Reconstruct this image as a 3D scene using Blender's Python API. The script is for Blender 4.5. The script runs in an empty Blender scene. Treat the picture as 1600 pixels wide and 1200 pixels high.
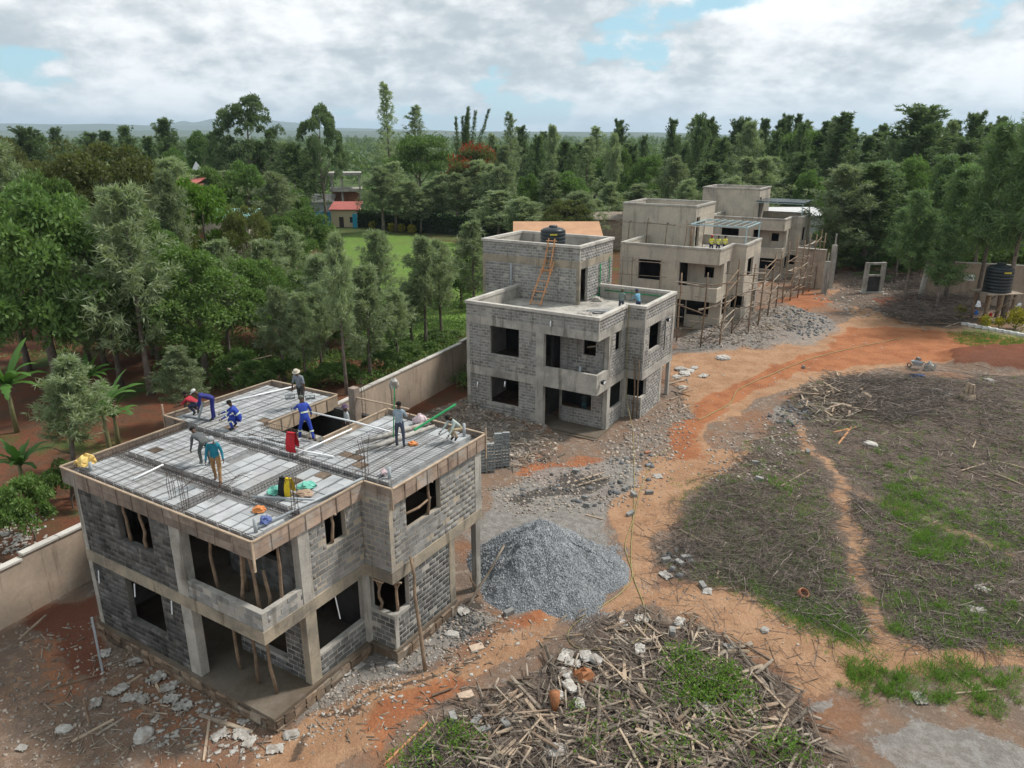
import bpy, math, random
import numpy as np
from mathutils import Vector, Matrix, Euler, noise as mnoise
R = math.radians
rng = random.Random(7)
SC = bpy.context.scene
COL = SC.collection
# ------------------------------------------------------------------ camera
F_PX, PITCH, CAM_H = 1166.0, 0.3237, 17.39
cam_data = bpy.data.cameras.new('camera')
cam_data.sensor_fit = 'HORIZONTAL'; cam_data.sensor_width = 36.0
cam_data.lens = 36.0 * F_PX / 1600.0
cam_data.clip_start = 0.5; cam_data.clip_end = 60000
cam = bpy.data.objects.new('camera', cam_data); COL.objects.link(cam)
cam.location = (0, 0, CAM_H); cam.rotation_euler = (math.pi / 2 - PITCH, 0, 0)
SC.camera = cam
# ------------------------------------------------------------------ light
SUN_EL, SUN_AZ = R(52), R(68)          # azimuth clockwise from +Y (into the picture)
sd = bpy.data.lights.new('sun', 'SUN'); sd.energy = 3.4; sd.angle = R(8); sd.color = (1.0, 0.95, 0.88)
sun = bpy.data.objects.new('sun', sd); COL.objects.link(sun); sun.location = (60, -20, 90)
sdir = Vector((math.sin(SUN_AZ) * math.cos(SUN_EL), math.cos(SUN_AZ) * math.cos(SUN_EL), math.sin(SUN_EL)))
sun.rotation_euler = (-sdir).to_track_quat('-Z', 'Y').to_euler()
SC.view_settings.view_transform = 'Standard'; SC.view_settings.look = 'None'
SC.view_settings.exposure = 0.32; SC.view_settings.gamma = 1.0
SC.view_settings.use_curve_mapping = False
SC.cycles.max_bounces = 6; SC.cycles.transparent_max_bounces = 4
SC.cycles.volume_bounces = 0
world = bpy.data.worlds.new('World'); SC.world = world; world.use_nodes = True


class NT:
    """thin helper around a node tree"""
    def __init__(self, tree): self.t = tree; self.n = tree.nodes; self.l = tree.links
    def node(self, kind, **kw):
        nd = self.n.new(kind)
        for k, v in kw.items():
            if k == 'ins':
                for a, b in v.items(): self.set(nd.inputs[a], b)
            else: setattr(nd, k, v)
        return nd
    def set(self, sock, v):
        if isinstance(v, bpy.types.NodeSocket): self.l.new(v, sock)
        else:
            if isinstance(v, tuple) and len(v) == 3 and sock.type == 'RGBA': v = (*v, 1)
            sock.default_value = v
    def noise(self, vec, scale, detail=4, rough=.55, dist=0.0):
        nd = self.node('ShaderNodeTexNoise', ins={'Scale': scale, 'Detail': detail, 'Roughness': rough, 'Distortion': dist})
        if vec is not None: self.l.new(vec, nd.inputs['Vector'])
        return nd.outputs['Fac']
    def math(self, op, a, b=0.5, c=None, clamp=False):
        nd = self.node('ShaderNodeMath', operation=op, use_clamp=clamp)
        self.set(nd.inputs[0], a); self.set(nd.inputs[1], b)
        if c is not None: self.set(nd.inputs[2], c)
        return nd.outputs[0]
    def vmath(self, op, a, b=None, scale=None):
        nd = self.node('ShaderNodeVectorMath', operation=op)
        self.set(nd.inputs[0], a)
        if b is not None: self.set(nd.inputs[1], b)
        if scale is not None: self.set(nd.inputs['Scale'], scale)
        return nd.outputs[0]
    def mix(self, f, a, b, mode='MIX'):
        nd = self.node('ShaderNodeMix', data_type='RGBA', blend_type=mode, clamp_factor=True)
        self.set(nd.inputs['Factor'], f); self.set(nd.inputs['A'], a); self.set(nd.inputs['B'], b)
        return nd.outputs['Result']
    def step(self, v, lo, hi):
        nd = self.node('ShaderNodeMapRange', interpolation_type='SMOOTHSTEP')
        self.set(nd.inputs['Value'], v); self.set(nd.inputs['From Min'], lo); self.set(nd.inputs['From Max'], hi)
        return nd.outputs['Result']


def build_world():
    t = NT(world.node_tree); t.n.clear()
    out = t.node('ShaderNodeOutputWorld'); bg = t.node('ShaderNodeBackground', ins={'Strength': 0.1})
    t.l.new(bg.outputs[0], out.inputs[0])
    sky = t.node('ShaderNodeTexSky', sky_type='NISHITA', sun_disc=False, sun_elevation=SUN_EL, sun_rotation=SUN_AZ, altitude=1700.0)
    sky.dust_density = 2.0
    d = t.node('ShaderNodeTexCoord').outputs['Generated']
    sp = t.node('ShaderNodeSeparateXYZ'); t.l.new(d, sp.inputs[0])
    z = t.math('MAXIMUM', sp.outputs['Z'], 0.0)
    inv = t.math('DIVIDE', 1.0, t.math('ADD', z, 0.5))
    flat = t.node('ShaderNodeCombineXYZ', ins={'X': sp.outputs['X'], 'Y': sp.outputs['Y'], 'Z': t.math('MULTIPLY', z, 1.25)})
    p = t.vmath('ADD', t.vmath('SCALE', flat.outputs[0], scale=inv), (5.2, 2.9, 0.1))
    big = t.noise(p, 1.9, 4, .5, .0)
    det = t.noise(p, 3.9, 12, .56, .0)
    det_up = t.noise(t.vmath('ADD', p, (.016, .0, .042)), 3.9, 12, .56, .0)
    puff = t.noise(p, 12.0, 8, .58, .0)
    cover = t.math('ADD', t.math('MULTIPLY', big, .62), t.math('MULTIPLY', det, .38))
    mask = t.step(t.math('ADD', cover, t.math('MULTIPLY', t.math('SUBTRACT', puff, .5), .06)), .405, .440)
    shade = t.math('MULTIPLY', t.math('SUBTRACT', det, det_up), 4.2)
    shade = t.math('ADD', shade, t.math('MULTIPLY', t.math('SUBTRACT', puff, .5), .5))
    shade = t.math('ADD', shade, t.math('MULTIPLY', t.math('SUBTRACT', .5, t.noise(t.vmath('ADD', p, (7.1, 2.2, 0.)), 3.0, 7, .55)), 2.0))
    shade = t.step(t.math('ADD', shade, .54), -.1, 1.15)
    ccol = t.mix(shade, (4.3, 4.85, 5.2), (8.9, 9.05, 9.1))
    skyc = t.mix(.72, sky.outputs[0], (3.7, 6.4, 7.3))
    col = t.mix(mask, skyc, ccol)
    hz = t.math('POWER', t.math('SUBTRACT', 1.0, z, clamp=True), 30.0)
    col = t.mix(t.math('MULTIPLY', hz, .4), col, (6.4, 7.3, 7.8))
    t.l.new(col, bg.inputs['Color'])


build_world()


# ------------------------------------------------------------------ pixel geometry (photo 1600 x 1200)
CP, SP = math.cos(PITCH), math.sin(PITCH)
def ray(px, py):
    u, v = px - 800.0, 600.0 - py
    return Vector((u, F_PX * CP + v * SP, -F_PX * SP + v * CP))
def gpx(px, py, z=-0.2):
    d = ray(px, py); k = (z - CAM_H) / d.z
    return d.x * k, d.y * k
def to_px(x, y, z):
    dz = z - CAM_H; dep = y * CP - dz * SP
    return 800 + F_PX * x / dep, 600 - F_PX * (y * SP + dz * CP) / dep, dep
def z_at(py, Y):
    v = 600.0 - py
    return CAM_H + Y * (-F_PX * SP + v * CP) / (F_PX * CP + v * SP)
def x_at(px, Y, z):
    return (px - 800.0) / F_PX * (Y * CP - (z - CAM_H) * SP)


# ------------------------------------------------------------------ site frame
YAW = -0.5461
YC, YS = math.cos(YAW), math.sin(YAW)
B_POS = {1: (-7.3276, 18.5352, 0.0), 2: (5.1309, 42.8278, -0.4144), 3: (18.5575, 66.7436, 0.1), 4: (33.3642, 92.6868, -0.05)}
def V(b, x, y, z=0.0):
    bx, by, bz = B_POS[b]
    return Vector((bx + YC * x - YS * y, by + YS * x + YC * y, bz + z))


# ------------------------------------------------------------------ scene helpers
def tag(o, label=None, cat=None, group=None, kind=None):
    if label: o['label'] = label
    if cat: o['category'] = cat
    if group: o['group'] = group
    if kind: o['kind'] = kind
    return o
def empty(name, loc=(0, 0, 0), rz=0.0, label=None, cat=None, group=None, parent=None):
    o = bpy.data.objects.new(name, None); COL.objects.link(o)
    o.location = loc; o.rotation_euler = (0, 0, rz); o.empty_display_size = .2
    if parent: o.parent = parent
    return tag(o, label, cat, group)
def put(name, mesh, parent=None, loc=(0, 0, 0), rot=(0, 0, 0), scale=(1, 1, 1), label=None, cat=None, group=None, kind=None):
    o = bpy.data.objects.new(name, mesh); COL.objects.link(o)
    o.location = loc; o.rotation_euler = rot; o.scale = scale
    if parent: o.parent = parent
    return tag(o, label, cat, group, kind)
def np_mesh(name, v, f, mats, rnd=None, mi=None, smooth=False):
    """v (n,3); f (m,k) all faces with k corners"""
    me = bpy.data.meshes.new(name)
    v = np.asarray(v, np.float32); f = np.asarray(f, np.int32); m, k = f.shape
    me.vertices.add(len(v)); me.vertices.foreach_set('co', v.ravel())
    me.loops.add(m * k); me.loops.foreach_set('vertex_index', f.ravel())
    me.polygons.add(m); me.polygons.foreach_set('loop_start', np.arange(m, dtype=np.int32) * k)
    if mi is not None: me.polygons.foreach_set('material_index', np.asarray(mi, np.int32))
    if smooth: me.polygons.foreach_set('use_smooth', np.ones(m, bool))
    if rnd is not None:
        a = me.attributes.new('rnd', 'FLOAT', 'FACE'); a.data.foreach_set('value', np.asarray(rnd, np.float32))
    for x in (mats if isinstance(mats, (list, tuple)) else [mats]): me.materials.append(x)
    me.update(calc_edges=True)
    return me


class MB:
    """collects shapes into one mesh"""
    def __init__(s): s.v = []; s.f = []; s.m = []; s.r = []
    def add(s, vs, fs, m=0, r=None):
        o = len(s.v); s.v += [tuple(p) for p in vs]
        r = rng.random() if r is None else r
        for f in fs: s.f.append(tuple(i + o for i in f)); s.m.append(m); s.r.append(r)
        return s
    def box(s, x0, x1, y0, y1, z0, z1, m=0, r=None):
        return s.add([(x0, y0, z0), (x1, y0, z0), (x1, y1, z0), (x0, y1, z0), (x0, y0, z1), (x1, y0, z1), (x1, y1, z1), (x0, y1, z1)],
                     [(0, 3, 2, 1), (4, 5, 6, 7), (0, 1, 5, 4), (1, 2, 6, 5), (2, 3, 7, 6), (3, 0, 4, 7)], m, r)
    def mbox(s, M, sx, sy, sz, m=0, r=None, jit=0.0):
        vs = []
        for z in (-.5, .5):
            for x, y in ((-.5, -.5), (.5, -.5), (.5, .5), (-.5, .5)):
                p = Vector((x * sx, y * sy, z * sz))
                if jit: p += Vector((rng.uniform(-jit, jit), rng.uniform(-jit, jit), rng.uniform(-jit, jit)))
                vs.append(M @ p)
        return s.add(vs, [(0, 3, 2, 1), (4, 5, 6, 7), (0, 1, 5, 4), (1, 2, 6, 5), (2, 3, 7, 6), (3, 0, 4, 7)], m, r)
    def bar(s, a, b, w, h=None, m=0, r=None):
        """square bar from a to b"""
        a, b = Vector(a), Vector(b); d = b - a
        q = d.to_track_quat('X', 'Z').to_matrix().to_4x4(); q.translation = (a + b) / 2
        return s.mbox(q, d.length, w, h or w, m, r)
    def tube(s, pts, rad, n=6, m=0, r=None, cap=True):
        pts = [Vector(p) for p in pts]; k = len(pts); o = len(s.v)
        r = rng.random() if r is None else r
        if not isinstance(rad, (list, tuple)): rad = [rad] * k
        side = None
        for i, p in enumerate(pts):
            t = (pts[min(i + 1, k - 1)] - pts[max(i - 1, 0)])
            t = t.normalized() if t.length > 1e-9 else Vector((0, 0, 1))
            if side is None: side = t.orthogonal().normalized()
            side = (side - t * side.dot(t));
            side = side.normalized() if side.length > 1e-6 else t.orthogonal().normalized()
            up = t.cross(side)
            for j in range(n):
                a = 2 * math.pi * j / n
                s.v.append(tuple(p + (side * math.cos(a) + up * math.sin(a)) * rad[i]))
        for i in range(k - 1):
            for j in range(n):
                a, b = o + i * n + j, o + i * n + (j + 1) % n
                s.f.append((a, b, b + n, a + n)); s.m.append(m); s.r.append(r)
        if cap:
            s.f.append(tuple(o + j for j in reversed(range(n)))); s.m.append(m); s.r.append(r)
            s.f.append(tuple(o + (k - 1) * n + j for j in range(n))); s.m.append(m); s.r.append(r)
        return s
    def lathe(s, prof, n=16, m=0, c=(0, 0, 0), r=None):
        o = len(s.v); r = rng.random() if r is None else r
        for rad, z in prof:
            for j in range(n):
                a = 2 * math.pi * j / n
                s.v.append((c[0] + rad * math.cos(a), c[1] + rad * math.sin(a), c[2] + z))
        for i in range(len(prof) - 1):
            for j in range(n):
                a, b = o + i * n + j, o + i * n + (j + 1) % n
                s.f.append((a, b, b + n, a + n)); s.m.append(m); s.r.append(r)
        s.f.append(tuple(o + (len(prof) - 1) * n + j for j in range(n))); s.m.append(m); s.r.append(r)
        s.f.append(tuple(o + j for j in reversed(range(n)))); s.m.append(m); s.r.append(r)
        return s
    def prism(s, poly, z0, z1, m=0, r=None):
        n = len(poly); vs = [(x, y, z0) for x, y in poly] + [(x, y, z1) for x, y in poly]
        fs = [tuple(reversed(range(n))), tuple(range(n, 2 * n))] + [(i, (i + 1) % n, n + (i + 1) % n, n + i) for i in range(n)]
        return s.add(vs, fs, m, r)
    def mesh(s, name, mats, smooth=False):
        me = bpy.data.meshes.new(name); me.from_pydata(s.v, [], s.f)
        for x in (mats if isinstance(mats, (list, tuple)) else [mats]): me.materials.append(x)
        me.polygons.foreach_set('material_index', s.m)
        a = me.attributes.new('rnd', 'FLOAT', 'FACE'); a.data.foreach_set('value', s.r)
        if smooth: me.polygons.foreach_set('use_smooth', [True] * len(s.f))
        me.update(); return me
    def build(s, name, mats, parent=None, smooth=False, **kw):
        return put(name, s.mesh(name, mats, smooth), parent, **kw)


# ------------------------------------------------------------------ materials
def mat(name, c1, c2=None, c3=None, scale=2.0, rough=.85, bump=.15, bscale=None, rnd=0.0, amt3=.5, metal=0.0, spec=.3, streak=0.0):
    """noise blend of c1 and c2, patches of c3, per-piece brightness change rnd"""
    m = bpy.data.materials.new(name); m.use_nodes = True
    t = NT(m.node_tree); b = t.n['Principled BSDF']
    pos = t.node('ShaderNodeNewGeometry').outputs['Position']
    c2 = c2 or tuple(x * .7 for x in c1)
    n1 = t.noise(pos, scale, 6, .6)
    col = t.mix(t.step(n1, .36, .64), c1, c2)
    if c3:
        n2 = t.noise(pos, scale * .35, 5, .6, .4)
        col = t.mix(t.math('MULTIPLY', t.step(n2, .52, .66), amt3), col, c3)
    fine = t.noise(pos, scale * 14, 3, .6)
    col = t.mix(1.0, col, t.mix(fine, (.78, .78, .78), (1.2, 1.2, 1.2)), 'MULTIPLY')
    if streak:
        sv = t.noise(t.vmath('MULTIPLY', pos, (2.6, 2.6, .32)), 1.0, 5, .62); sm = t.math('MULTIPLY', t.step(sv, .53, .68), streak)
        col = t.mix(sm, col, t.vmath('MULTIPLY', col, (.42, .40, .37)))
        sl = t.noise(t.vmath('ADD', t.vmath('MULTIPLY', pos, (3.3, 3.3, .5)), (9., 4., 2.)), 1.0, 5, .62)
        col = t.mix(t.math('MULTIPLY', t.step(sl, .58, .70), streak * .6), col, (.42, .39, .34))
    if rnd:
        at = t.node('ShaderNodeAttribute', attribute_name='rnd').outputs['Fac']
        oi = t.node('ShaderNodeObjectInfo').outputs['Random']
        q = t.math('FRACT', t.math('ADD', at, oi))
        k = t.node('ShaderNodeMapRange', ins={'Value': q, 'To Min': 1 - rnd, 'To Max': 1 + rnd}).outputs['Result']
        col = t.vmath('SCALE', col, scale=k)
    t.set(b.inputs['Base Color'], col)
    b.inputs['Roughness'].default_value = rough; b.inputs['Metallic'].default_value = metal
    b.inputs['Specular IOR Level'].default_value = spec
    if bump:
        bp = t.node('ShaderNodeBump', ins={'Strength': bump, 'Distance': .05, 'Height': t.noise(pos, bscale or scale * 8, 5, .65)})
        t.l.new(bp.outputs[0], b.inputs['Normal'])
    return m


M = {}
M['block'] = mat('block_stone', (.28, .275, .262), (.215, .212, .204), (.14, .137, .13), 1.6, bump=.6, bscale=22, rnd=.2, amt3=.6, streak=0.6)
M['block_dark'] = mat('block_stone_damp_shaded', (.118, .116, .112), (.07, .069, .067), (.03, .03, .029), 1.1, bump=.6, bscale=22, rnd=.5, amt3=.85, streak=0.7)  # damp stains, plus the shade of the unlit walls put into the colour
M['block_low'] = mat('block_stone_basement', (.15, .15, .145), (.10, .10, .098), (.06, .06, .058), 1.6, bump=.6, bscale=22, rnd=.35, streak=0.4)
M['mortar'] = mat('mortar', (.40, .375, .335), (.32, .302, .272), (.22, .205, .185), 1.2, bump=.4, streak=0.6)
M['mortar_tan'] = mat('mortar_tan', (.42, .355, .27), (.325, .295, .25), (.21, .195, .175), 1.1, bump=.4, streak=0.6)
M['mortar_dark'] = mat('mortar_stained_shaded', (.155, .144, .128), (.096, .092, .086), (.046, .045, .044), 1.0, bump=.4, streak=0.7)  # stained mortar, darkened further in colour as shade of the unlit walls
M['conc'] = mat('raw_concrete', (.42, .395, .35), (.305, .288, .258), (.17, .158, .14), 1.1, bump=.35, amt3=.75, streak=0.75)
M['conc_tan'] = mat('stained_concrete', (.35, .295, .22), (.245, .215, .17), (.125, .112, .095), 1.1, bump=.35, amt3=.75, streak=0.75)
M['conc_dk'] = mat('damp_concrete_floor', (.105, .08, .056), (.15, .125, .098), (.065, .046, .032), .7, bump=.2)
M['inner'] = mat('inner_masonry_shaded', (.062, .06, .057), (.04, .039, .038), None, 1.2, bump=.3)  # room shade put into the colour, darker than bare masonry
M['coping'] = mat('coping_concrete', (.50, .47, .42), (.40, .375, .34), (.28, .26, .235), 1.2, bump=.2, streak=0.35)
M['plaster'] = mat('cement_plaster', (.47, .41, .33), (.385, .345, .29), (.26, .24, .21), .6, bump=.1, amt3=.7, streak=.45)
M['plaster_wall'] = mat('boundary_plaster', (.40, .31, .235), (.33, .265, .205), (.22, .185, .15), .5, bump=.08, streak=0.5)
M['ply'] = mat('formwork_plywood', (.37, .27, .205), (.27, .20, .155), (.36, .33, .295), 2.6, bump=.2, rnd=.25, amt3=.7, streak=0.4)
M['ply_old'] = mat('formwork_plywood_weathered', (.255, .20, .16), (.175, .14, .115), (.32, .29, .26), 2.6, bump=.2, rnd=.25, amt3=.7, streak=0.4)
M['wood'] = mat('sawn_timber', (.44, .335, .24), (.33, .255, .185), None, 3.0, bump=.2, rnd=.25)
M['wood_new'] = mat('fresh_orange_timber', (.55, .27, .125), (.46, .235, .115), None, 3.0, bump=.15, rnd=.2)
M['pole'] = mat('crooked_pole_wood', (.25, .175, .115), (.17, .12, .082), None, 4, bump=.4, rnd=.25)
M['grey_wood'] = mat('weathered_timber', (.285, .24, .19), (.18, .142, .11), (.35, .265, .18), 2.5, bump=.3, rnd=.5)
M['bark_strip'] = mat('bark_slab', (.23, .165, .115), (.155, .105, .075), (.29, .23, .18), 3, bump=.4, rnd=.4)
M['twig'] = mat('dead_twig', (.205, .17, .145), (.115, .093, .078), None, 3, bump=0, rnd=.65)
M['rebar'] = mat('rusted_steel', (.115, .085, .072), (.075, .06, .053), None, 5, rough=.7, bump=0, metal=.3)
M['pot'] = mat('hollow_floor_block', (.39, .402, .408), (.325, .335, .34), (.27, .255, .235), 1.3, bump=.25, bscale=30, rnd=.13)
M['rib'] = mat('slab_joist', (.26, .26, .258), (.19, .19, .188), None, 3, bump=.2)
M['pvc'] = mat('white_conduit', (.78, .79, .80), (.70, .71, .72), None, 2, rough=.4, bump=0)
M['pvc_grey'] = mat('grey_drain_pipe', (.36, .385, .40), (.31, .33, .345), None, 2, rough=.45, bump=0)
M['sheet'] = mat('white_sheet', (.44, .42, .385), (.31, .285, .255), (.20, .155, .12), 5.0, rough=.8, bump=.4, amt3=.7)
M['bag'] = mat('woven_sack', (.44, .42, .39), (.31, .285, .255), (.20, .15, .11), 5.0, rough=.8, bump=.6, bscale=14, rnd=.2, amt3=.7)
M['gravel'] = mat('crushed_stone', (.225, .235, .245), (.165, .174, .183), None, 1.4, bump=1.0, bscale=18)
M['stone'] = mat('grey_stone', (.17, .173, .178), (.11, .112, .115), None, 3, bump=.4, rnd=.45)
M['plinth'] = mat('foundation_stone', (.20, .14, .095), (.135, .098, .07), (.25, .21, .165), 2.2, bump=.6, rnd=.45, amt3=.8, streak=.6)
M['tank'] = mat('black_tank_plastic', (.018, .024, .027), (.024, .03, .034), None, 2, rough=.4, bump=0)
M['steel_blue'] = mat('painted_steel', (.35, .46, .48), (.30, .40, .43), None, 2, rough=.5, bump=0)
M['hose'] = mat('hose_rubber', (.30, .25, .10), (.25, .21, .09), None, 3, rough=.5, bump=0)
M['green'] = mat('green_plastic', (.02, .26, .09), (.015, .21, .07), None, 3, rough=.5, bump=0)
M['orange'] = mat('orange_plastic', (.62, .23, .07), (.5, .19, .06), None, 3, rough=.6, bump=.1)
M['yellow'] = mat('yellow_plastic', (.72, .52, .18), (.62, .42, .13), None, 3, rough=.6, bump=.1)
M['brick'] = mat('red_brick', (.38, .17, .10), (.30, .14, .085), None, 3, bump=.2, rnd=.2)
def flat(name, c, rough=.7):
    k = 'f_' + name
    if k not in M: M[k] = mat(name, c, tuple(x * .78 for x in c), None, 9, rough=rough, bump=.1, bscale=20)
    return M[k]


def leaf_mat(name, c1, c2, trans=.38, hue=.0):
    m = bpy.data.materials.new(name); m.use_nodes = True
    t = NT(m.node_tree); t.n.clear()
    out = t.node('ShaderNodeOutputMaterial')
    at = t.node('ShaderNodeAttribute', attribute_name='rnd').outputs['Fac']
    oi = t.node('ShaderNodeObjectInfo').outputs['Random']
    pos = t.node('ShaderNodeNewGeometry').outputs['Position']
    n = t.noise(pos, .55, 3, .6)
    f = t.math('ADD', t.math('MULTIPLY', at, .62), t.math('MULTIPLY', t.math('SUBTRACT', n, .3), .6), clamp=True)
    col = t.mix(f, c1, c2)
    k = t.node('ShaderNodeMapRange', ins={'Value': oi, 'To Min': .8, 'To Max': 1.2}).outputs['Result']
    col = t.vmath('SCALE', col, scale=k)
    pb = t.node('ShaderNodeBsdfPrincipled', ins={'Base Color': col, 'Roughness': .55, 'Specular IOR Level': .25})
    tr = t.node('ShaderNodeBsdfTranslucent', ins={'Color': t.vmath('MULTIPLY', col, (1.15, 1.25, .7))})
    mx = t.node('ShaderNodeMixShader', ins={'Fac': trans})
    t.l.new(pb.outputs[0], mx.inputs[1]); t.l.new(tr.outputs[0], mx.inputs[2]); t.l.new(mx.outputs[0], out.inputs[0])
    return m


M['lf_dense'] = leaf_mat('leaf_dark_broad', (.062, .118, .034), (.18, .275, .082))
M['lf_olive'] = leaf_mat('leaf_olive', (0.075, 0.095, 0.028), (0.165, 0.18, 0.06))
M['lf_lime'] = leaf_mat('leaf_bright', (0.09, 0.18, 0.025), (0.2, 0.33, 0.06))
M['lf_mid'] = leaf_mat('leaf_mid_green', (0.07, 0.125, 0.034), (0.17, 0.26, 0.075))
M['lf_silk'] = leaf_mat('leaf_silky_grey_green', (.125, .17, .085), (.37, .43, .27))
M['lf_tall'] = leaf_mat('leaf_blue_green', (.075, .115, .055), (.175, .24, .115))
M['lf_casu'] = leaf_mat('leaf_needle', (.09, .155, .065), (.21, .31, .13))
M['lf_red'] = leaf_mat('leaf_red_flower', (.16, .03, .015), (.40, .055, .02))
M['lf_banana'] = leaf_mat('leaf_banana', (.050, .125, .022), (.13, .26, .06), .35)
M['lf_grass'] = leaf_mat('leaf_grass', (.085, .165, .03), (.22, .36, .075))
M['lf_yellow'] = leaf_mat('leaf_yellow_shrub', (.20, .20, .02), (.42, .36, .04))
M['lf_hedge'] = leaf_mat('leaf_hedge', (0.022, 0.045, 0.018), (0.055, 0.09, 0.034))
M['trunk'] = mat('tree_bark', (.185, .155, .13), (.125, .10, .083), (.24, .21, .185), 3, bump=.5)


# ------------------------------------------------------------------ ground
def vnoise(x, y, seed=0):
    x = np.asarray(x, float); y = np.asarray(y, float)
    xi = np.floor(x).astype(np.int64); yi = np.floor(y).astype(np.int64); fx = x - xi; fy = y - yi
    def h(a, b):
        n = (a * 374761393 + b * 668265263 + seed * 974711) & 0x7fffffff
        n = ((n ^ (n >> 13)) * 1274126177) & 0x7fffffff
        return ((n ^ (n >> 16)) & 0xffff) / 65535.0
    u = fx * fx * (3 - 2 * fx); v = fy * fy * (3 - 2 * fy)
    return (h(xi, yi) * (1 - u) + h(xi + 1, yi) * u) * (1 - v) + (h(xi, yi + 1) * (1 - u) + h(xi + 1, yi + 1) * u) * v
def fbm(x, y, seed=0, o=4):
    s = 0; a = .5
    for i in range(o): s = s + a * vnoise(x * 2 ** i, y * 2 ** i, seed + i); a *= .5
    return s
def W(poly, z=-.2): return [gpx(a, b, z) for a, b in poly]
def soft(poly, X, Y, w=.5):
    """1 inside a world polygon, 0 outside, soft edge w"""
    P = np.array(poly); out = np.zeros(X.shape)
    bb = (X > P[:, 0].min() - 2 * w) & (X < P[:, 0].max() + 2 * w) & (Y > P[:, 1].min() - 2 * w) & (Y < P[:, 1].max() + 2 * w)
    x, y = X[bb], Y[bb]
    if x.size == 0: return out
    ins = np.zeros(x.shape, bool); dm = np.full(x.shape, 1e9)
    for i in range(len(P)):
        (x1, y1), (x2, y2) = P[i], P[(i + 1) % len(P)]
        c = ((y1 > y) != (y2 > y)) & (x < (x2 - x1) * (y - y1) / (y2 - y1 + 1e-12) + x1); ins ^= c
        L = (x2 - x1) ** 2 + (y2 - y1) ** 2 + 1e-9
        t = np.clip(((x - x1) * (x2 - x1) + (y - y1) * (y2 - y1)) / L, 0, 1)
        dm = np.minimum(dm, np.hypot(x - x1 - t * (x2 - x1), y - y1 - t * (y2 - y1)))
    sdist = np.where(ins, dm, -dm); q = np.clip(sdist / (2 * w) + .5, 0, 1)
    out[bb] = q * q * (3 - 2 * q); return out
def line(pts, X, Y, w, z=-.2):
    P = np.array(W(pts, z)); dm = np.full(X.shape, 1e9)
    for i in range(len(P) - 1):
        (x1, y1), (x2, y2) = P[i], P[i + 1]; L = (x2 - x1) ** 2 + (y2 - y1) ** 2 + 1e-9
        t = np.clip(((X - x1) * (x2 - x1) + (Y - y1) * (y2 - y1)) / L, 0, 1)
        dm = np.minimum(dm, np.hypot(X - x1 - t * (x2 - x1), Y - y1 - t * (y2 - y1)))
    q = np.clip(1.3 - dm / w, 0, 1); return q * q * (3 - 2 * q)


SOIL_HEAP = W([(1480, 553), (1540, 548), (1680, 548), (1680, 584), (1540, 580), (1490, 572)])
RUBBLE_2 = W([(640, 660), (730, 630), (850, 665), (880, 700), (800, 725), (740, 740), (700, 700)], -.4)
RUBBLE_3 = W([(1070, 530), (1140, 500), (1230, 480), (1280, 500), (1250, 530), (1130, 548)])
TAN_MOUND = W([(990, 945), (1090, 918), (1190, 935), (1235, 975), (1250, 1010), (1150, 1000), (1060, 965)])
def gz(x, y):
    x = np.asarray(x, float); y = np.asarray(y, float)
    near = np.exp(-((x / 120) ** 2 + ((y - 50) / 120) ** 2))
    z = -.2 + near * ((fbm(x * .18, y * .18, 3, 3) - .44) * .35 + (fbm(x * 1.1, y * 1.1, 9, 3) - .44) * .13)
    z = z - .36 * np.exp(-(((x - 2) / 9) ** 2 + ((y - 44) / 9) ** 2))
    z = z + .75 * soft(SOIL_HEAP, x, y, .9) * (.7 + .6 * fbm(x * 1.3, y * 1.3, 5, 3))
    z = z + .35 * soft(RUBBLE_2, x, y, 1.0) * (.5 + fbm(x * 1.5, y * 1.5, 6, 3))
    z = z + .55 * soft(RUBBLE_3, x, y, 1.2) * (.5 + fbm(x * 1.5, y * 1.5, 7, 3))
    z = z + .14 * soft(TAN_MOUND, x, y, .6)
    return z
def gz1(x, y): return float(gz(np.array([x]), np.array([y]))[0])
def gpt(px, py, dz=0.0):
    """photo pixel -> point on the real ground"""
    z = -.2
    for _ in range(3):
        x, y = gpx(px, py, z); z = gz1(x, y)
    return Vector((x, y, z + dz))


PILE = [(880, 962), (985, 950), (1060, 970), (1130, 992), (1190, 1040), (1250, 1090), (1310, 1200), (1320, 1260), (600, 1260), (660, 1160), (720, 1110), (800, 1070), (870, 1035), (900, 1000)]
BRUSH_R = [(1700, 585), (1480, 590), (1400, 585), (1300, 598), (1235, 620), (1215, 660), (1110, 745), (1075, 800), (1040, 870), (1050, 905), (1180, 930), (1235, 965), (1330, 1000), (1500, 1012), (1700, 1010)]
PATH_A = [(1235, 640), (1262, 690), (1300, 740), (1318, 810), (1345, 890), (1375, 960), (1390, 1012)]
PATH_B = [(1262, 700), (1330, 765), (1430, 805), (1520, 840), (1620, 880)]
LAWN = [(505, 372), (560, 362), (640, 366), (720, 380), (800, 400), (800, 470), (640, 560), (555, 560), (510, 440)]


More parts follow.
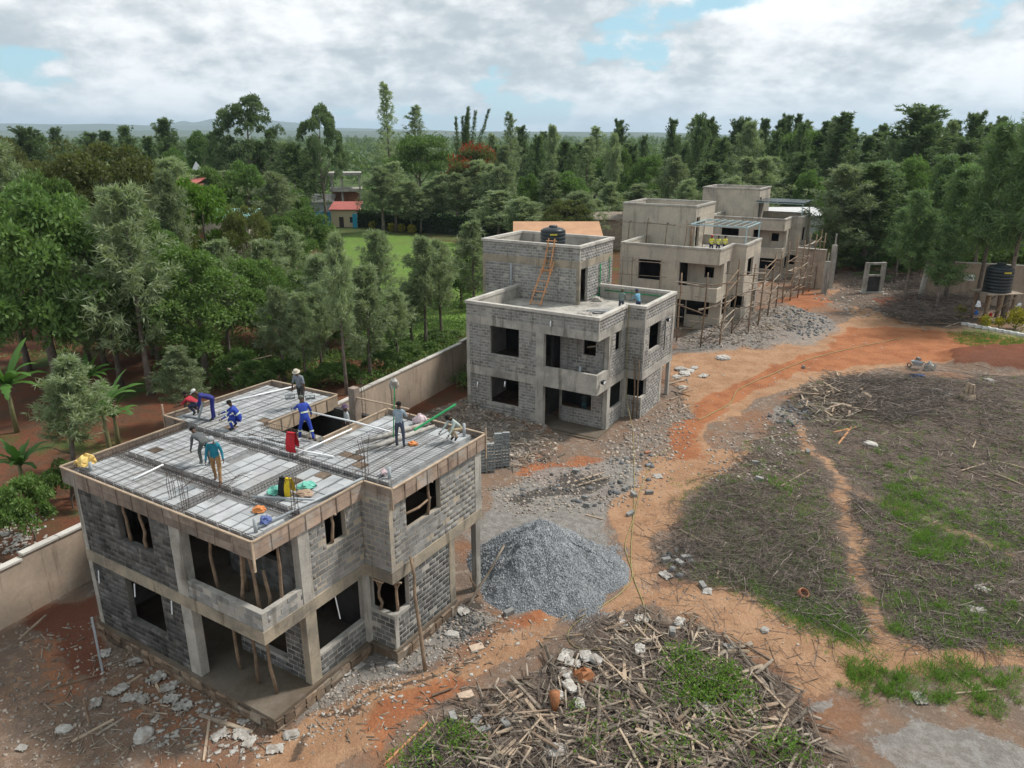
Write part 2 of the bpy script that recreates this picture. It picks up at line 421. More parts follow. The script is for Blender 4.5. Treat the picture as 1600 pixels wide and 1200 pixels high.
def geo(a, b, s0, grow):
    out = [a]; s = s0
    while out[-1] < b: out.append(out[-1] + s); s *= grow
    return out
def build_ground():
    core = list(np.arange(-38, 48.01, .34))
    right = geo(48.34, 18000, .5, 1.16); left = [-v for v in geo(38.34, 18000, .5, 1.16)][::-1]
    xs = np.array(left + core + right)
    ys = [-40, -20, -8, 2]; y = 7.0
    while y < 140: ys.append(y); y += max(.2, (y - 4) * .0075)
    ys += geo(y, 18000, 1.2, 1.14); ys = np.array(ys)
    X, Y = np.meshgrid(xs, ys); nx, ny = len(xs), len(ys)
    Z = gz(X.ravel(), Y.ravel()).reshape(X.shape)
    # masks
    wob = (fbm(X * .5, Y * .5, 21, 4) - .47) * 2.2
    Xw, Yw = X + wob, Y + (fbm(X * .5, Y * .5, 31, 4) - .47) * 2.2
    k = lambda p, w=.5, z=-.2: soft(W(p, z), Xw, Yw, w)
    mx = np.maximum
    tan = k([(1040, 560), (1130, 548), (1230, 536), (1320, 505), (1340, 470), (1290, 455), (1330, 450), (1400, 465), (1420, 500), (1600, 527), (1720, 532), (1720, 552), (1600, 560), (1420, 570), (1300, 588), (1180, 622), (1110, 660), (1105, 720), (1065, 790), (1015, 850), (1005, 925), (1085, 915), (1190, 932), (1240, 975), (1310, 1003), (1600, 1018), (1700, 1018), (1700, 1055), (1600, 1052), (1330, 1052), (1340, 1085), (1260, 1092), (1215, 1040), (1130, 990), (1070, 955), (985, 945), (900, 962), (850, 1005), (730, 1060), (620, 1110), (540, 1200), (520, 1260), (380, 1260), (420, 1180), (520, 1110), (660, 1050), (760, 1003), (830, 975), (950, 930), (980, 860), (955, 800), (1000, 740), (1060, 690), (1075, 640), (1050, 600)], .5)
    tan = mx(tan, .9 * k([(1095, 705), (1170, 700), (1180, 745), (1130, 770), (1090, 745)], .5))
    tan = mx(tan, .8 * line([(1235, 640), (1262, 690), (1300, 740), (1318, 810), (1345, 890), (1375, 960), (1390, 1012)], Xw, Yw, .75))
    tan = mx(tan, .7 * line([(1262, 700), (1330, 765), (1430, 805), (1520, 840), (1620, 880)], Xw, Yw, .5))
    tan = mx(tan, .55 * k([(1160, 1060), (1260, 1090), (1330, 1260), (1200, 1260)], .7))
    tan = mx(tan, .35 * k([(0, 1010), (60, 980), (130, 1100), (250, 1200), (250, 1300), (-80, 1300), (-80, 1080)], .8))
    red = k([(1325, 512), (1420, 512), (1600, 530), (1720, 536), (1720, 552), (1600, 560), (1400, 566), (1260, 580), (1160, 618), (1100, 660), (1062, 668), (1075, 640), (1120, 608), (1200, 575), (1290, 545)], .6)
    red = mx(red, .8 * k([(1040, 690), (1085, 650), (1105, 665), (1090, 715), (1050, 720)], .6))
    red = mx(red, .9 * k([(815, 725), (900, 712), (960, 720), (930, 745), (850, 755), (790, 740)], .6, -.4))
    red = mx(red, .7 * k([(1210, 470), (1260, 452), (1310, 470), (1260, 490)], .6))
    red = mx(red, .75 * k([(560, 1130), (680, 1060), (720, 1075), (640, 1140), (560, 1200)], .5))
    red = mx(red, .65 * k([(780, 970), (850, 950), (905, 960), (850, 985)], .4))
    red = mx(red, .5 * k([(20, 1000), (90, 975), (160, 1050), (120, 1120), (30, 1110)], .8))
    red = mx(red, .45 * k([(180, 1080), (300, 1100), (420, 1180), (300, 1200), (160, 1150)], .8))
    grey = k([(730, 850), (770, 770), (860, 728), (970, 715), (1015, 735), (1000, 765), (955, 800), (955, 850), (900, 960), (820, 960)], .7, -.4)
    grey = mx(grey, .6 * k([(1045, 530), (1110, 500), (1200, 478), (1280, 488), (1320, 512), (1280, 540), (1180, 545), (1110, 556), (1050, 556)], .8))
    grey = mx(grey, .9 * k([(1375, 1150), (1420, 1118), (1500, 1120), (1570, 1145), (1680, 1190), (1680, 1260), (1400, 1260)], .35))
    grey = mx(grey, .9 * k([(1270, 1100), (1310, 1098), (1318, 1115), (1280, 1120)], .2))
    grey = mx(grey, .8 * k([(470, 1090), (560, 1030), (640, 985), (720, 950), (790, 960), (760, 985), (640, 1040), (540, 1090), (470, 1140)], .5))
    grey = mx(grey, .7 * k([(1190, 660), (1215, 632), (1290, 625), (1290, 650), (1230, 665)], .5))
    grey = mx(grey, .55 * k([(640, 660), (760, 640), (870, 690), (800, 740), (700, 720)], .8, -.4))
    grey = mx(grey, .3 * k([(10, 1130), (140, 1090), (230, 1130), (220, 1250), (-60, 1250)], .8))
    grey = mx(grey, .45 * k([(940, 700), (1060, 640), (1090, 640), (1050, 700), (1000, 730)], .6, -.4))
    path = mx(line(PATH_A, Xw, Yw, .55), .8 * line(PATH_B, Xw, Yw, .5))
    brush = mx(k(BRUSH_R, .6) * (1 - .6 * path), k(PILE, .5))
    brush = mx(brush, .9 * k([(1290, 470), (1330, 440), (1460, 430), (1560, 480), (1500, 515), (1420, 505), (1340, 480)], .9))
    green = k(LAWN, 2.0, 0)
    for p in ([(1380, 690), (1440, 715), (1480, 760), (1620, 790), (1620, 860), (1500, 860), (1430, 830), (1400, 770)], [(1440, 805), (1500, 820), (1490, 850), (1430, 840)], [(1150, 900), (1250, 950), (1310, 990), (1240, 990), (1180, 950)], [(1390, 930), (1500, 940), (1620, 960), (1620, 1010), (1480, 1005), (1400, 990)], [(1330, 1040), (1420, 1050), (1440, 1080), (1340, 1080)], [(1460, 1040), (1580, 1060), (1570, 1120), (1480, 1110)], [(1040, 1020), (1130, 1050), (1160, 1100), (1090, 1120), (1030, 1060)], [(1480, 520), (1600, 535), (1700, 540), (1700, 530), (1520, 505)]):
        green = mx(green, .42 * k(p, .8))
    # outside the plot: beyond the boundary wall and beyond the far end
    dw = (X - -20.2) * math.cos(YAW - .078) + (Y - 26.0) * math.sin(YAW - .078)   # right of the boundary wall > 0
    outside = 1 / (1 + np.exp((dw + .3) * 6))
    far = 1 / (1 + np.exp(-(Y - 104 - wob) * 1.2)); outside = mx(outside, far)
    wet = k([(790, 790), (850, 748), (900, 738), (950, 748), (930, 770), (860, 782), (820, 800)], .4, -.4)
    wet = mx(wet, .8 * line([(470, 1200), (520, 1130), (600, 1090), (690, 1050), (770, 1003)], Xw, Yw, .18))
    for pts in ([(1050, 690), (1085, 652), (1130, 622), (1200, 590), (1290, 560), (1420, 548), (1600, 548)], [(1035, 700), (1070, 655), (1110, 622), (1180, 585), (1280, 550), (1420, 535), (1600, 540)], [(1010, 830), (1030, 770), (1060, 710)], [(990, 845), (1005, 790), (1040, 715)], [(540, 1200), (640, 1110), (760, 1050), (850, 1010), (950, 950)], [(880, 990), (1000, 945), (1120, 945), (1230, 1000), (1330, 1060)]):
        wet = mx(wet, .42 * line(pts, Xw * .5 + X * .5, Yw * .5 + Y * .5, .13) * (.4 + fbm(X * .8, Y * .8, 61, 3)))
    wet = mx(wet, .8 * k([(690, 960), (740, 935), (760, 950), (720, 975)], .3))
    drk = mx(soft(SOIL_HEAP, Xw, Yw, .6), .8 * k([(1370, 465), (1430, 462), (1435, 482), (1375, 485)], .6))
    drk = mx(drk, .8 * k([(60, 940), (170, 930), (180, 1060), (90, 1060)], .8))
    drk = mx(drk, .7 * k([(330, 1150), (420, 1180), (300, 1190)], .6))
    me_v = np.stack([X, Y, Z], -1).reshape(-1, 3)
    i = np.arange(ny - 1)[:, None] * nx + np.arange(nx - 1)[None]
    f = np.stack([i, i + 1, i + nx + 1, i + nx], -1).reshape(-1, 4)
    me = np_mesh('ground', me_v, f, M['ground'], smooth=True)
    for nm, chans in (('ma', (red, tan, grey, brush)), ('mb', (green, drk, wet, outside))):
        a = me.attributes.new(nm, 'FLOAT_COLOR', 'POINT')
        a.data.foreach_set('color', np.stack([c.ravel() for c in chans], -1).astype(np.float32).ravel())
    return put('ground', me, kind='structure')
def ground_mat():
    m = bpy.data.materials.new('ground_soil'); m.use_nodes = True; t = NT(m.node_tree); b = t.n['Principled BSDF']
    pos = t.node('ShaderNodeNewGeometry').outputs['Position']
    A = t.node('ShaderNodeAttribute', attribute_name='ma'); B = t.node('ShaderNodeAttribute', attribute_name='mb')
    sa = t.node('ShaderNodeSeparateColor'); t.l.new(A.outputs['Color'], sa.inputs[0])
    sb = t.node('ShaderNodeSeparateColor'); t.l.new(B.outputs['Color'], sb.inputs[0])
    n1 = t.noise(pos, .7, 6, .62); n2 = t.noise(pos, 3.2, 6, .65); n3 = t.noise(pos, 13, 5, .65); n4 = t.noise(pos, .16, 5, .6)
    br = t.math('ADD', t.math('MULTIPLY', t.math('SUBTRACT', n2, .5), .9), t.math('MULTIPLY', t.math('SUBTRACT', n3, .5), .7))
    def edge(mv): return t.step(t.math('ADD', mv, t.math('MULTIPLY', br, 1.25)), .36, .62)
    dirt = t.mix(t.step(n1, .35, .65), (.225, .148, .103), (.175, .132, .104))
    dirt = t.mix(t.step(n2, .5, .7), dirt, (.30, .255, .215))
    dirt = t.mix(t.math('MULTIPLY', t.step(n4, .5, .6), .6), dirt, (.245, .115, .06))
    tanc = t.mix(t.step(n1, .35, .68), (.395, .24, .145), (.31, .175, .10))
    tanc = t.mix(t.math('MULTIPLY', t.step(n2, .52, .7), .6), tanc, (.245, .125, .07))
    col = t.mix(edge(sa.outputs[1]), dirt, tanc)
    redc = t.mix(t.step(n1, .38, .66), (.36, .135, .058), (.27, .093, .041))
    redc = t.mix(t.math('MULTIPLY', t.step(n2, .5, .72), .6), redc, (.35, .185, .10))
    col = t.mix(t.math('MULTIPLY', edge(sa.outputs[0]), .85), col, redc)
    col = t.mix(t.math('MULTIPLY', edge(sa.outputs[2]), .82), col, t.mix(t.step(n2, .38, .64), (.285, .278, .262), (.185, .175, .16)))
    litter = t.mix(t.step(n3, .36, .66), (.072, .056, .045), (.175, .14, .115))
    litter = t.mix(t.math('MULTIPLY', t.step(n1, .5, .7), .7), litter, (.155, .10, .07))
    col = t.mix(t.math('MULTIPLY', edge(A.outputs['Alpha']), .92), col, litter)
    outc = t.mix(t.step(n1, .4, .64), (.15, .060, .034), (.105, .062, .038))
    outc = t.mix(t.step(n4, .52, .66), outc, (.062, .10, .028))
    sy = t.node('ShaderNodeSeparateXYZ'); t.l.new(pos, sy.inputs[0])
    outc = t.mix(t.step(sy.outputs['Y'], 95.0, 160.0), outc, t.mix(t.step(n4, .4, .62), (.040, .072, .022), (.085, .115, .038)))
    col = t.mix(t.step(B.outputs['Alpha'], .3, .7), col, outc)
    gr = t.mix(t.step(n2, .35, .65), (.085, .165, .028), (.145, .225, .048))
    gr = t.mix(t.math('MULTIPLY', t.step(n1, .5, .7), .5), gr, (.20, .22, .07))
    gr = t.mix(t.math('MULTIPLY', t.step(n4, .42, .62), .55), gr, (.115, .15, .045))
    col = t.mix(edge(sb.outputs[0]), col, gr)
    col = t.mix(t.math('MULTIPLY', edge(sb.outputs[1]), .9), col, (.15, .055, .032))
    col = t.mix(t.math('MULTIPLY', edge(sb.outputs[2]), .8), col, (.052, .045, .040))
    col = t.mix(1.0, col, t.mix(n3, (.6, .6, .6), (1.36, 1.36, 1.36)), 'MULTIPLY')
    t.set(b.inputs['Base Color'], col); b.inputs['Roughness'].default_value = .95; b.inputs['Specular IOR Level'].default_value = .12
    hgt = t.math('ADD', t.math('MULTIPLY', n2, 1.0), t.math('MULTIPLY', t.noise(pos, 26, 4, .65), .35))
    bp = t.node('ShaderNodeBump', ins={'Strength': 1.0, 'Distance': .13, 'Height': hgt}); t.l.new(bp.outputs[0], b.inputs['Normal'])
    return m


M['ground'] = ground_mat()
build_ground()


def build_hills():
    m = mat('hill_cover', (.045, .075, .035), (.06, .085, .045), (.10, .10, .06), .004, bump=0)
    for i, (D, px0, px1, top, hw) in enumerate(((9000, -700, 760, 193, 10), (5200, -500, 1100, 203, 5), (11000, 200, 520, 183, 8))):
        v = []; n = 60
        for j in range(n + 1):
            q = j / n; px = px0 + (px1 - px0) * q
            e = math.sin(math.pi * q) ** .5
            py = 209 - (209 - top) * e * (.55 + .75 * float(fbm(np.array([q * 9]), np.array([i * 7.3]), 50 + i, 3)[0]))
            zt = max(z_at(py, D), 2); x = x_at(px, D, zt)
            v += [(x, D - 900, -3), (x, D, zt), (x, D + 900, -3)]
        f = []
        for j in range(n):
            a = j * 3; f += [(a, a + 3, a + 4, a + 1), (a + 1, a + 4, a + 5, a + 2)]
        put('hills', np_mesh('hills', v, f, m, smooth=True), kind='structure')


build_hills()


# ------------------------------------------------------------------ villas
def unit_block(m, _c={}):
    if m.name not in _c:
        i = .475; v = [(-.5, 1, -.5), (.5, 1, -.5), (.5, 1, .5), (-.5, 1, .5), (-.5, .2, -.5), (.5, .2, -.5), (.5, .2, .5), (-.5, .2, .5), (-i - .015, 0, -i), (i + .015, 0, -i), (i + .015, 0, i), (-i - .015, 0, i)]
        f = []
        for a in (0, 4):
            for j in range(4): f.append((a + j, a + (j + 1) % 4, a + 4 + (j + 1) % 4, a + 4 + j))
        f.append((8, 9, 10, 11))
        me = bpy.data.meshes.new('block'); me.from_pydata(v, [], f); me.materials.append(m); me.update(); _c[m.name] = me
    return _c[m.name]


class Villa:
    def __init__(s, b, label):
        s.b = b; x, y, z = B_POS[b]
        s.root = empty('unfinished_house', (x, y, z), YAW, label, 'house', 'unfinished two-storey houses in a row')
        s.blocks = []
    def part(s, name, mb, m, **kw): return mb.build(name, m, s.root, **kw)
    def boxp(s, name, m, *b):
        return MB().box(*b).build(name, m, s.root)
    def wall(s, axis, at, out, a0, a1, z0, z1, holes=(), t=.2, core='mortar', blk=None, course=.2, ln=.4, joint=.016, jit=.0, name='wall'):
        mb = MB(); rec = .007 if blk else 0.0
        cuts = sorted({a0, a1} | {min(max(c, a0), a1) for h in holes for c in h[:2]})
        for i in range(len(cuts) - 1):
            u0, u1 = cuts[i], cuts[i + 1]; mid = (u0 + u1) / 2; zs = [(z0, z1)]
            for h in holes:
                if h[0] < mid < h[1]:
                    nz = []
                    for p, q in zs:
                        if h[3] <= p or h[2] >= q: nz.append((p, q)); continue
                        if h[2] > p: nz.append((p, h[2]))
                        if h[3] < q: nz.append((h[3], q))
                    zs = nz
            for p, q in zs:
                d0, d1 = at - out * rec, at - out * t
                lo, hi = min(d0, d1), max(d0, d1)
                if axis == 'x': mb.box(u0, u1, lo, hi, p, q)
                else: mb.box(lo, hi, u0, u1, p, q)
        o = mb.build(name, M[core], s.root)
        if blk:
            row = 0; z = z0
            while z < z1 - .05:
                h = min(course, z1 - z); a = a0 - (ln / 2 if row % 2 else 0) - rng.uniform(0, .09)
                while a < a1:
                    segs = [(max(a, a0), min(a + ln, a1))]
                    for hh in holes:
                        if hh[2] + .03 < z + h and hh[3] - .03 > z:
                            ns = []
                            for p, q in segs:
                                if hh[1] <= p or hh[0] >= q: ns.append((p, q)); continue
                                if hh[0] > p: ns.append((p, hh[0]))
                                if hh[1] < q: ns.append((hh[1], q))
                            segs = ns
                    for p, q in segs:
                        if q - p > .07 and rng.random() > .055:
                            j1, j2 = joint * rng.uniform(.5, 1.7), joint * rng.uniform(.5, 1.6)
                            s.blocks.append((o, axis, at, out, (p + q) / 2 + rng.uniform(-.006, .006), z + h / 2 + rng.uniform(-.005, .005), q - p - j1, h - j2, blk, rng.uniform(-.003 - jit, jit)))
                    a += ln
                z += course; row += 1
        return o
    def finish_blocks(s, most=290):
        camv = Vector((0, 0, CAM_H)); sc = []
        for i, (o, axis, at, out, a, z, w, h, blk, jit) in enumerate(s.blocks):
            p = V(s.b, a, at, z) if axis == 'x' else V(s.b, at, a, z)
            n = (V(s.b, 0, out) - V(s.b, 0, 0)) if axis == 'x' else (V(s.b, out, 0) - V(s.b, 0, 0)); n.z = 0
            d = camv - p; sc.append((w * h * max(0, n.dot(d)) / d.length ** 3, i))
        sc.sort(reverse=True); keep = {i for v, i in sc[:most] if v > 0}; rest = {}
        for i, (o, axis, at, out, a, z, w, h, blk, jit) in enumerate(s.blocks):
            rot = {('x', -1): 0, ('x', 1): math.pi, ('y', 1): math.pi / 2, ('y', -1): -math.pi / 2}[(axis, out)]
            face = at + out * jit
            loc = (a, face, z) if axis == 'x' else (face, a, z)
            if i in keep:
                put('block', unit_block(M[blk]), o, loc, (rng.gauss(0, .006), rng.gauss(0, .012) if axis == 'x' else 0, rot), (w, .05, h))
            else: rest.setdefault(blk, []).append((loc, rot, w, h))
        for blk, L in rest.items():
            um = unit_block(M[blk]); uv = np.array([v.co[:] for v in um.vertices]); uf = np.array([p.vertices[:] for p in um.polygons])
            vs, fs, rr = [], [], []
            for k, (loc, rot, w, h) in enumerate(L):
                q = uv * np.array([w, .05, h]); c, sn = math.cos(rot), math.sin(rot)
                vs.append(np.stack([q[:, 0] * c - q[:, 1] * sn + loc[0], q[:, 0] * sn + q[:, 1] * c + loc[1], q[:, 2] + loc[2]], 1))
                fs.append(uf + 12 * k); rr += [rng.random()] * len(uf)
            put('block_course', np_mesh('block_course', np.concatenate(vs), np.concatenate(fs), M[blk], rnd=rr), s.root, kind='stuff')


def rough_poly_stones(v, axis, at, out, a0, a1, z0, z1):
    """random-rubble plinth: each stone a part"""
    a = a0
    while a < a1:
        w = rng.uniform(.28, .6); z = z0
        while z < z1 - .05:
            h = min(rng.uniform(.18, .32), z1 - z); ww = min(w, a1 - a)
            mb = MB(); T = Matrix.Translation((a + ww / 2, at + .07, z + h / 2) if axis == 'x' else (at - .07, a + ww / 2, z + h / 2))
            sz = (ww - .02, .22, h - .02) if axis == 'x' else (.22, ww - .02, h - .02)
            mb.mbox(T, *sz, jit=.035); mb.build('plinth_stone', M['plinth'], v.root)
            z += h
        a += w


def shell(v, c):
    """walls, columns, beams and slabs shared by all the houses"""
    L, P, D1, DE, LW, LY, BY = c['L'], c['P'], c['D1'], c['DE'], c['LW'], c['LY'], c['BY']
    zf, b0, b1, r0, r1 = c['zf'], c['b0'], c['b1'], c['r0'], c['r1']; p0, p1 = c['pier']; zg = c['zg']
    blk, side, low = c['blk'], c['side'], c['low']; core, cores, corel = c['core'], c['cores'], c['corel']; cm, cmt = c['cm'], c['cmt']
    W_ = v.wall
    kw = dict(joint=c.get('joint', .016))
    # front
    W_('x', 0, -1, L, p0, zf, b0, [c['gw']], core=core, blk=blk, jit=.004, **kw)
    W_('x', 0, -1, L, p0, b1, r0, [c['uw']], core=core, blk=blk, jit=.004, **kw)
    # balcony back walls
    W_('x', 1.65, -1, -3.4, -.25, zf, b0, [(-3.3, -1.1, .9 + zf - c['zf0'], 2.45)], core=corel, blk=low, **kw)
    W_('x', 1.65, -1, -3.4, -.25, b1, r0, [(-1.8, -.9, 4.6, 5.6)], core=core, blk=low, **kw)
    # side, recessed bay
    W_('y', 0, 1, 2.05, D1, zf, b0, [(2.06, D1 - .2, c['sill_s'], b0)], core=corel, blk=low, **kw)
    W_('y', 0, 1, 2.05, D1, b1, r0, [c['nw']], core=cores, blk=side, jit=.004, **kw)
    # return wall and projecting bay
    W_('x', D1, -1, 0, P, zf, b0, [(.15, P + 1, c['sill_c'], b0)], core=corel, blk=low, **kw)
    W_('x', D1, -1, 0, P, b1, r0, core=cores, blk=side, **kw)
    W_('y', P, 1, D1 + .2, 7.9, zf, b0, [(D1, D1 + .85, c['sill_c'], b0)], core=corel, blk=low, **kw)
    W_('y', P, 1, D1 + .2, DE, b1, r0, [c['bw']], core=cores, blk=side, jit=.004, **kw)
    # hidden sides and partitions
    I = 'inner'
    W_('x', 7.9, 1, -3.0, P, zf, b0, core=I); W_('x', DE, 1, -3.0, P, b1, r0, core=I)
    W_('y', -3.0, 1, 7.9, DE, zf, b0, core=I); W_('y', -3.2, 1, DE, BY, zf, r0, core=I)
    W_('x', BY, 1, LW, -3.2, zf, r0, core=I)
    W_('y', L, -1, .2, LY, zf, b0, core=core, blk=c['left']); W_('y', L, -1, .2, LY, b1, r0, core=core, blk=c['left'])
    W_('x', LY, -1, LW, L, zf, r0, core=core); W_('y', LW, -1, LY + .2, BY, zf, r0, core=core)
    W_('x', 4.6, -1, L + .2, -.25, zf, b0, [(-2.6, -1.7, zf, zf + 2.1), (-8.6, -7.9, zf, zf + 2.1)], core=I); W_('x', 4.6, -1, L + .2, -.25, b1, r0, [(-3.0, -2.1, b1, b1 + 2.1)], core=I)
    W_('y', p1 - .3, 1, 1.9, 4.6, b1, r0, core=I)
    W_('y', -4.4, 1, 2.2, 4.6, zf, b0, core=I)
    # columns
    B = v.boxp; e = .014
    B('column', M[cm], p0, p1, -e, .3, zf, b0); B('column', M[cm], p0, p1, -e, .3, b1, r0)
    B('column', M[cmt], -.28, e, 1.6, 2.05, zf, b0); B('column', M[cm], -.28, e, 1.6, 2.05, b1, r0)
    B('column', M[cm], -.1, .15, D1 - .2, D1 + .12, zf, b0)
    B('column', M[cm], P - .22, P + e, DE - .42, DE - .12, zg, b0)
    B('column', M[cm], P - .2, P + e, DE - .4, DE + e, b1, r0)
    B('column', M[cmt], P - .2, P + e, 7.6, 7.95, zf, b0)
    B('column', M[cm], L - e, L + .22, -e, .25, zf, b0); B('column', M[cm], L - e, L + .22, -e, .25, b1, r0)
    # first-floor ring beam
    B('beam', M[cmt], L - .03, .03, -.03, .22, b0, b1); B('beam', M[cmt], -.22, .03, .22, D1 - .03, b0, b1)
    B('beam', M[cmt], -.22, P + .03, D1 - .03, D1 + .22, b0, b1); B('beam', M[cmt], P - .22, P + .03, D1 + .22, DE + .03, b0, b1)
    B('beam', M[cmt], LW - .03, P - .22, DE - .2, DE + .03, b0, b1)
    slab = MB().prism([(L + .05, .2), (-.2, .2), (-.2, D1 + .2), (P - .2, D1 + .2), (P - .2, DE - .2), (-3, DE - .2), (-3.2, BY - .2), (LW + .1, BY - .2), (LW + .1, LY + .1), (L + .05, LY + .1)], b0 + .15, b1 - .02)
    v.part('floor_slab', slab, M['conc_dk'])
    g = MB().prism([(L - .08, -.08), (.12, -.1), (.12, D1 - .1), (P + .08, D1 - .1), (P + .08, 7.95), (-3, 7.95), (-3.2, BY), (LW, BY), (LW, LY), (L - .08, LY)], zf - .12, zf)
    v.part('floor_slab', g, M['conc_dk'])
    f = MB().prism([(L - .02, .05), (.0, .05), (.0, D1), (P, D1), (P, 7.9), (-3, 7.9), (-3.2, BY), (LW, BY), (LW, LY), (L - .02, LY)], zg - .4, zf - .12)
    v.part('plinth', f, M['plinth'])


def parapet(v, c, top, cop, blk, core, m_cop):
    L, P, D1, DE, LW = c['L'], c['P'], c['D1'], c['DE'], c['LW']; z0 = c['r1']
    kw = dict(core=core, blk=blk, joint=.042, name='parapet')
    ty = c['tower'][2]
    v.wall('x', 0, -1, L, 0, z0, top, **kw); v.wall('y', 0, 1, 0.2, D1, z0, top, **kw)
    v.wall('x', D1, -1, 0, P, z0, top, **kw); v.wall('y', P, 1, D1 + .2, DE, z0, top, **kw)
    v.wall('x', DE, 1, c['tower'][1], P - .2, z0, top, core=core, name='parapet'); v.wall('y', L, -1, .2, ty, z0, top, **kw)
    o, i = .07, .25
    def cp(x0, x1, y0, y1): v.boxp('coping', m_cop, x0, x1, y0, y1, top, cop)
    cp(L - o, o, -o, i); cp(-i, o, i, D1 - o); cp(-i, P + o, D1 - o, D1 + i); cp(P - i, P + o, D1 + i, DE - i); cp(c['tower'][1], P + o, DE - i, DE + o); cp(L - o, L + i, i, ty)


def tower(v, c, blk, core, cm, m_cop):
    x0, x1, y0, y1 = c['tower']; z0 = c['r1']; zb, zb1, zt, zc = c['tz']
    kw = dict(joint=.042)
    v.wall('x', y0, -1, x0, x1, z0, zb, core=core, blk=blk, **kw)
    v.wall('y', x1, 1, y0 + .2, y1, z0, zb, [(y0 + .25, y0 + 1.35, z0, zb - .05)], core=core, blk=blk, **kw)
    v.wall('y', x0, -1, y0 + .2, y1, z0, zb, core=core); v.wall('x', y1, 1, x0 + .2, x1 - .2, z0, zb, core=core)
    for n, a, b, ax in (('x', x0, x1, 0),):
        v.boxp('beam', M[cm], x0 - .012, x1 + .012, y0 - .012, y0 + .2, zb, zb1)
    v.boxp('beam', M[cm], x1 - .2, x1 + .012, y0 + .2, y1 + .012, zb, zb1); v.boxp('beam', M[cm], x0 - .012, x0 + .2, y0 + .2, y1 + .012, zb, zb1)
    v.boxp('beam', M[cm], x0 + .2, x1 - .2, y1 - .2, y1 + .012, zb, zb1)
    v.boxp('roof_slab', M['conc'], x0 + .2, x1 - .2, y0 + .2, y1 - .2, zb + .1, zb1 - .02)
    k2 = dict(core=core, name='parapet', joint=.042)
    v.wall('x', y0, -1, x0, x1, zb1, zt, blk=blk, **k2); v.wall('y', x1, 1, y0 + .2, y1, zb1, zt, blk=blk, **k2)
    v.wall('y', x0, -1, y0 + .2, y1, zb1, zt, **k2); v.wall('x', y1, 1, x0 + .2, x1 - .2, zb1, zt, **k2)
    o, i = .08, .24
    for q in ((x0 - o, x1 + o, y0 - o, y0 + i), (x1 - i, x1 + o, y0 + i, y1 - i), (x0 - o, x0 + i, y0 + i, y1 - i), (x0 - o, x1 + o, y1 - i, y1 + o)):
        v.boxp('coping', m_cop, *q, zt, zc)
    v.boxp('column', M[cm], x0 - .013, x0 + .22, y0 - .013, y0 + .2, z0, zb); v.boxp('column', M[cm], x1 - .22, x1 + .013, y0 - .013, y0 + .22, z0, zb)


# ---- house 1, deck being laid
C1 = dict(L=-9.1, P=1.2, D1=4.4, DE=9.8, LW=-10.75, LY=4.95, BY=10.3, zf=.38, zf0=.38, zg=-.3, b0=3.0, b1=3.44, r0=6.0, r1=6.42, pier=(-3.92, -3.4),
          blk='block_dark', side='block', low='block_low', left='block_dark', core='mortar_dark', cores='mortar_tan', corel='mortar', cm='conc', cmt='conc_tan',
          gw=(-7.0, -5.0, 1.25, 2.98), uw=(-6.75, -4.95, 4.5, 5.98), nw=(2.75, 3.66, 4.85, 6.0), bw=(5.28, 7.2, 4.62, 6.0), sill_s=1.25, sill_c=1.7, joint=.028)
v1 = Villa(1, 'nearest grey block house with open timber-shuttered roof deck full of workers')
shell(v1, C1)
v1.wall('x', 0.0, -1, C1['pier'][1], .0, 3.44, 4.05, core='mortar', blk='block', jit=.012, name='balcony_parapet')
v1.wall('y', 0.0, 1, .2, 1.6, 3.44, 4.02, core='mortar', blk='block', jit=.012, name='balcony_parapet')
rough_poly_stones(v1, 'x', -.09, -1, -9.2, .12, -.3, .26)
rough_poly_stones(v1, 'y', .13, 1, -.05, 4.3, -.3, .26)
rough_poly_stones(v1, 'y', 1.29, 1, 4.3, 7.9, -.3, .26)
v1.finish_blocks()
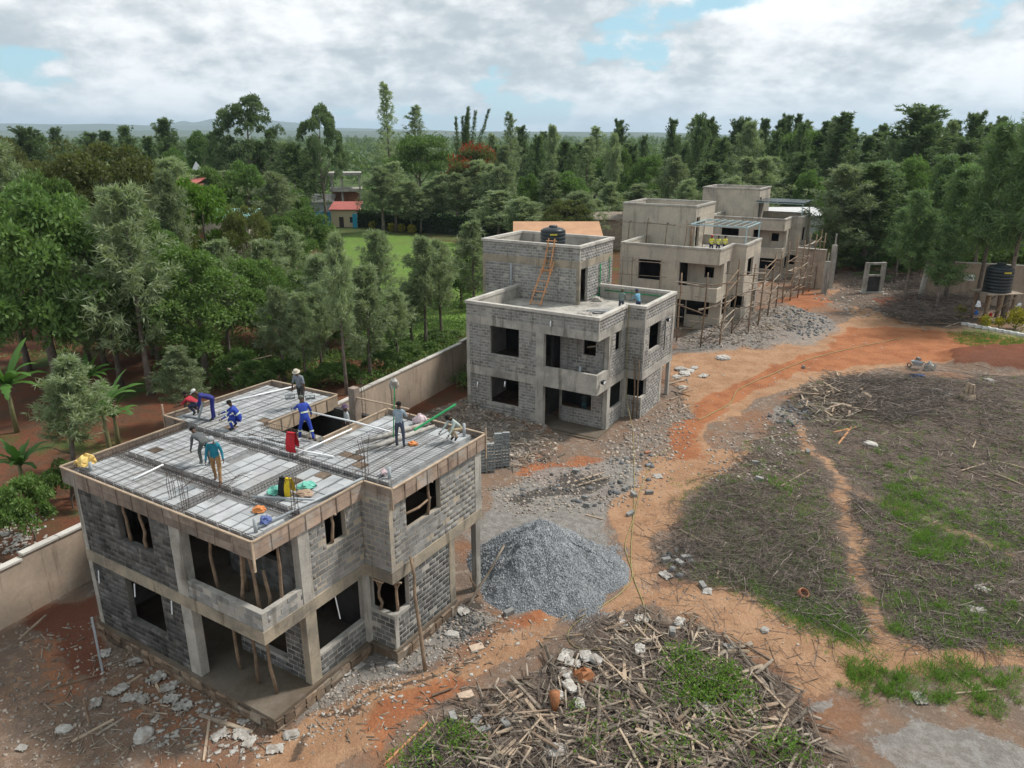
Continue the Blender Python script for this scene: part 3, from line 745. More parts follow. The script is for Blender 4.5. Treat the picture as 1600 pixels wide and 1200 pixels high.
# deck
OUT1 = [(-9.55, 0), (0, 0), (0, 4.6), (1.22, 4.6), (1.22, 9.95), (-3.7, 10.15), (-3.7, 6.55), (-6.75, 6.55), (-6.75, 10.35), (-10.7, 10.25), (-10.9, 4.95), (-9.55, 4.95)]
def in_poly(p, poly):
    r = False; x, y = p
    for i in range(len(poly)):
        (x1, y1), (x2, y2) = poly[i - 1], poly[i]
        if (y1 > y) != (y2 > y) and x < (x2 - x1) * (y - y1) / (y2 - y1) + x1: r = not r
    return r
v1.part('roof_slab', MB().prism(OUT1, 6.1, 6.26), M['rib'])
def deck_pots():
    pots = []; cross = [(-.2, .22), (1.7, 2.02), (4.55, 4.95)]
    i = 0; x = -10.6
    ymax = lambda x: 9.75
    while x < 1.0:
        y = .24
        while y < 10.1:
            bad = any(y < c1 and y + .385 > c0 for c0, c1 in cross)
            ok = all(in_poly((x + dx, y + dy), OUT1) for dx in (-.03, .45) for dy in (-.08, .46))
            beam = (-3.92 < x + .2 < -3.45 and y < 1.9) or (-2.85 < x + .2 < -2.4 and 1.9 < y < 4.8) or (-.35 < x + .2 < -.05)
            gap = -5.3 < x + .2 < -5.0 and 3.0 < y < 4.55
            if ok and not bad and not beam and not gap: pots.append((x, y)); y += .405
            else: y += .06
        x += .52
    camv = Vector((0, 0, CAM_H)); pots.sort(key=lambda p: (V(1, p[0], p[1], 6.4) - camv).length)
    mb = MB().box(0, .43, 0, .402, 0, .16); me = mb.mesh('hollow_floor_block', M['pot']); me2 = mb.mesh('hollow_floor_block', M['plinth'])
    rest = MB()
    for k, (x, y) in enumerate(pots):
        dz = rng.uniform(-.012, .012); dy = rng.uniform(-.006, .006)
        if k < 295: put('hollow_floor_block', me2 if rng.random() < .03 else me, v1.root, (x, y + dy, 6.262 + dz), (0, 0, rng.uniform(-.01, .01)))
        else: rest.box(x, x + .43, y + dy, y + .402 + dy, 6.262, 6.42 + dz)
    rest.build('hollow_floor_block_rows', M['pot'], v1.root, kind='stuff')
deck_pots()
# shuttering boards round the deck edge
def shutter(a, b, m, z0=5.93, z1=6.5, rail=True, step=.62, two=True, inner=False):
    a, b = Vector((*a, 0)), Vector((*b, 0)); d = (b - a); n = max(1, round(d.length / step)); t = d.normalized(); nrm = Vector((t.y, -t.x, 0))
    for i in range(n):
        p, q = a + d * (i / n), a + d * ((i + 1) / n); g = t * .004; sag = rng.uniform(-.012, .012)
        mb = MB()
        halves = ((z0, (z0 + z1) / 2 - .008), ((z0 + z1) / 2 + .002, z1 - .01)) if two else ((z0, z1 - .01),)
        for h0, h1 in halves:
            off = nrm * rng.uniform(0, .008)
            vs = [p + g + off, q - g + off, q - g + nrm * .03 + off, p + g + nrm * .03 + off]
            mb.add([(w.x, w.y, z + sag) for z in (h0, h1) for w in vs], [(0, 3, 2, 1), (4, 5, 6, 7), (0, 1, 5, 4), (1, 2, 6, 5), (2, 3, 7, 6), (3, 0, 4, 7)])
        mb.build('shuttering_board', m, v1.root)
        if i:
            mb = MB(); c = p + nrm * .047; lo = z0 - (.18 if rng.random() < .12 else 0)
            mb.bar((c.x, c.y, lo), (c.x, c.y, z1 - .03), .03, .022); mb.build('batten', M['ply_old'], v1.root)
    if rail:
        c0, c1 = a + nrm * .02, b + nrm * .02
        MB().bar((c0.x, c0.y, z1 + .012), (c1.x, c1.y, z1 + .012), .075, .045).build('top_rail', M['wood'], v1.root)
o = .05
shutter((-9.6, -o), (o, -o), M['ply_old'], step=.8)
shutter((o, -o), (o, 4.6 - o), M['ply'])
shutter((o, 4.6 - o), (1.22 + o, 4.6 - o), M['ply_old'], step=.7)
shutter((1.22 + o, 4.6 - o), (1.22 + o, 9.95 + o), M['ply'])
shutter((1.22 + o, 9.95 + o), (-3.7, 10.15 + o), M['ply_old'])
shutter((-6.75, 10.35 + o), (-10.75, 10.25 + o), M['ply_old']); shutter((-10.75, 10.25 + o), (-10.95, 4.9), M['ply_old'])
shutter((-10.95, 4.9), (-9.6, 4.9), M['ply_old']); shutter((-9.6, 4.9), (-9.6, -o), M['ply_old'])
shutter((-3.72, 10.15), (-3.72, 6.53), M['wood'], two=False); shutter((-6.73, 6.53), (-6.73, 10.35), M['wood'], two=False)
for q in ((o + .02, -o - .02, 5.55, 6.56), (1.3, 4.52, 5.75, 6.5), (1.31, 10.02, 5.5, 6.75), (-10.97, 4.86, 5.6, 7.0)):
    MB().bar((q[0], q[1], q[2]), (q[0], q[1], q[3]), .06, .05).build('corner_post', M['wood'], v1.root)

# ---- house 2, block walls complete
C2 = dict(L=-9.5, P=1.22, D1=4.3, DE=9.8, LW=-12.3, LY=6.36, BY=11.8, zf=-.1, zf0=-.1, zg=-.4, b0=2.66, b1=3.2, r0=6.08, r1=6.6, pier=(-4.25, -3.7),
          blk='block', side='block', low='block', left='block', core='mortar', cores='mortar', corel='mortar', cm='conc', cmt='conc',
          gw=(-7.7, -5.5, .85, 2.66), uw=(-7.7, -5.5, 4.2, 6.07), nw=(2.6, 3.55, 4.8, 6.07), bw=(5.2, 7.25, 4.35, 6.07), sill_s=1.05, sill_c=1.45, joint=.042,
          tower=(-12.35, -4.5, 6.36, 11.85), tz=(9.05, 9.55, 10.45, 10.62))
def top_slab(v, c):
    B = v.boxp; L, P, D1, DE, LW = c['L'], c['P'], c['D1'], c['DE'], c['LW']; r0, r1 = c['r0'], c['r1']; m = M[c['cm']]
    B('beam', m, L - .02, .02, -.02, .22, r0, r1); B('beam', m, -.22, .02, .22, D1 - .02, r0, r1); B('beam', m, -.22, P + .02, D1 - .02, D1 + .22, r0, r1)
    B('beam', m, P - .22, P + .02, D1 + .22, DE + .02, r0, r1); B('beam', m, L - .02, L + .2, .22, c['LY'], r0, r1)
    v.part('roof_slab', MB().prism([(L + .2, .2), (-.2, .2), (-.2, D1 + .2), (P - .2, D1 + .2), (P - .2, DE - .02), (-3.2, DE - .02), (-3.2, c['BY']), (LW, c['BY']), (LW, c['LY']), (L + .2, c['LY'])], r0 + .1, r1 - .02), M['conc'])
v2 = Villa(2, 'second house, bare grey block walls, wooden ladder and black tank on its roof tower')
shell(v2, C2); top_slab(v2, C2)
v2.wall('x', 0.0, -1, C2['pier'][1], .0, 3.2, 3.95, core='conc', name='balcony_parapet'); v2.wall('y', 0.0, 1, .2, 1.6, 3.2, 3.9, core='conc', name='balcony_parapet')
parapet(v2, C2, 7.36, 7.54, 'block', 'mortar', M['coping']); tower(v2, C2, 'block', 'mortar', 'conc_tan', M['coping'])
v2.finish_blocks()
v2.boxp('porch_slab', M['conc_dk'], -3.6, .25, -.35, .0, -.55, -.1)
# ---- houses 3 and 4, plastered
for b, lab in ((3, 'third house, plastered beige, workers in yellow vests on its terrace'), (4, 'farthest plastered house with dark-roofed pergola frame on its terrace')):
    C3 = dict(C2); C3.update(blk=None, side=None, low=None, left=None, core='plaster', cores='plaster', corel='plaster', cm='plaster', cmt='plaster', zf=-.3, zf0=-.3, zg=-.6, tower=(-12.2, -4.5, 6.4, 12.5), tz=(9.5, 9.7, 10.45, 10.62))
    if b == 4: C3['tower'] = (-12.5, -4.9, 6.4, 12.3)
    w = Villa(b, lab); shell(w, C3); top_slab(w, C3)
    w.wall('x', 0.0, -1, C3['pier'][1], .0, 3.2, 3.95, core='plaster', name='balcony_parapet'); w.wall('y', 0.0, 1, .2, 1.6, 3.2, 3.9, core='plaster', name='balcony_parapet')
    parapet(w, C3, 7.36, 7.54, None, 'plaster', M['conc']); tower(w, C3, None, 'plaster', 'plaster', M['conc'])


# ------------------------------------------------------------------ boundary walls
def wall_run(pts, tops, z0, label, name='boundary_wall', t=.2, post=True):
    """plastered wall following world points with stepped top and coping slabs"""
    root = empty(name, (pts[0][0], pts[0][1], 0), 0, label, 'wall'); ox, oy = pts[0]
    for (a, b), top in zip(zip(pts[:-1], pts[1:]), tops):
        a = Vector((a[0] - ox, a[1] - oy, 0)); b = Vector((b[0] - ox, b[1] - oy, 0)); d = (b - a).normalized()
        MB().bar((a.x, a.y, (z0 + top) / 2), (b.x, b.y, (z0 + top) / 2), t, top - z0).build('wall_panel', M['plaster_wall'], root)
        n = max(1, round((b - a).length / 1.5))
        for i in range(n):
            p, q = a.lerp(b, i / n + .002), a.lerp(b, (i + 1) / n - .002); dz = rng.uniform(-.008, .008)
            MB().bar((p.x, p.y, top + .045 + dz), (q.x, q.y, top + .045 + dz), t + .12, .085).build('coping', M['coping'], root)
    return root
def L1(x, y): w = V(1, x, y); return (w.x, w.y)
def wx(y): return -12.85 - (y * 2.15 / 27)
wall_run([L1(wx(y), y) for y in (-16, -.6, 8, 19.4, 32, 44)], [2.12, 2.3, 2.3, 2.5, 2.62], -.7, 'long beige plastered boundary wall running behind the houses')


# ------------------------------------------------------------------ trees
nr = np.random.RandomState(11)
def unit(n):
    v = nr.normal(size=(n, 3)); return v / np.linalg.norm(v, axis=1)[:, None]
def leaves(P, D, ln, wd, up=None):
    """one diamond quad per leaf: base P, direction D"""
    n = len(P); ln = ln * nr.uniform(.65, 1.3, (n, 1)); wd = wd * nr.uniform(.7, 1.25, (n, 1))
    D = D / (np.linalg.norm(D, axis=1)[:, None] + 1e-9)
    s = np.cross(D, unit(n) if up is None else up); s /= (np.linalg.norm(s, axis=1)[:, None] + 1e-9)
    v = np.stack([P, P + D * ln * .45 + s * wd * .5, P + D * ln, P + D * ln * .45 - s * wd * .5], 1)
    return v.reshape(-1, 3)
def leaf_mesh(name, vs, mats, mi=None, rnd=None):
    v = np.concatenate(vs); n = len(v) // 4
    return np_mesh(name, v, np.arange(n * 4).reshape(n, 4), mats, rnd=nr.uniform(0, 1, n) if rnd is None else rnd, mi=mi)
def trunk_mesh(name, H, r, bends=.15, limbs=6, lo=.35, reach=.3, up=.6):
    mb = MB(); n = 7; pts = []; x = y = 0
    for i in range(n):
        x += rng.uniform(-bends, bends); y += rng.uniform(-bends, bends)
        if i == 0: x = y = 0
        pts.append(Vector((x, y, H * .92 * i / (n - 1) - (.3 if i == 0 else 0))))
    mb.tube(pts, [r * (1.25 if i == 0 else 1) * (1 - .82 * i / (n - 1)) for i in range(n)], 7)
    for k in range(limbs):
        q = lo + (.9 - lo) * k / max(1, limbs); i = min(n - 2, int(q * (n - 1))); p = pts[i].lerp(pts[i + 1], q * (n - 1) - i)
        a = k * 2.4 + rng.uniform(-.4, .4); L = H * reach * (1.1 - q) * rng.uniform(.8, 1.2); d = Vector((math.cos(a), math.sin(a), up))
        mb.tube([p, p + d * L * .5 + Vector((0, 0, L * .05)), p + d * L + Vector((0, 0, L * .2))], [r * .42 * (1.1 - q), r * .28 * (1.1 - q), r * .08], 5)
    return mb.mesh(name, M['trunk'], True)


def crown_dense(seed, n=19000, R=4.5, H=9.0, z0=.9, m='lf_dense', ln=.30, wd=.16, nb=70, low=.38, bk=.85):
    """rounded, lumpy, heavy crown, base of the tree at the origin"""
    nr.seed(seed); u = unit(nb); u[:, 2] = np.abs(u[:, 2]) * (1.0 + low) - low
    k = nr.uniform(.62, .95, (nb, 1)); c = u * k * np.array([R, R, (H - z0) * .55]); c[:, 2] += z0 + (H - z0) * .42
    br = nr.uniform(.13, .31, nb) * R * bk
    i = nr.randint(0, nb, n); d = unit(n); d[:, 2] = np.where(d[:, 2] < -.35, -d[:, 2], d[:, 2])
    rad = br[i][:, None] * nr.uniform(.55, 1.05, (n, 1)) ** .6; P = c[i] + d * rad * np.array([1, 1, .8])
    dr = d * .6 + unit(n) * .8 + np.array([0, 0, -.25])
    shade = (nr.uniform(0, 1, nb)[i] * .5 + nr.uniform(0, 1, n) * .5)
    return leaf_mesh('crown', [leaves(P, dr, ln, wd)], M[m], rnd=shade)
def crown_silky(seed, H=11.0, n_br=64, z0=.28, R=2.0, m='lf_silk', per=24, ln=.40, wd=.062, tip=.5):
    """feathery upright crown of drooping narrow leaves on whorled branches"""
    nr.seed(seed); Ps, Ds, sh = [], [], []
    for b in range(n_br):
        q = z0 + (1 - z0) * (b / n_br) ** .92; a = b * 2.4 + nr.uniform(-.5, .5)
        L = R * (1.12 - .95 * ((q - z0) / (1 - z0)) ** 1.2) * nr.uniform(.4, 1.4) * (.75 if q < z0 + .1 else 1)
        up = .45 + .9 * q * tip; d = np.array([math.cos(a), math.sin(a), up]); base = np.array([0, 0, H * q * .95])
        s = nr.uniform(.15, 1.0, (per, 1)) ** .7; C = base + d * L * s + nr.normal(size=(per, 3)) * .13 * L ** .5; bs = nr.uniform(0, 1)
        for c in C:
            k = 7; dd = unit(k) * .9 + d * .55 + np.array([0, 0, nr.uniform(-.9, .7)])
            Ps.append(np.repeat(c[None], k, 0) + unit(k) * .05); Ds.append(dd); sh.append(np.clip(nr.uniform(0, 1, k) * .45 + bs * .3 + nr.uniform(0, .3), 0, 1))
    # plume at the top
    return leaf_mesh('crown', [leaves(np.concatenate(Ps), np.concatenate(Ds), ln, wd)], M[m], rnd=np.concatenate(sh))
def crown_tall(seed, H=22.0, n=15000, z0=.3, R=3.2, m='lf_tall', clumps=75, ln=.36, wd=.13, taper=.8, drop=-.5, gap=.0):
    """tall open crown of separate clumps, ragged outline"""
    nr.seed(seed); q = z0 + (1 - z0) * nr.uniform(0, 1, clumps) ** .8; a = nr.uniform(0, 6.283, clumps)
    qq = np.clip((q - z0) / (1 - z0), 0, 1); env = (np.sin(np.clip(qq, .02, 1) ** .6 * math.pi * .93) * (1 - taper * .35 * q)) if taper < .5 else np.minimum(1, .35 + qq * 3) * (1.02 - qq) ** .62
    rr = R * env * nr.uniform(.3, 1.12, clumps)
    c = np.stack([np.cos(a) * rr, np.sin(a) * rr, q * H], 1); br = nr.uniform(.13, .34, clumps) * R * (.4 + .75 * env)
    i = nr.randint(0, clumps, n); d = unit(n); P = c[i] + d * (br[i] * nr.uniform(.3, 1.05, n) ** .5)[:, None] * np.array([.9, .9, 1.25])
    dr = unit(n) * .9 + d * .4 + np.array([0, 0, drop]); sh = nr.uniform(0, 1, clumps)[i] * .45 + nr.uniform(0, .55, n)
    return leaf_mesh('crown', [leaves(P, dr, ln, wd)], M[m], rnd=sh)
def crown_flat(seed, R=6.0, H=9.0, n=13000, m='lf_mid', layers=16, red=False):
    nr.seed(seed); a = nr.uniform(0, 6.283, layers); r = nr.uniform(.1, .8, layers) * R
    c = np.stack([np.cos(a) * r, np.sin(a) * r, H * (.62 + .33 * nr.uniform(0, 1, layers)) - r * .18], 1); br = nr.uniform(.22, .4, layers) * R
    i = nr.randint(0, layers, n); th = nr.uniform(0, 6.283, n); k = np.sqrt(nr.uniform(0, 1, n)) * br[i]
    P = c[i] + np.stack([np.cos(th) * k, np.sin(th) * k, nr.normal(size=n) * .22 - (k / br[i]) ** 2 * .35], 1)
    dr = unit(n) * np.array([1, 1, .45])
    vs = [leaves(P, dr, .34, .16)]
    if red:
        top = P[nr.randint(0, n, 1500)] + np.array([0, 0, .3]); vs.append(leaves(top, unit(1500) + np.array([0, 0, .5]), .34, .2))
        return leaf_mesh('crown', vs, [M[m], M['lf_red']], mi=np.r_[np.zeros(n), np.ones(1500)])
    return leaf_mesh('crown', vs, M[m])
def crown_spires(seed, H=18.0, n=12000, m='lf_tall'):
    nr.seed(seed); k = 13; a = nr.uniform(0, 6.283, k); base = np.stack([np.cos(a) * .5, np.sin(a) * .5, np.full(k, H * .3)], 1)
    top = np.stack([np.cos(a) * nr.uniform(.4, 3.2, k), np.sin(a) * nr.uniform(.4, 3.2, k), H * nr.uniform(.6, 1.0, k)], 1)
    i = nr.randint(0, k, n); s = nr.uniform(.05, 1, n); P = base[i] + (top - base)[i] * s[:, None]
    P += unit(n) * (nr.uniform(.1, .75, n) * (1.08 - s))[:, None]
    return leaf_mesh('crown', [leaves(P, unit(n) * .6 + np.array([0, 0, .9]), .34, .09)], M[m])
def crown_needle(seed, H=13.0, n_br=80, R=3.3, per=28, z0=.34, m='lf_casu'):
    nr.seed(seed); Ps, Ds = [], []
    for b in range(n_br):
        q = z0 + (1 - z0) * (b / n_br); a = nr.uniform(0, 6.283); L = R * (1.15 - .9 * q) * nr.uniform(.5, 1.2)
        d = np.array([math.cos(a), math.sin(a), .75]); s = nr.uniform(.15, 1, (per, 1))
        C = np.array([0, 0, H * q * .93]) + d * L * s + nr.normal(size=(per, 3)) * .2; C[:, 2] -= (s[:, 0] ** 2) * L * .25
        k = 6; c = np.repeat(C, k, 0); Ps.append(c); Ds.append(unit(len(c)) * .8 + np.array([0, 0, -.35]) + d * .35)
    return leaf_mesh('crown', [leaves(np.concatenate(Ps), np.concatenate(Ds), .42, .066)], M[m])


KIND = {}
def reg(key, H, R, crown, trunk): KIND[key] = (H, R, crown, trunk)
reg('dense', 9.0, 4.6, crown_dense(1), trunk_mesh('trunk', 7.5, .32, .12, 7))
reg('dense2', 9.0, 4.6, crown_dense(2, m='lf_mid', nb=75, ln=.27, wd=.13, n=19000), trunk_mesh('trunk', 7.5, .26, .15, 8))
reg('olive', 9.0, 4.6, crown_dense(3, m='lf_olive', nb=95, ln=.22, wd=.11, n=23000), trunk_mesh('trunk', 7.5, .3, .12, 7))
reg('lime', 7.5, 4.2, crown_dense(4, m='lf_lime', H=7.5, R=4.2, nb=46, n=15000), trunk_mesh('trunk', 6, .24, .12, 7))
for i in range(4): reg('silk%d' % i, 11.0, 2.1, crown_silky(20 + i, z0=(.30, .42, .24, .36)[i], R=(1.9, 1.6, 2.3, 1.9)[i]), trunk_mesh('trunk', 11.0, .16, .06, 5, reach=.12))
for i in range(3): reg('tall%d' % i, 22.0, 3.4, crown_silky(30 + i, H=22.0, z0=(.1, .16, .06)[i], R=(3.4, 2.7, 4.2)[i], n_br=(130, 110, 140)[i], per=19, ln=.56, wd=.13, m='lf_tall', tip=2.0), trunk_mesh('trunk', 21, .3, .15, 9, lo=.3, reach=.16))
reg('broad', 18.0, 7.0, crown_dense(40, H=18, R=7.0, z0=5.5, nb=62, n=15000, ln=.42, wd=.2, m='lf_tall', low=.5, bk=.6), trunk_mesh('trunk', 16, .42, .3, 10, lo=.35, reach=.38))
reg('slim', 26.0, 2.2, crown_silky(41, H=26, R=2.2, z0=.25, n_br=80, per=12, ln=.55, wd=.1, m='lf_silk', tip=1.2), trunk_mesh('trunk', 25, .26, .1, 9, reach=.08))
reg('flat', 9.0, 6.0, crown_flat(42), trunk_mesh('trunk', 7.5, .3, .2, 9, lo=.4, reach=.5))
reg('flame', 9.0, 6.0, crown_flat(43, red=True, m='lf_olive'), trunk_mesh('trunk', 7.5, .3, .2, 9, lo=.4, reach=.5))
reg('spire', 18.0, 3.0, crown_spires(44), trunk_mesh('trunk', 15, .28, .1, 6, reach=.1))
for i in range(2): reg('casu%d' % i, 13.0, 3.2, crown_needle(45 + i), trunk_mesh('trunk', 12.5, .17, .12, 8, reach=.2))
reg('bush', 2.6, 2.0, crown_dense(50, n=5500, R=1.9, H=2.6, z0=.1, m='lf_mid', ln=.2, wd=.1, nb=26), trunk_mesh('trunk', 1.8, .07, .1, 5))
reg('bushd', 2.6, 2.0, crown_dense(51, n=5500, R=1.9, H=2.6, z0=.1, m='lf_dense', ln=.2, wd=.1, nb=26), trunk_mesh('trunk', 1.8, .07, .1, 5))

NAMES = {'silk': ('silky_oak_tree', 'feathery grey-green silky oak'), 'dense': ('broadleaf_tree', 'dark dense broadleaf tree'), 'olive': ('broadleaf_tree', 'olive-brown dense tree'), 'lime': ('broadleaf_tree', 'bright lime-green rounded tree'),
         'tall': ('tall_tree', 'tall dark ragged tree'), 'broad': ('tall_tree', 'tall wide open-crowned tree'), 'slim': ('tall_tree', 'slim very tall tree'), 'flat': ('flat_topped_tree', 'flat-topped tree'), 'flame': ('flame_tree', 'flat-topped tree with red flowers'),
         'spire': ('conifer_tree', 'many-spired dark conifer'), 'casu': ('casuarina_tree', 'wispy needle-leaved tree'), 'bush': ('bush', 'low leafy bush')}
def tree(kind, x, y, z, h, w=None, label=None, group=None, lean=(0, 0), rz=None):
    H, R, cm, tm = KIND[kind]; base = kind.rstrip('0123456789')
    base = 'bush' if kind.startswith('bush') else base
    nm, lab = NAMES[base]
    s = h / H; sw = (w / (2 * R)) if w else s
    r = empty(nm, (x, y, z), rng.uniform(0, 6.28) if rz is None else rz, label or lab, 'bush' if base == 'bush' else 'tree', group)
    r.rotation_euler[0], r.rotation_euler[1] = lean; r.scale = (sw, sw, s)
    put('crown', cm, r); put('trunk', tm, r)
    return r
def tpx(kind, px, Y, top, w=None, label=None, group=None, zg=None, lean=(0, 0)):
    """tree standing on the ground Y metres ahead whose top shows at photo row top"""
    zt = z_at(top, Y); z = -.25; x = x_at(px, Y, zt * .6)
    return tree(kind, x, Y, z, zt - z, w, label, group, lean)


NEAR = [  # kind, column, distance, top row, crown width, label
    ('dense', 55, 50, 285, 11.5, 'big dark rounded tree at the left edge behind the boundary wall'),
    ('olive', 165, 74, 207, 15, 'large olive-brown tree rising behind the dark rounded one at far left'),
    ('silk2', 12, 70, 212, 7, 'pale silky oak cut by the left edge of the view'),
    ('silk0', 112, 56, 312, 5.6, 'silky oak in front of the big dark rounded tree'),
    ('silk2', 205, 50, 285, 6.4, 'tall silky oak left of the bright green dome'),
    ('lime', 318, 84, 276, 10.5, None),
    ('olive', 385, 80, 312, 6.5, 'small olive-green dome right of the bright green tree'),
    ('dense2', 305, 54, 380, 10.5, 'broad mid-green tree above the timber heap behind the near house'),
    ('dense2', 215, 60, 300, 6, 'slender mid-green tree between silky oaks'),
    ('silk1', 268, 70, 262, 5, 'silky oak just left of the brown roof'),
    ('silk3', 436, 52, 445, 3.6, 'leftmost thin-trunked silky oak beside the deck corner'),
    ('silk0', 470, 51, 455, 3.4, 'silky oak directly behind the man in the pale hat'),
    ('silk1', 497, 54, 440, 3.2, 'short silky oak right of the man in the pale hat'),
    ('silk1', 531, 50, 358, 3.4, 'tall bare-stemmed silky oak standing closest to the lawn'),
    ('silk2', 572, 53, 412, 4.4, 'bushy silky oak at the foot of the lawn'),
    ('silk3', 618, 56, 448, 3.0, 'low silky oak behind the step in the boundary wall'),
    ('silk1', 661, 62, 366, 4.2, 'silky oak at the right edge of the lawn'),
    ('silk3', 686, 64, 372, 4.0, 'second silky oak at the right edge of the lawn'),
    ('silk0', 738, 72, 342, 5.0, 'silky oak touching the left side of the second house'),
    ('silk2', 590, 66, 358, 4.0, 'slim silky oak in front of the lawn'),
    ('silk0', 415, 66, 372, 5.5, 'silky oak behind the broad mid-green tree'),
    ('silk3', 452, 74, 352, 4.6, 'silky oak left of the lawn edge'),
    ('dense', 480, 95, 322, 8, 'dark shrubby tree beside the blue mural wall'),
    ('dense2', 445, 84, 332, 7, 'glossy green tree left of the mural wall'),
    ('silk0', 282, 44, 540, 3.4, 'small silky oak beside the deck corner with the man in red'),
    ('silk1', 350, 55, 410, 3.6, 'silky oak between broad tree and deck'),
    ('dense', 150, 57, 440, 6.5, 'dark tree low on the slope above the banana plants'),
    ('dense2', 240, 57, 470, 6, 'leafy tree above the red earth patch'),
    ('dense', 560, 62, 450, 5, 'dark leafy tree among the silky oak stems'),
    ('dense2', 95, 66, 262, 9, 'mid-green tree behind the big dark rounded one'), ('dense', 250, 62, 352, 7.5, 'dark dense tree below the bright green dome'), ('dense2', 400, 60, 395, 7, 'leafy green tree left of the thin silky oak stems'),
    ('silk2', 165, 52, 372, 5.6, 'silky oak between the two dark trees at left'), ('silk0', 345, 62, 372, 5, 'silky oak above the broad mid-green tree'), ('dense2', 475, 64, 420, 6, 'leafy tree in the thicket behind the pale hat'), ('silk2', 505, 60, 395, 5, 'broad silky oak in the thicket left of the lawn'),
    ('bushd', 380, 52, 545, 5, 'dark bush at the edge of the timber heap'), ('bush', 520, 52, 565, 4, 'bush at the foot of the bare stems'), ('bushd', 600, 56, 545, 4, 'dark bush behind the boundary wall step'), ('bushd', 440, 50, 560, 4.5, 'dark bush behind the pale hat'), ('bush', 690, 64, 515, 4.5, 'bush behind the wall beside the second house'), ('bushd', 645, 60, 530, 4.5, 'dark bush at the foot of the lawn'),
    ('silk3', 640, 62, 440, 4, 'low silky oak at the foot of the lawn'), ('dense', 20, 56, 390, 8, 'dark tree under the left edge crowns'),
    ('dense', 720, 78, 408, 6, 'dark leafy tree against the left wall of the second house'),
]
for k, px, Y, top, w, lab in NEAR: tpx(k, px, Y, top, w, lab or 'bright lime-green rounded tree left of the lawn')
tpx('silk1', 88, 34, 560, 4.4, 'leaning silky oak in front of the banana plant at left', lean=(R(4), R(-9)))
tpx('bush', 40, 30, 745, 3.4, 'low green bush against the boundary wall at far left')
tpx('bush', 105, 33, 720, 3.0, 'low green bush behind the wall near the deck corner')
for k, px, Y, top, w, lab in [
    ('broad', 385, 165, 138, 16, 'tall wide open-crowned tree standing left of the sky gap'),
    ('broad', 500, 150, 152, 11, 'tall rounded open-crowned tree above the concrete frame building'),
    ('slim', 605, 185, 122, 6, 'slimmest and tallest tree on the skyline'),
    ('slim', 650, 200, 160, 7.5, 'slim tall tree just right of the tallest one'),
    ('spire', 725, 185, 163, 13, 'many-spired dark conifer on the skyline above the flame tree'),
    ('slim', 797, 180, 170, 5, 'slim pointed tree above the flame tree'),
    ('flat', 655, 165, 200, 17, 'wide flat-topped tree in front of the skyline trees'),
    ('flame', 737, 150, 222, 13, None),
    ('tall0', 262, 190, 186, 9, 'dark ragged tree on the skyline left of the wide open-crowned tree'),
    ('tall1', 1310, 150, 176, 10, 'tallest dark ragged tree behind the far gate'),
    ('tall2', 1430, 135, 173, 15, 'broad dark tree rising right of the far gate'),
    ('flat', 1235, 165, 190, 15, 'dense flat-topped tree behind the farthest house'),
    ('flat', 1015, 190, 240, 15, 'layered flat-topped tree behind the third house'),
    ('silk2', 1372, 105, 252, 7.5, 'pale rounded silky oak behind the gate frame'),
    ('tall0', 1105, 170, 186, 7, 'thin open tree on the skyline above the third house'),
    ('dense2', 1325, 112, 330, 9, 'leafy tree right of the farthest house'),
    ('bush', 1345, 100, 400, 5, 'bright bush beside the left gate post'), ('bush', 1400, 97, 398, 6, 'bush behind the concrete gate frame'), ('bushd', 1440, 96, 405, 6, 'dark bush left of the tank wall'), ('bushd', 1370, 95, 425, 6, 'dark low bush behind the gate frame'),
    ('bush', 1520, 95, 380, 6, 'bush behind the tank wall'), ('bush', 1590, 90, 385, 6, 'bush behind the right end of the tank wall'), ('bushd', 1320, 106, 415, 6, 'dark bush left of the gate post'), ('dense2', 1290, 125, 360, 7, 'leafy tree behind the farthest terrace')]:
    tpx(k, px, Y, top, w, lab)
for k, px, Y, top, w, lab in [
    ('casu0', 1432, 78, 290, 7, 'wispy tree left of the water tank'), ('casu1', 1500, 80, 250, 8, 'wispy tree standing over the water tank'), ('casu0', 1560, 76, 180, 9, 'tall wispy tree behind the water tank'),
    ('casu1', 1610, 72, 150, 10, 'tallest wispy tree at the right edge'), ('casu0', 1478, 74, 345, 6, 'smaller wispy tree over the brushwood'), ('casu1', 1545, 92, 205, 9, 'wispy tree behind the tank wall'), ('casu0', 1470, 98, 235, 8, 'wispy tree beyond the gate columns'), ('casu1', 1640, 84, 170, 10, 'wispy tree mostly outside the right edge'), ('casu0', 1410, 92, 320, 6, 'wispy tree over the bush behind the gate')]:
    tpx(k, px, Y, top, w, lab)
# belt of trees behind the lawn and houses
GB = 'trees of the wooded belt behind the houses'
ORD = 'one two three four five six seven eight nine ten eleven twelve thirteen fourteen fifteen sixteen seventeen eighteen nineteen twenty twenty-one twenty-two twenty-three twenty-four twenty-five twenty-six twenty-seven twenty-eight twenty-nine thirty'.split()
def belt(px0, px1, n, Y0, Y1, t0, t1, kinds, w0, w1, lab):
    for i in range(n):
        px = px0 + (px1 - px0) * (i + rng.uniform(.1, .9)) / n
        tpx(rng.choice(kinds), px, rng.uniform(Y0, Y1), rng.uniform(t0, t1), rng.uniform(w0, w1), '%s, number %s from the left' % (lab, ORD[i]), GB)
TA = ['tall0', 'tall1', 'tall2']; SI = ['silk0', 'silk1', 'silk2', 'silk3']
belt(590, 790, 11, 138, 146, 238, 300, SI, 6, 9, 'silky oak in the row along the hedge beyond the lawn')
belt(-60, 330, 13, 150, 230, 200, 232, TA + ['dense', 'olive'], 6, 11, 'dark tree on the skyline at upper left')
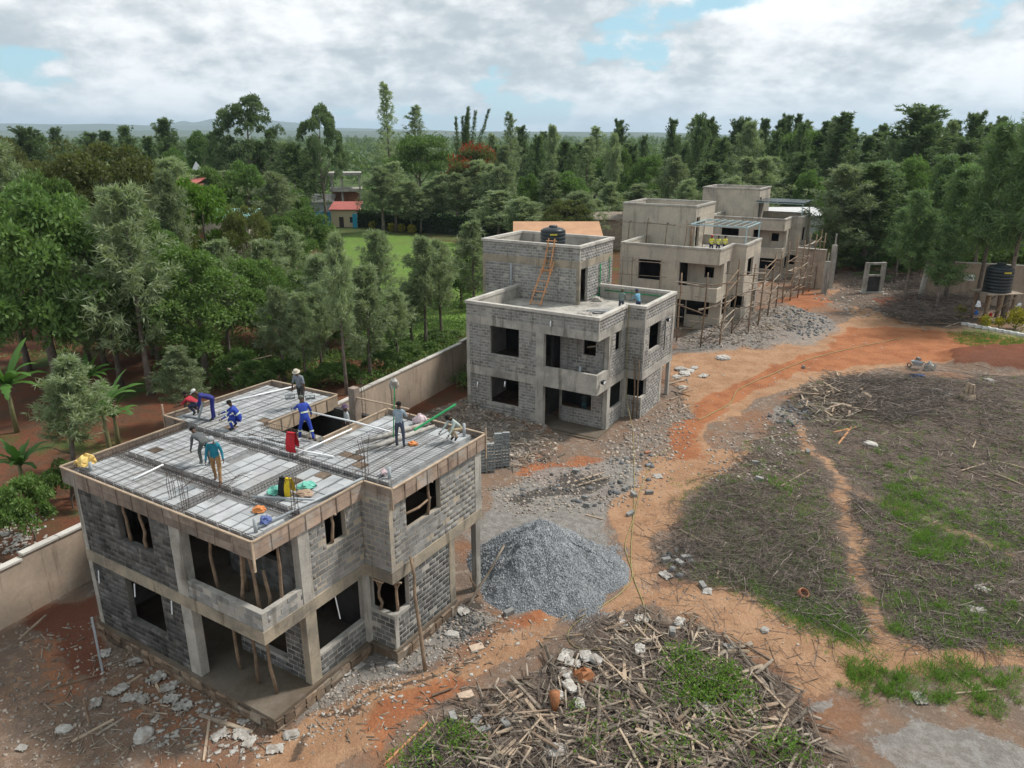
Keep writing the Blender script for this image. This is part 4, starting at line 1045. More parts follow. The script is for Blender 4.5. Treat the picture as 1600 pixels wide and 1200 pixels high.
belt(-60, 330, 12, 100, 145, 238, 275, ['dense', 'olive', 'dense2', 'silk2'], 8, 12, 'rounded tree in the middle distance at left')
belt(330, 505, 10, 140, 200, 203, 245, TA + ['silk2', 'dense'], 5, 9, 'dark tree left of the flat-topped trees')
belt(330, 470, 6, 110, 140, 250, 300, SI + ['dense'], 7, 10, 'tree around the grey tent in the middle distance')
belt(760, 1010, 20, 150, 215, 186, 240, TA + ['silk1', 'slim'], 4.5, 8, 'dark tree on the skyline above the second house')
belt(770, 1000, 14, 112, 145, 258, 312, SI + ['dense', 'dense2', 'olive'], 6, 10, 'tree behind the orange roof')
belt(900, 1120, 9, 150, 200, 226, 285, ['dense', 'olive', 'silk2', 'tall2', 'dense2'], 8, 12, 'rounded tree behind the third house')
belt(1040, 1300, 23, 140, 190, 176, 228, TA + ['silk1', 'slim'], 4.5, 8, 'dark tree on the skyline above the farthest house')
belt(1050, 1290, 12, 118, 145, 235, 290, SI + ['dense', 'tall2'], 6, 10, 'tree close behind the farthest houses')
belt(1270, 1660, 28, 125, 175, 174, 226, TA + ['silk1'], 4.5, 8, 'dark tree on the skyline at right')
belt(1300, 1660, 16, 98, 125, 235, 330, ['dense2', 'silk2', 'casu0', 'casu1', 'tall2', 'dense'], 7, 11, 'green tree behind the right-hand wall')
# shrub layer filling the ground under the belts
def understory():
    nr.seed(123); vs = []
    zones = [((-100, 480), (238, 330), 260), ((565, 800), (255, 318), 130), ((440, 512), (260, 330), 50), ((760, 1010), (300, 350), 120), ((980, 1300), (262, 300), 160), ((1280, 1700), (255, 400), 330)]
    for (a, b), (c, d), n in zones:
        for k in range(n):
            px, py = nr.uniform(a, b), nr.uniform(c, d); x, y = gpx(px, py, 1.5); s = nr.uniform(1.0, 2.2); m = 70
            P = unit(m) * np.array([1.5, 1.5, 1.1]) * s * nr.uniform(.5, 1, (m, 1)) + np.array([x, y, .9 * s]); vs.append(leaves(P, unit(m), .75, .36))
    put('understory_shrubs', leaf_mesh('understory_shrubs', vs, M['lf_dense']), kind='stuff', label='dense shrub layer under the trees', cat='shrubs')
understory()
# far woods: one mass
def far_woods():
    nr.seed(77); vs, sh = [], []
    for k in range(1500):
        Y = 215 * math.exp(nr.uniform(0, 1) ** .85 * 2.6); px = nr.uniform(-120, 1720); x = x_at(px, Y, 8); H = nr.uniform(7, 15) * (1.0 if Y > 300 else .9); Rr = nr.uniform(2.5, 5.5)
        n = 130 if Y < 500 else 70; u = unit(n); P = u * np.array([Rr, Rr, H * .36]) * nr.uniform(.55, 1, (n, 1)) + np.array([x, Y, H * .6])
        s = 1.0 if Y < 500 else 1.7; vs.append(leaves(P, unit(n), 1.5 * s, .85 * s)); sh.append(np.clip(nr.uniform(0, .5, n) + nr.uniform(0, .5), 0, 1))
    put('far_woodland', leaf_mesh('far_woodland', vs, M['lf_tall'], rnd=np.concatenate(sh)), kind='stuff', label='distant dark woodland reaching to the horizon', cat='woodland')
far_woods()
# undergrowth on the slope beyond the wall
def undergrowth():
    nr.seed(5); vs = []
    for k in range(700):
        x, y = gpx(nr.uniform(250, 760), nr.uniform(455, 610)); dw = (x + 20.2) * math.cos(YAW - .078) + (y - 26) * math.sin(YAW - .078)
        if dw > -.6: continue
        n = 45; P = unit(n) * np.array([.9, .9, .6]) * nr.uniform(.3, 1, (n, 1)) + np.array([x, y, .25]); vs.append(leaves(P, unit(n) + np.array([0, 0, .5]), .3, .1))
    for k in range(350):
        x, y = gpx(nr.uniform(-80, 420), nr.uniform(410, 560)); n = 12; P = unit(n) * np.array([.5, .5, .15]) + np.array([x, y, -.1]); vs.append(leaves(P, unit(n) + np.array([0, 0, .5]), .3, .1))
    put('undergrowth', leaf_mesh('undergrowth', vs, M['lf_dense']), kind='stuff', label='low weeds on the red slope beyond the wall', cat='undergrowth')
undergrowth()
# banana plants
def banana(px, Y, base_z, h, label, n=15, s=1.0):
    x = x_at(px, Y, h * .6); r = empty('banana_plant', (x, Y, base_z), rng.uniform(0, 6), label, 'banana plant', 'banana plants beyond the wall')
    MB().tube([(0, 0, -.2), (.05, .03, h * .3), (.02, .06, h * .6)], [.16 * s, .13 * s, .07 * s], 8).build('pseudostem', flat('banana_stem', (.17, .17, .08)), r, True)
    for k in range(n):
        a = k * 2.4 + rng.uniform(-.3, .3); up = (1.5 if k < 3 else rng.uniform(.2, 1.1)); Ln = h * rng.uniform(.42, .6); wd = Ln * .11
        v, f = [], []; m = 14; d = Vector((math.cos(a), math.sin(a), 0)); sd = Vector((-d.y, d.x, 0)); p = Vector((0, 0, h * .56)); el = math.atan(up * 1.6)
        for j in range(m):
            q = j / (m - 1); e = el - (1.5 if k >= 3 else .6) * q * q; wq = wd * (math.sin(math.pi * min(1, .1 + q * .9)) ** .6) * rng.uniform(.55, 1.15)
            v += [p + sd * wq + Vector((0, 0, -.12 * wq)), p + Vector((0, 0, wq * .25)), p - sd * wq + Vector((0, 0, -.12 * wq))]
            p = p + (d * math.cos(e) + Vector((0, 0, math.sin(e)))) * (Ln / (m - 1))
        for j in range(m - 1):
            b = j * 3; f += [(b, b + 3, b + 4, b + 1), (b + 1, b + 4, b + 5, b + 2)]
        put('leaf', np_mesh('leaf', [tuple(q) for q in v], f, M['lf_banana'], rnd=[rng.random()] * len(f)), r)
banana(158, 38, -.2, 5.4, 'bright banana plant behind the leaning silky oak'); banana(8, 43, -.2, 5.4, 'banana plant cut by the left edge'); banana(175, 41, -.2, 3.2, 'small banana plant above the red slope')
banana(30, 34, -.2, 3.4, 'banana plant low at the left edge'); banana(135, 47, -.2, 3.8, 'shaded banana plant under the dark tree')


# ------------------------------------------------------------------ scatter helpers
def sticks_mesh(name, A, B, r0, r1, m, rnd=None):
    """vectorised triangular rods from A to B"""
    n = len(A); d = B - A; L = np.linalg.norm(d, axis=1)[:, None] + 1e-9; d = d / L
    ref = np.where(np.abs(d[:, 2:3]) > .9, np.array([[1., 0, 0]]), np.array([[0., 0, 1]])); s = np.cross(d, ref); s /= np.linalg.norm(s, axis=1)[:, None]; u = np.cross(d, s)
    r0 = np.broadcast_to(np.asarray(r0, float).reshape(-1, 1), (n, 1)); r1 = np.broadcast_to(np.asarray(r1, float).reshape(-1, 1), (n, 1)); V_ = []
    for P, r in ((A, r0), (B, r1)):
        for k in range(3):
            a = 2.094 * k; V_.append(P + (s * math.cos(a) + u * math.sin(a)) * r)
    v = np.stack(V_, 1).reshape(-1, 3); o = np.arange(n)[:, None, None] * 6
    f = (np.array([[0, 1, 4, 3], [1, 2, 5, 4], [2, 0, 3, 5]])[None] + o).reshape(-1, 4)
    return np_mesh(name, v, f, m, rnd=np.repeat(nr.uniform(0, 1, n) if rnd is None else rnd, 3))
def pts_in(poly, n, z=-.2):
    """n ground points spread evenly over a photo-pixel polygon"""
    P = np.array(poly, float); lo, hi = P.min(0), P.max(0); out = []
    while len(out) < n:
        q = (nr.uniform(lo[0], hi[0]), nr.uniform(lo[1], hi[1]))
        if in_poly(q, poly): out.append(gpx(*q, z))
    a = np.array(out) + nr.normal(size=(len(out), 2)) * .3
    if poly is BRUSH_R: a = a[np.maximum(line(PATH_A, a[:, 0], a[:, 1], .5), line(PATH_B, a[:, 0], a[:, 1], .45)) < nr.uniform(.15, .6, len(a))]
    return np.column_stack([a, gz(a[:, 0], a[:, 1])])
def twigs(name, poly, n, lmin, lmax, rad, lift, label, mname='twig', heap=0.0):
    nr.seed(abs(hash(label)) % 1000 if False else len(label) * 7 + n); P = pts_in(poly, n); n = len(P); a = nr.uniform(0, 6.283, n); L = nr.uniform(lmin, lmax, n) * nr.uniform(.5, 1, n)
    t = nr.normal(size=n) * .16; d = np.stack([np.cos(a) * L, np.sin(a) * L, t * L], 1); P[:, 2] += np.abs(nr.normal(size=n)) * lift + .01
    if heap: P[:, 2] += heap * fbm(P[:, 0] * .45, P[:, 1] * .45, 12, 3)
    Q = P + d; Q[:, 2] = np.maximum(Q[:, 2], P[:, 2] - lift)
    r = rad * nr.uniform(.4, 1.2, n)
    put(name, sticks_mesh(name, P, Q, r, r * .5, M[mname]), kind='stuff', label=label, cat='brushwood')
twigs('brushwood_litter', BRUSH_R, 15000, .25, 1.1, .012, .05, 'grey-brown litter of dead twigs over the cleared field')
twigs('brushwood_litter', PILE, 2600, .25, 1.0, .011, .10, 'tangled dead twigs under the timber scraps in the foreground', heap=.12)
twigs('brushwood_heap', [(1300, 590), (1420, 590), (1500, 605), (1470, 650), (1380, 660), (1310, 630)], 3200, .5, 1.8, .016, .2, 'heap of thin dead branches beyond the split timber', heap=.4)
twigs('brushwood_heap', [(1395, 470), (1470, 440), (1530, 455), (1520, 500), (1440, 512), (1380, 500)], 3800, .6, 2.4, .022, .35, 'brushwood heaped below the wispy trees beside the tank', heap=.9)
twigs('brushwood_heap', [(1045, 790), (1130, 750), (1220, 780), (1290, 880), (1260, 960), (1150, 910), (1060, 890)], 3000, .4, 1.5, .011, .08, 'matted thorny twigs right of the gravel heap', heap=.12)
twigs('brushwood_heap', [(1280, 440), (1400, 425), (1480, 425), (1460, 455), (1340, 455)], 1600, .6, 2.2, .022, .25, 'dead branches strewn round the gate frame', heap=.4)
twigs('root_litter', [(990, 830), (1080, 800), (1200, 930), (1330, 1010), (1240, 1080), (1100, 960), (1000, 945)], 260, .4, 1.6, .014, .01, 'thin roots and sticks on the orange path')


def branches(name, poly, n, lmin, lmax, rad, label, lift=.08, m='twig'):
    nr.seed(n + 5); A_, B_, r0 = [], [], []
    for x, y, z in pts_in(poly, n):
        L = nr.uniform(lmin, lmax); a = nr.uniform(0, 6.283); k = 6; p = np.array([x, y, z + .02 + abs(nr.normal()) * lift]); r = rad * nr.uniform(.6, 1.3); cv = nr.normal() * .25
        for j in range(k):
            a += cv * .35 + nr.normal() * .16; q = p + np.array([math.cos(a), math.sin(a), nr.normal() * .07]) * L / k; q[2] = max(q[2], z + .015); A_.append(p); B_.append(q); r0.append((r * (1 - j / k * .7), r * (1 - (j + 1) / k * .7)))
            if j > 1 and nr.uniform() < .6: b = a + nr.choice([-1, 1]) * nr.uniform(.4, .9); e = p + np.array([math.cos(b), math.sin(b), nr.uniform(-.05, .25)]) * L * nr.uniform(.12, .3); A_.append(p); B_.append(e); r0.append((r * .5, r * .2))
            p = q
    r0 = np.array(r0); put(name, sticks_mesh(name, np.array(A_), np.array(B_), r0[:, 0], r0[:, 1], M[m]), kind='stuff', label=label, cat='branches')
branches('dead_branches', BRUSH_R, 1500, .8, 3.0, .02, 'long bent dead branches tangled over the cleared field')
branches('dead_branches', PILE, 240, .6, 2.0, .018, 'bent stalks tangled in the foreground scrap pile', .15)
branches('dead_branches', [(1300, 590), (1420, 588), (1600, 600), (1600, 700), (1470, 670), (1380, 665), (1310, 640)], 520, 1.0, 3.0, .022, 'larger bent branches in the heap beyond the split timber', .4)
branches('dead_branches', [(1395, 470), (1470, 440), (1530, 455), (1520, 500), (1440, 512), (1380, 500)], 240, 1.5, 3.5, .035, 'larger branches in the heap beside the tank', .6)


def grass(name, polys, n, blades, h, m, label, wd=.02):
    nr.seed(n + blades); vs = []
    for poly in polys:
        cx, cy = np.mean(poly, 0); big = [(cx + (a - cx) * 1.25, cy + (b - cy) * 1.25) for a, b in poly]; P = pts_in(big if len(polys) > 1 else poly, n); n_ = len(P); c = np.repeat(P, blades, 0); k = len(c); s = np.repeat(nr.uniform(.25, 1.5, n_), blades)
        c[:, :2] += nr.normal(size=(k, 2)) * .13 * s[:, None]; d = np.column_stack([nr.normal(size=(k, 2)) * .8, np.full(k, 1.0)])
        vs.append(leaves(c, d, h * np.clip(s, .5, 1.2)[:, None], wd))
    put(name, leaf_mesh(name, vs, M[m]), kind='stuff', label=label, cat='grass')
G_R = [[(1395, 695), (1440, 715), (1480, 765), (1620, 795), (1620, 860), (1500, 865), (1430, 830), (1405, 770)], [(1420, 830), (1500, 840), (1480, 875), (1420, 860)], [(1390, 930), (1500, 940), (1600, 960), (1600, 1010), (1480, 1005), (1400, 985)],
       [(1330, 1040), (1420, 1050), (1440, 1085), (1340, 1080)], [(1460, 1040), (1580, 1060), (1570, 1120), (1470, 1100)], [(1390, 760), (1450, 775), (1440, 815), (1385, 800)]]
grass('grass_tufts', G_R, 60, 40, .36, 'lf_grass', 'bright green grass tufts on the cleared field', .022)
grass('field_weeds', [BRUSH_R], 1500, 15, .24, 'lf_grass', 'thin scattered green weeds in the dead twigs', .02)
grass('field_weeds', [[(1150, 900), (1260, 940), (1330, 985), (1310, 1000), (1230, 965)], [(1080, 770), (1260, 790), (1290, 920), (1200, 925), (1120, 900)]], 420, 16, .2, 'lf_grass', 'low weeds along the edge of the orange path', .02)
grass('lawn_verge', [[(1480, 520), (1540, 518), (1640, 540), (1640, 548), (1500, 540)]], 500, 14, .25, 'lf_grass', 'grassy strip in front of the water tank', .025)
def weeds(polys, label):
    nr.seed(91); vs = []
    for poly, n in polys:
        for x, y, z in pts_in(poly, n):
            k = 34; P = unit(k) * np.array([.3, .3, .22]) + np.array([x, y, z + .22]); vs.append(leaves(P, unit(k) + np.array([0, 0, .4]), .11, .06))
    put('leafy_weeds', leaf_mesh('leafy_weeds', vs, M['lf_lime']), kind='stuff', label=label, cat='weeds')
weeds([([(1040, 1015), (1090, 1035), (1150, 1060), (1160, 1105), (1090, 1120), (1045, 1070)], 95), ([(700, 1140), (730, 1140), (730, 1175), (700, 1180)], 14), ([(1190, 1160), (1260, 1170), (1250, 1200), (1180, 1200)], 18), ([(900, 1090), (1000, 1100), (980, 1190), (880, 1180)], 12), ([(1020, 1130), (1140, 1130), (1130, 1200), (1000, 1200)], 20), ([(1195, 740), (1230, 745), (1225, 770), (1200, 765)], 10), ([(640, 1170), (690, 1160), (690, 1200), (640, 1200)], 12)], 'leafy green weeds growing through the timber pile')


def rubble(name, poly, n, s0, s1, label, m='stone', z=-.2, flat_=.6):
    nr.seed(n + len(label)); P = pts_in(poly, n, z); c = np.array([[-1, -1, -1], [1, -1, -1], [1, 1, -1], [-1, 1, -1], [-.7, -.7, 1], [.7, -.7, 1], [.7, .7, 1], [-.7, .7, 1]]) * .5
    s = nr.uniform(s0, s1, n) ** 1.0; v = c[None] * (1 + nr.uniform(-.35, .35, (n, 8, 1))) * s[:, None, None] * np.array([1, 1, flat_]) * nr.uniform(.6, 1.3, (n, 1, 3))
    a = nr.uniform(0, 6.283, n); ca, sa = np.cos(a)[:, None], np.sin(a)[:, None]; v = np.stack([v[..., 0] * ca - v[..., 1] * sa, v[..., 0] * sa + v[..., 1] * ca, v[..., 2]], -1) + P[:, None]
    v[..., 2] += (s * .12)[:, None]; f = np.array([[0, 3, 2, 1], [4, 5, 6, 7], [0, 1, 5, 4], [1, 2, 6, 5], [2, 3, 7, 6], [3, 0, 4, 7]])[None] + np.arange(n)[:, None, None] * 8
    put(name, np_mesh(name, v.reshape(-1, 3), f.reshape(-1, 4), M[m], rnd=np.repeat(nr.uniform(0, 1, n), 6)), kind='stuff', label=label, cat='rubble')
M['pebble'] = mat('site_rubble', (.36, .31, .26), (.24, .195, .16), (.30, .29, .28), 3, bump=.3, rnd=.4)
rubble('stone_rubble', [(1215, 497), (1250, 482), (1295, 500), (1300, 515), (1250, 530), (1215, 520)], 300, .06, .28, 'broken grey stone spilled beside the red track')
rubble('site_rubble', [(1060, 535), (1140, 500), (1220, 480), (1240, 500), (1180, 545), (1080, 550)], 900, .05, .22, 'pale rubble strewn in front of the third house', 'pebble')
rubble('site_rubble', [(620, 665), (740, 625), (870, 680), (880, 700), (800, 730), (710, 720)], 1100, .05, .24, 'rubble between the two nearest houses', 'pebble', -.4)
rubble('site_rubble', [(470, 1110), (560, 1030), (660, 985), (770, 940), (790, 1000), (650, 1060), (560, 1110), (480, 1180)], 1000, .02, .10, 'small stones along the side of the nearest house', 'pebble')
rubble('site_rubble', [(0, 990), (160, 960), (300, 1050), (420, 1150), (420, 1200), (0, 1200)], 800, .02, .11, 'small stones in the yard left of the nearest house', 'pebble')
rubble('site_rubble', [(800, 720), (1060, 640), (1090, 700), (1010, 800), (900, 800), (800, 800)], 800, .03, .12, 'small stones in front of the second house', 'pebble', -.4)
rubble('site_rubble', [(1060, 590), (1180, 560), (1320, 520), (1600, 545), (1600, 1000), (1300, 1040), (1000, 960), (1000, 830)], 1300, .02, .08, 'pebbles scattered over the track and field', 'pebble')
rubble('stone_rubble', [(1190, 660), (1220, 630), (1290, 625), (1280, 655), (1230, 668)], 110, .06, .28, 'grey stones by the split timber heap')
rubble('site_rubble', [(1270, 460), (1330, 430), (1420, 440), (1420, 490), (1330, 500)], 500, .05, .3, 'rubble on the way to the gate frame', 'pebble')
rubble('site_rubble', [(755, 770), (860, 725), (1000, 720), (1010, 760), (960, 800), (800, 815)], 700, .03, .16, 'broken stone and mortar crumbs on the grey ground between the houses', 'pebble', -.4)
rubble('block_fragments', [(780, 780), (900, 735), (1040, 700), (1010, 770), (960, 810)], 60, .12, .3, 'broken block pieces before the second house', 'stone', -.4)
rubble('site_rubble', [(940, 690), (1060, 620), (1090, 640), (1050, 720), (960, 730)], 500, .04, .2, 'rubble along the side of the second house', 'pebble', -.4)
rubble('site_rubble', [(1110, 690), (1200, 650), (1290, 660), (1250, 720), (1190, 760), (1110, 750)], 450, .04, .18, 'stones and crumbs where the footpath leaves the track', 'pebble')
rubble('block_fragments', [(1040, 870), (1075, 860), (1080, 895), (1045, 900)], 26, .12, .32, 'dark stones at the bend of the path', 'stone')
rubble('litter_scraps', [(500, 1110), (560, 1030), (700, 960), (800, 940), (900, 990), (780, 1060), (680, 1110), (600, 1180)], 160, .03, .14, 'scraps of paper and cement crust along the nearest house', 'sheet', -.2, .15)
rubble('litter_scraps', [(150, 1040), (300, 1060), (430, 1160), (400, 1195), (250, 1160)], 150, .04, .2, 'scraps of torn sacks below the nearest house', 'sheet', -.2, .15)
rubble('litter_scraps', [(1040, 640), (1100, 560), (1300, 500), (1400, 560), (1250, 700), (1080, 780), (960, 760)], 150, .04, .16, 'pale scraps scattered over the track', 'sheet', -.3, .15)
rubble('litter_scraps', [(0, 790), (60, 800), (50, 860), (0, 870)], 260, .05, .2, 'rubbish dumped beyond the wall at far left', 'sheet', 0, .3)


# ------------------------------------------------------------------ gravel heap
def gravel_heap():
    c = gpt(862, 898); r = empty('gravel_heap', c, 0, 'large heap of blue-grey crushed stone beside the nearest house', 'gravel heap')
    n = 110; g = np.linspace(-4, 4, n); X, Y = np.meshgrid(g, g); ang = np.arctan2(Y, X)
    def hgt(x, y):
        ax, ay = x + .5, y - .35; a = np.arctan2(ay, ax); rr = np.hypot(ax / 1.06, ay / .92) / (3.15 + .28 * np.sin(a * 3 + 1) + .2 * np.sin(a * 5))
        h = 2.75 * np.clip(1 - rr, 0, 1) ** 1.08 * (1 - .12 * np.exp(-(rr * 4) ** 2)); h2 = 1.15 * np.clip(1 - np.hypot(x - 1.5, y - .3) / 1.9, 0, 1); h3 = 1.0 * np.clip(1 - np.hypot(x - .5, y + 1.3) / 1.7, 0, 1)
        h = np.maximum(np.maximum(h, h2), h3); return h + ((fbm(x * 2.2, y * 2.2, 41, 4) - .47) * .34 - .10 * np.clip(.12 - np.abs(fbm(x * .9, y * .9, 43, 3) - .47), 0, .12) / .12 * (y < .2)) * (h > .02) * np.clip(h * 2, 0, 1)
    Z = hgt(X, Y) - .06; Z = np.where(np.hypot(X, Y) > 3.8, -.3, Z); i = np.arange(n - 1)[:, None] * n + np.arange(n - 1)[None]
    me = np_mesh('heap', np.stack([X, Y, Z], -1).reshape(-1, 3), np.stack([i, i + 1, i + n + 1, i + n], -1).reshape(-1, 4), M['gravel'], smooth=True); put('heap', me, r)
    nr.seed(8); k = 26000; x = nr.normal(size=k) * 1.7; y = nr.normal(size=k) * 1.6; z = hgt(x, y); ok = np.hypot(x, y) < 4.2; x, y, z = x[ok], y[ok], z[ok]; k = len(x); s = nr.uniform(.022, .06, (k, 1, 1))
    t = np.array([[0, 0, .9], [.8, 0, -.2], [-.4, .7, -.2], [-.4, -.7, -.2]]) * (1 + nr.uniform(-.4, .4, (k, 4, 1))) * s; a = nr.uniform(0, 6.28, k)[:, None]
    v = np.stack([t[..., 0] * np.cos(a) - t[..., 1] * np.sin(a), t[..., 0] * np.sin(a) + t[..., 1] * np.cos(a), t[..., 2]], -1) + np.stack([x, y, z - .045], -1)[:, None]
    f = (np.array([[0, 1, 2], [0, 2, 3], [0, 3, 1]])[None] + np.arange(k)[:, None, None] * 4).reshape(-1, 3)
    put('loose_stones', np_mesh('loose_stones', v.reshape(-1, 3), f, M['chip'], rnd=np.repeat(nr.uniform(0, 1, k), 3)), r, kind='stuff')
M['chip'] = mat('stone_chips', (.25, .262, .275), (.175, .185, .196), None, 3, bump=0, rnd=.5)
gravel_heap()


# ------------------------------------------------------------------ timber scraps, sacks, blocks
def plank_variants(m, k=5):
    out = []
    for i in range(k):
        mb = MB(); n = 5; pts = []
        for j in range(n + 1):
            q = j / n - .5; w = .5 * rng.uniform(.7, 1.05) * (.55 if j in (0, n) and rng.random() < .6 else 1); bow = .25 * rng.uniform(-1, 1) * .5
            pts.append((q, w, bow))
        vs = [];
        for q, w, bow in pts: vs += [(q, -w, -.5 + bow), (q, w, -.5 + bow), (q, w * .8, .5 + bow), (q, -w * .8, .5 + bow)]
        fs = [(0, 1, 2, 3), tuple(4 * n + t for t in (3, 2, 1, 0))]
        for j in range(n):
            a = 4 * j
            for t in range(4): fs.append((a + t, a + 4 + t, a + 4 + (t + 1) % 4, a + (t + 1) % 4))
        mb.add(vs, fs, r=0.0); out.append(mb.mesh('plank', m))
    return out
PV = {k: plank_variants(M[k]) for k in ('grey_wood', 'bark_strip', 'wood', 'wood_new', 'pole')}
def plank(p, L, w, t, a, tilt, roll, m, label, group=None, name='timber_offcut'):
    return put(name, rng.choice(PV[m]), None, p, (roll, tilt, a), (L, w, t), label, 'timber', group)
def plank_px(a, b, w=.1, t=.035, m='grey_wood', label='', name='timber_plank', dz=.03, z2=None):
    A, B = gpt(*a, dz), gpt(*b, dz)
    if z2 is not None: x, y = gpx(*b, z2); B = Vector((x, y, z2))
    d = B - A; e = d.to_track_quat('X', 'Z').to_euler()
    return put(name, rng.choice(PV[m]), None, (A + B) / 2, e, (d.length, w, t), label, 'timber')
def scatter_planks(poly, n, l0, l1, w0, w1, ms, label, group, heap=.15, aim=None, z=-.2, name='timber_offcut'):
    nr.seed(n * 3 + 1)
    for x, y, gzv in pts_in(poly, n, z):
        a = rng.uniform(0, math.pi) if aim is None else rng.gauss(aim, .5); L = rng.uniform(l0, l1) * rng.uniform(.6, 1)
        mk = rng.choice(ms); lb_ = '%s %s %s' % ('long' if L > 1.5 else 'short' if L < .8 else 'medium', {'grey_wood': 'grey', 'bark_strip': 'brown', 'wood': 'pale', 'pole': 'dark round', 'wood_new': 'orange'}[mk], label)
        plank((x, y, gzv + .03 + rng.random() * heap), L, rng.uniform(w0, w1), rng.uniform(.02, .05), a, rng.gauss(0, .07), rng.gauss(0, .4), mk, lb_, group, name)
scatter_planks([(860, 1030), (1000, 975), (1110, 1000), (1200, 1050), (1250, 1120), (1265, 1205), (720, 1205), (770, 1110)], 235, .6, 2.7, .05, .17, ['grey_wood', 'bark_strip', 'grey_wood', 'wood'], 'timber slab in the big scrap pile in the foreground', 'timber slabs of the foreground scrap pile', .15)
scatter_planks([(690, 1100), (850, 1050), (900, 1080), (800, 1200), (640, 1200)], 30, .4, 1.3, .05, .12, ['bark_strip', 'grey_wood', 'pole'], 'timber scrap at the left fringe of the foreground scrap pile', 'timber scraps left of the foreground pile', .1)
scatter_planks([(930, 965), (1050, 970), (1150, 1010), (1090, 1040), (950, 1000)], 22, .5, 1.5, .05, .12, ['grey_wood', 'bark_strip', 'wood'], 'timber scrap at the far edge of the foreground scrap pile', 'timber scraps behind the foreground pile', .12)
scatter_planks([(1245, 610), (1290, 585), (1360, 595), (1350, 650), (1290, 660), (1250, 640)], 62, .8, 2.2, .08, .2, ['grey_wood', 'grey_wood', 'wood', 'pole'], 'split timber in the heap at the bend of the red track', 'split timbers at the bend of the track', .55, name='split_timber')
scatter_planks([(640, 665), (740, 640), (850, 675), (800, 715), (720, 700)], 40, .6, 2.2, .05, .13, ['grey_wood', 'bark_strip', 'grey_wood'], 'old plank in the rubble between the two nearest houses', 'planks in the rubble between houses', .2, z=-.4, name='rubble_plank')
scatter_planks([(1085, 520), (1180, 490), (1240, 505), (1200, 545), (1110, 545)], 34, .6, 2.4, .06, .15, ['grey_wood', 'wood', 'grey_wood'], 'old plank in the rubble before the third house', 'planks in the rubble before the third house', .2, name='rubble_plank')
scatter_planks([(315, 600), (345, 580), (400, 575), (420, 590), (370, 612)], 46, .8, 2.6, .08, .2, ['grey_wood', 'wood', 'grey_wood'], 'plank in the timber heap behind the nearest house', 'planks heaped behind the nearest house', 1.3, name='stacked_plank')
scatter_planks([(1045, 580), (1080, 600), (1060, 650), (1035, 620)], 18, .8, 2.2, .05, .12, ['grey_wood'], 'plank lying beside the column of the second house', 'planks beside the second house', .15, z=-.4, name='rubble_plank')
scatter_planks([(1330, 640), (1500, 660), (1600, 700), (1600, 780), (1450, 720), (1350, 690)], 26, .8, 2.6, .04, .09, ['grey_wood', 'pole', 'wood'], 'thin pole lying on the cleared field', 'poles lying on the cleared field', .06, name='field_pole')
scatter_planks([(1400, 500), (1470, 500), (1500, 515), (1440, 520), (1390, 510)], 20, 1.2, 3.0, .06, .14, ['grey_wood', 'pole'], 'branch at the edge of the brushwood near the tank', 'branches at the brushwood edge', .3, name='dead_branch')
def slivers(name, poly, n, label, heap, l0=.25, l1=.9, w0=.02, w1=.07):
    nr.seed(n); P = pts_in(poly, n); n = len(P); P[:, 2] += nr.uniform(0, 1, n) * heap + .02; a = nr.uniform(0, 6.283, n); L = nr.uniform(l0, l1, n); w = nr.uniform(w0, w1, n); t = nr.normal(size=n) * .15
    d = np.stack([np.cos(a), np.sin(a), t], 1) * L[:, None] / 2; s = np.stack([-np.sin(a), np.cos(a), nr.normal(size=n) * .4], 1) * w[:, None] / 2; u = np.array([0, 0, .012])
    v = np.stack([P - d - s - u, P + d - s - u, P + d + s - u, P - d + s - u, P - d - s + u, P + d - s * .5 + u, P + d + s * .5 + u, P - d + s + u], 1)
    f = np.array([[4, 5, 6, 7], [0, 1, 5, 4], [1, 2, 6, 5], [2, 3, 7, 6], [3, 0, 4, 7]])[None] + np.arange(n)[:, None, None] * 8
    put(name, np_mesh(name, v.reshape(-1, 3), f.reshape(-1, 4), M['grey_wood'], rnd=np.repeat(nr.uniform(0, 1, n), 5)), kind='stuff', label=label, cat='wood scraps')
slivers('wood_slivers', PILE, 800, 'splinters and bark strips filling the foreground scrap pile', .22)
slivers('wood_slivers', BRUSH_R, 1500, 'pale splinters and straws over the cleared field', .05, .2, 1.1, .012, .03)
slivers('wood_slivers', [(1235, 615), (1300, 582), (1370, 595), (1360, 655), (1280, 668)], 420, 'splinters round the split timber heap', .4)
slivers('wood_slivers', [(1060, 535), (1140, 500), (1240, 480), (1290, 505), (1180, 548)], 420, 'splinters in the rubble before the third house', .15)
slivers('wood_slivers', [(620, 665), (740, 625), (870, 680), (880, 700), (800, 730), (710, 720)], 600, 'splinters in the rubble between the two nearest houses', .18, .25, 1.1)
slivers('wood_slivers', [(450, 1120), (560, 1030), (700, 960), (800, 940), (850, 1000), (690, 1110), (600, 1180)], 200, 'splinters beside the nearest house', .02, .1, .4, .01, .04)
slivers('wood_slivers', [(20, 1010), (160, 970), (300, 1060), (430, 1160), (400, 1195), (80, 1195)], 260, 'splinters in the left yard', .02, .1, .5, .01, .04)
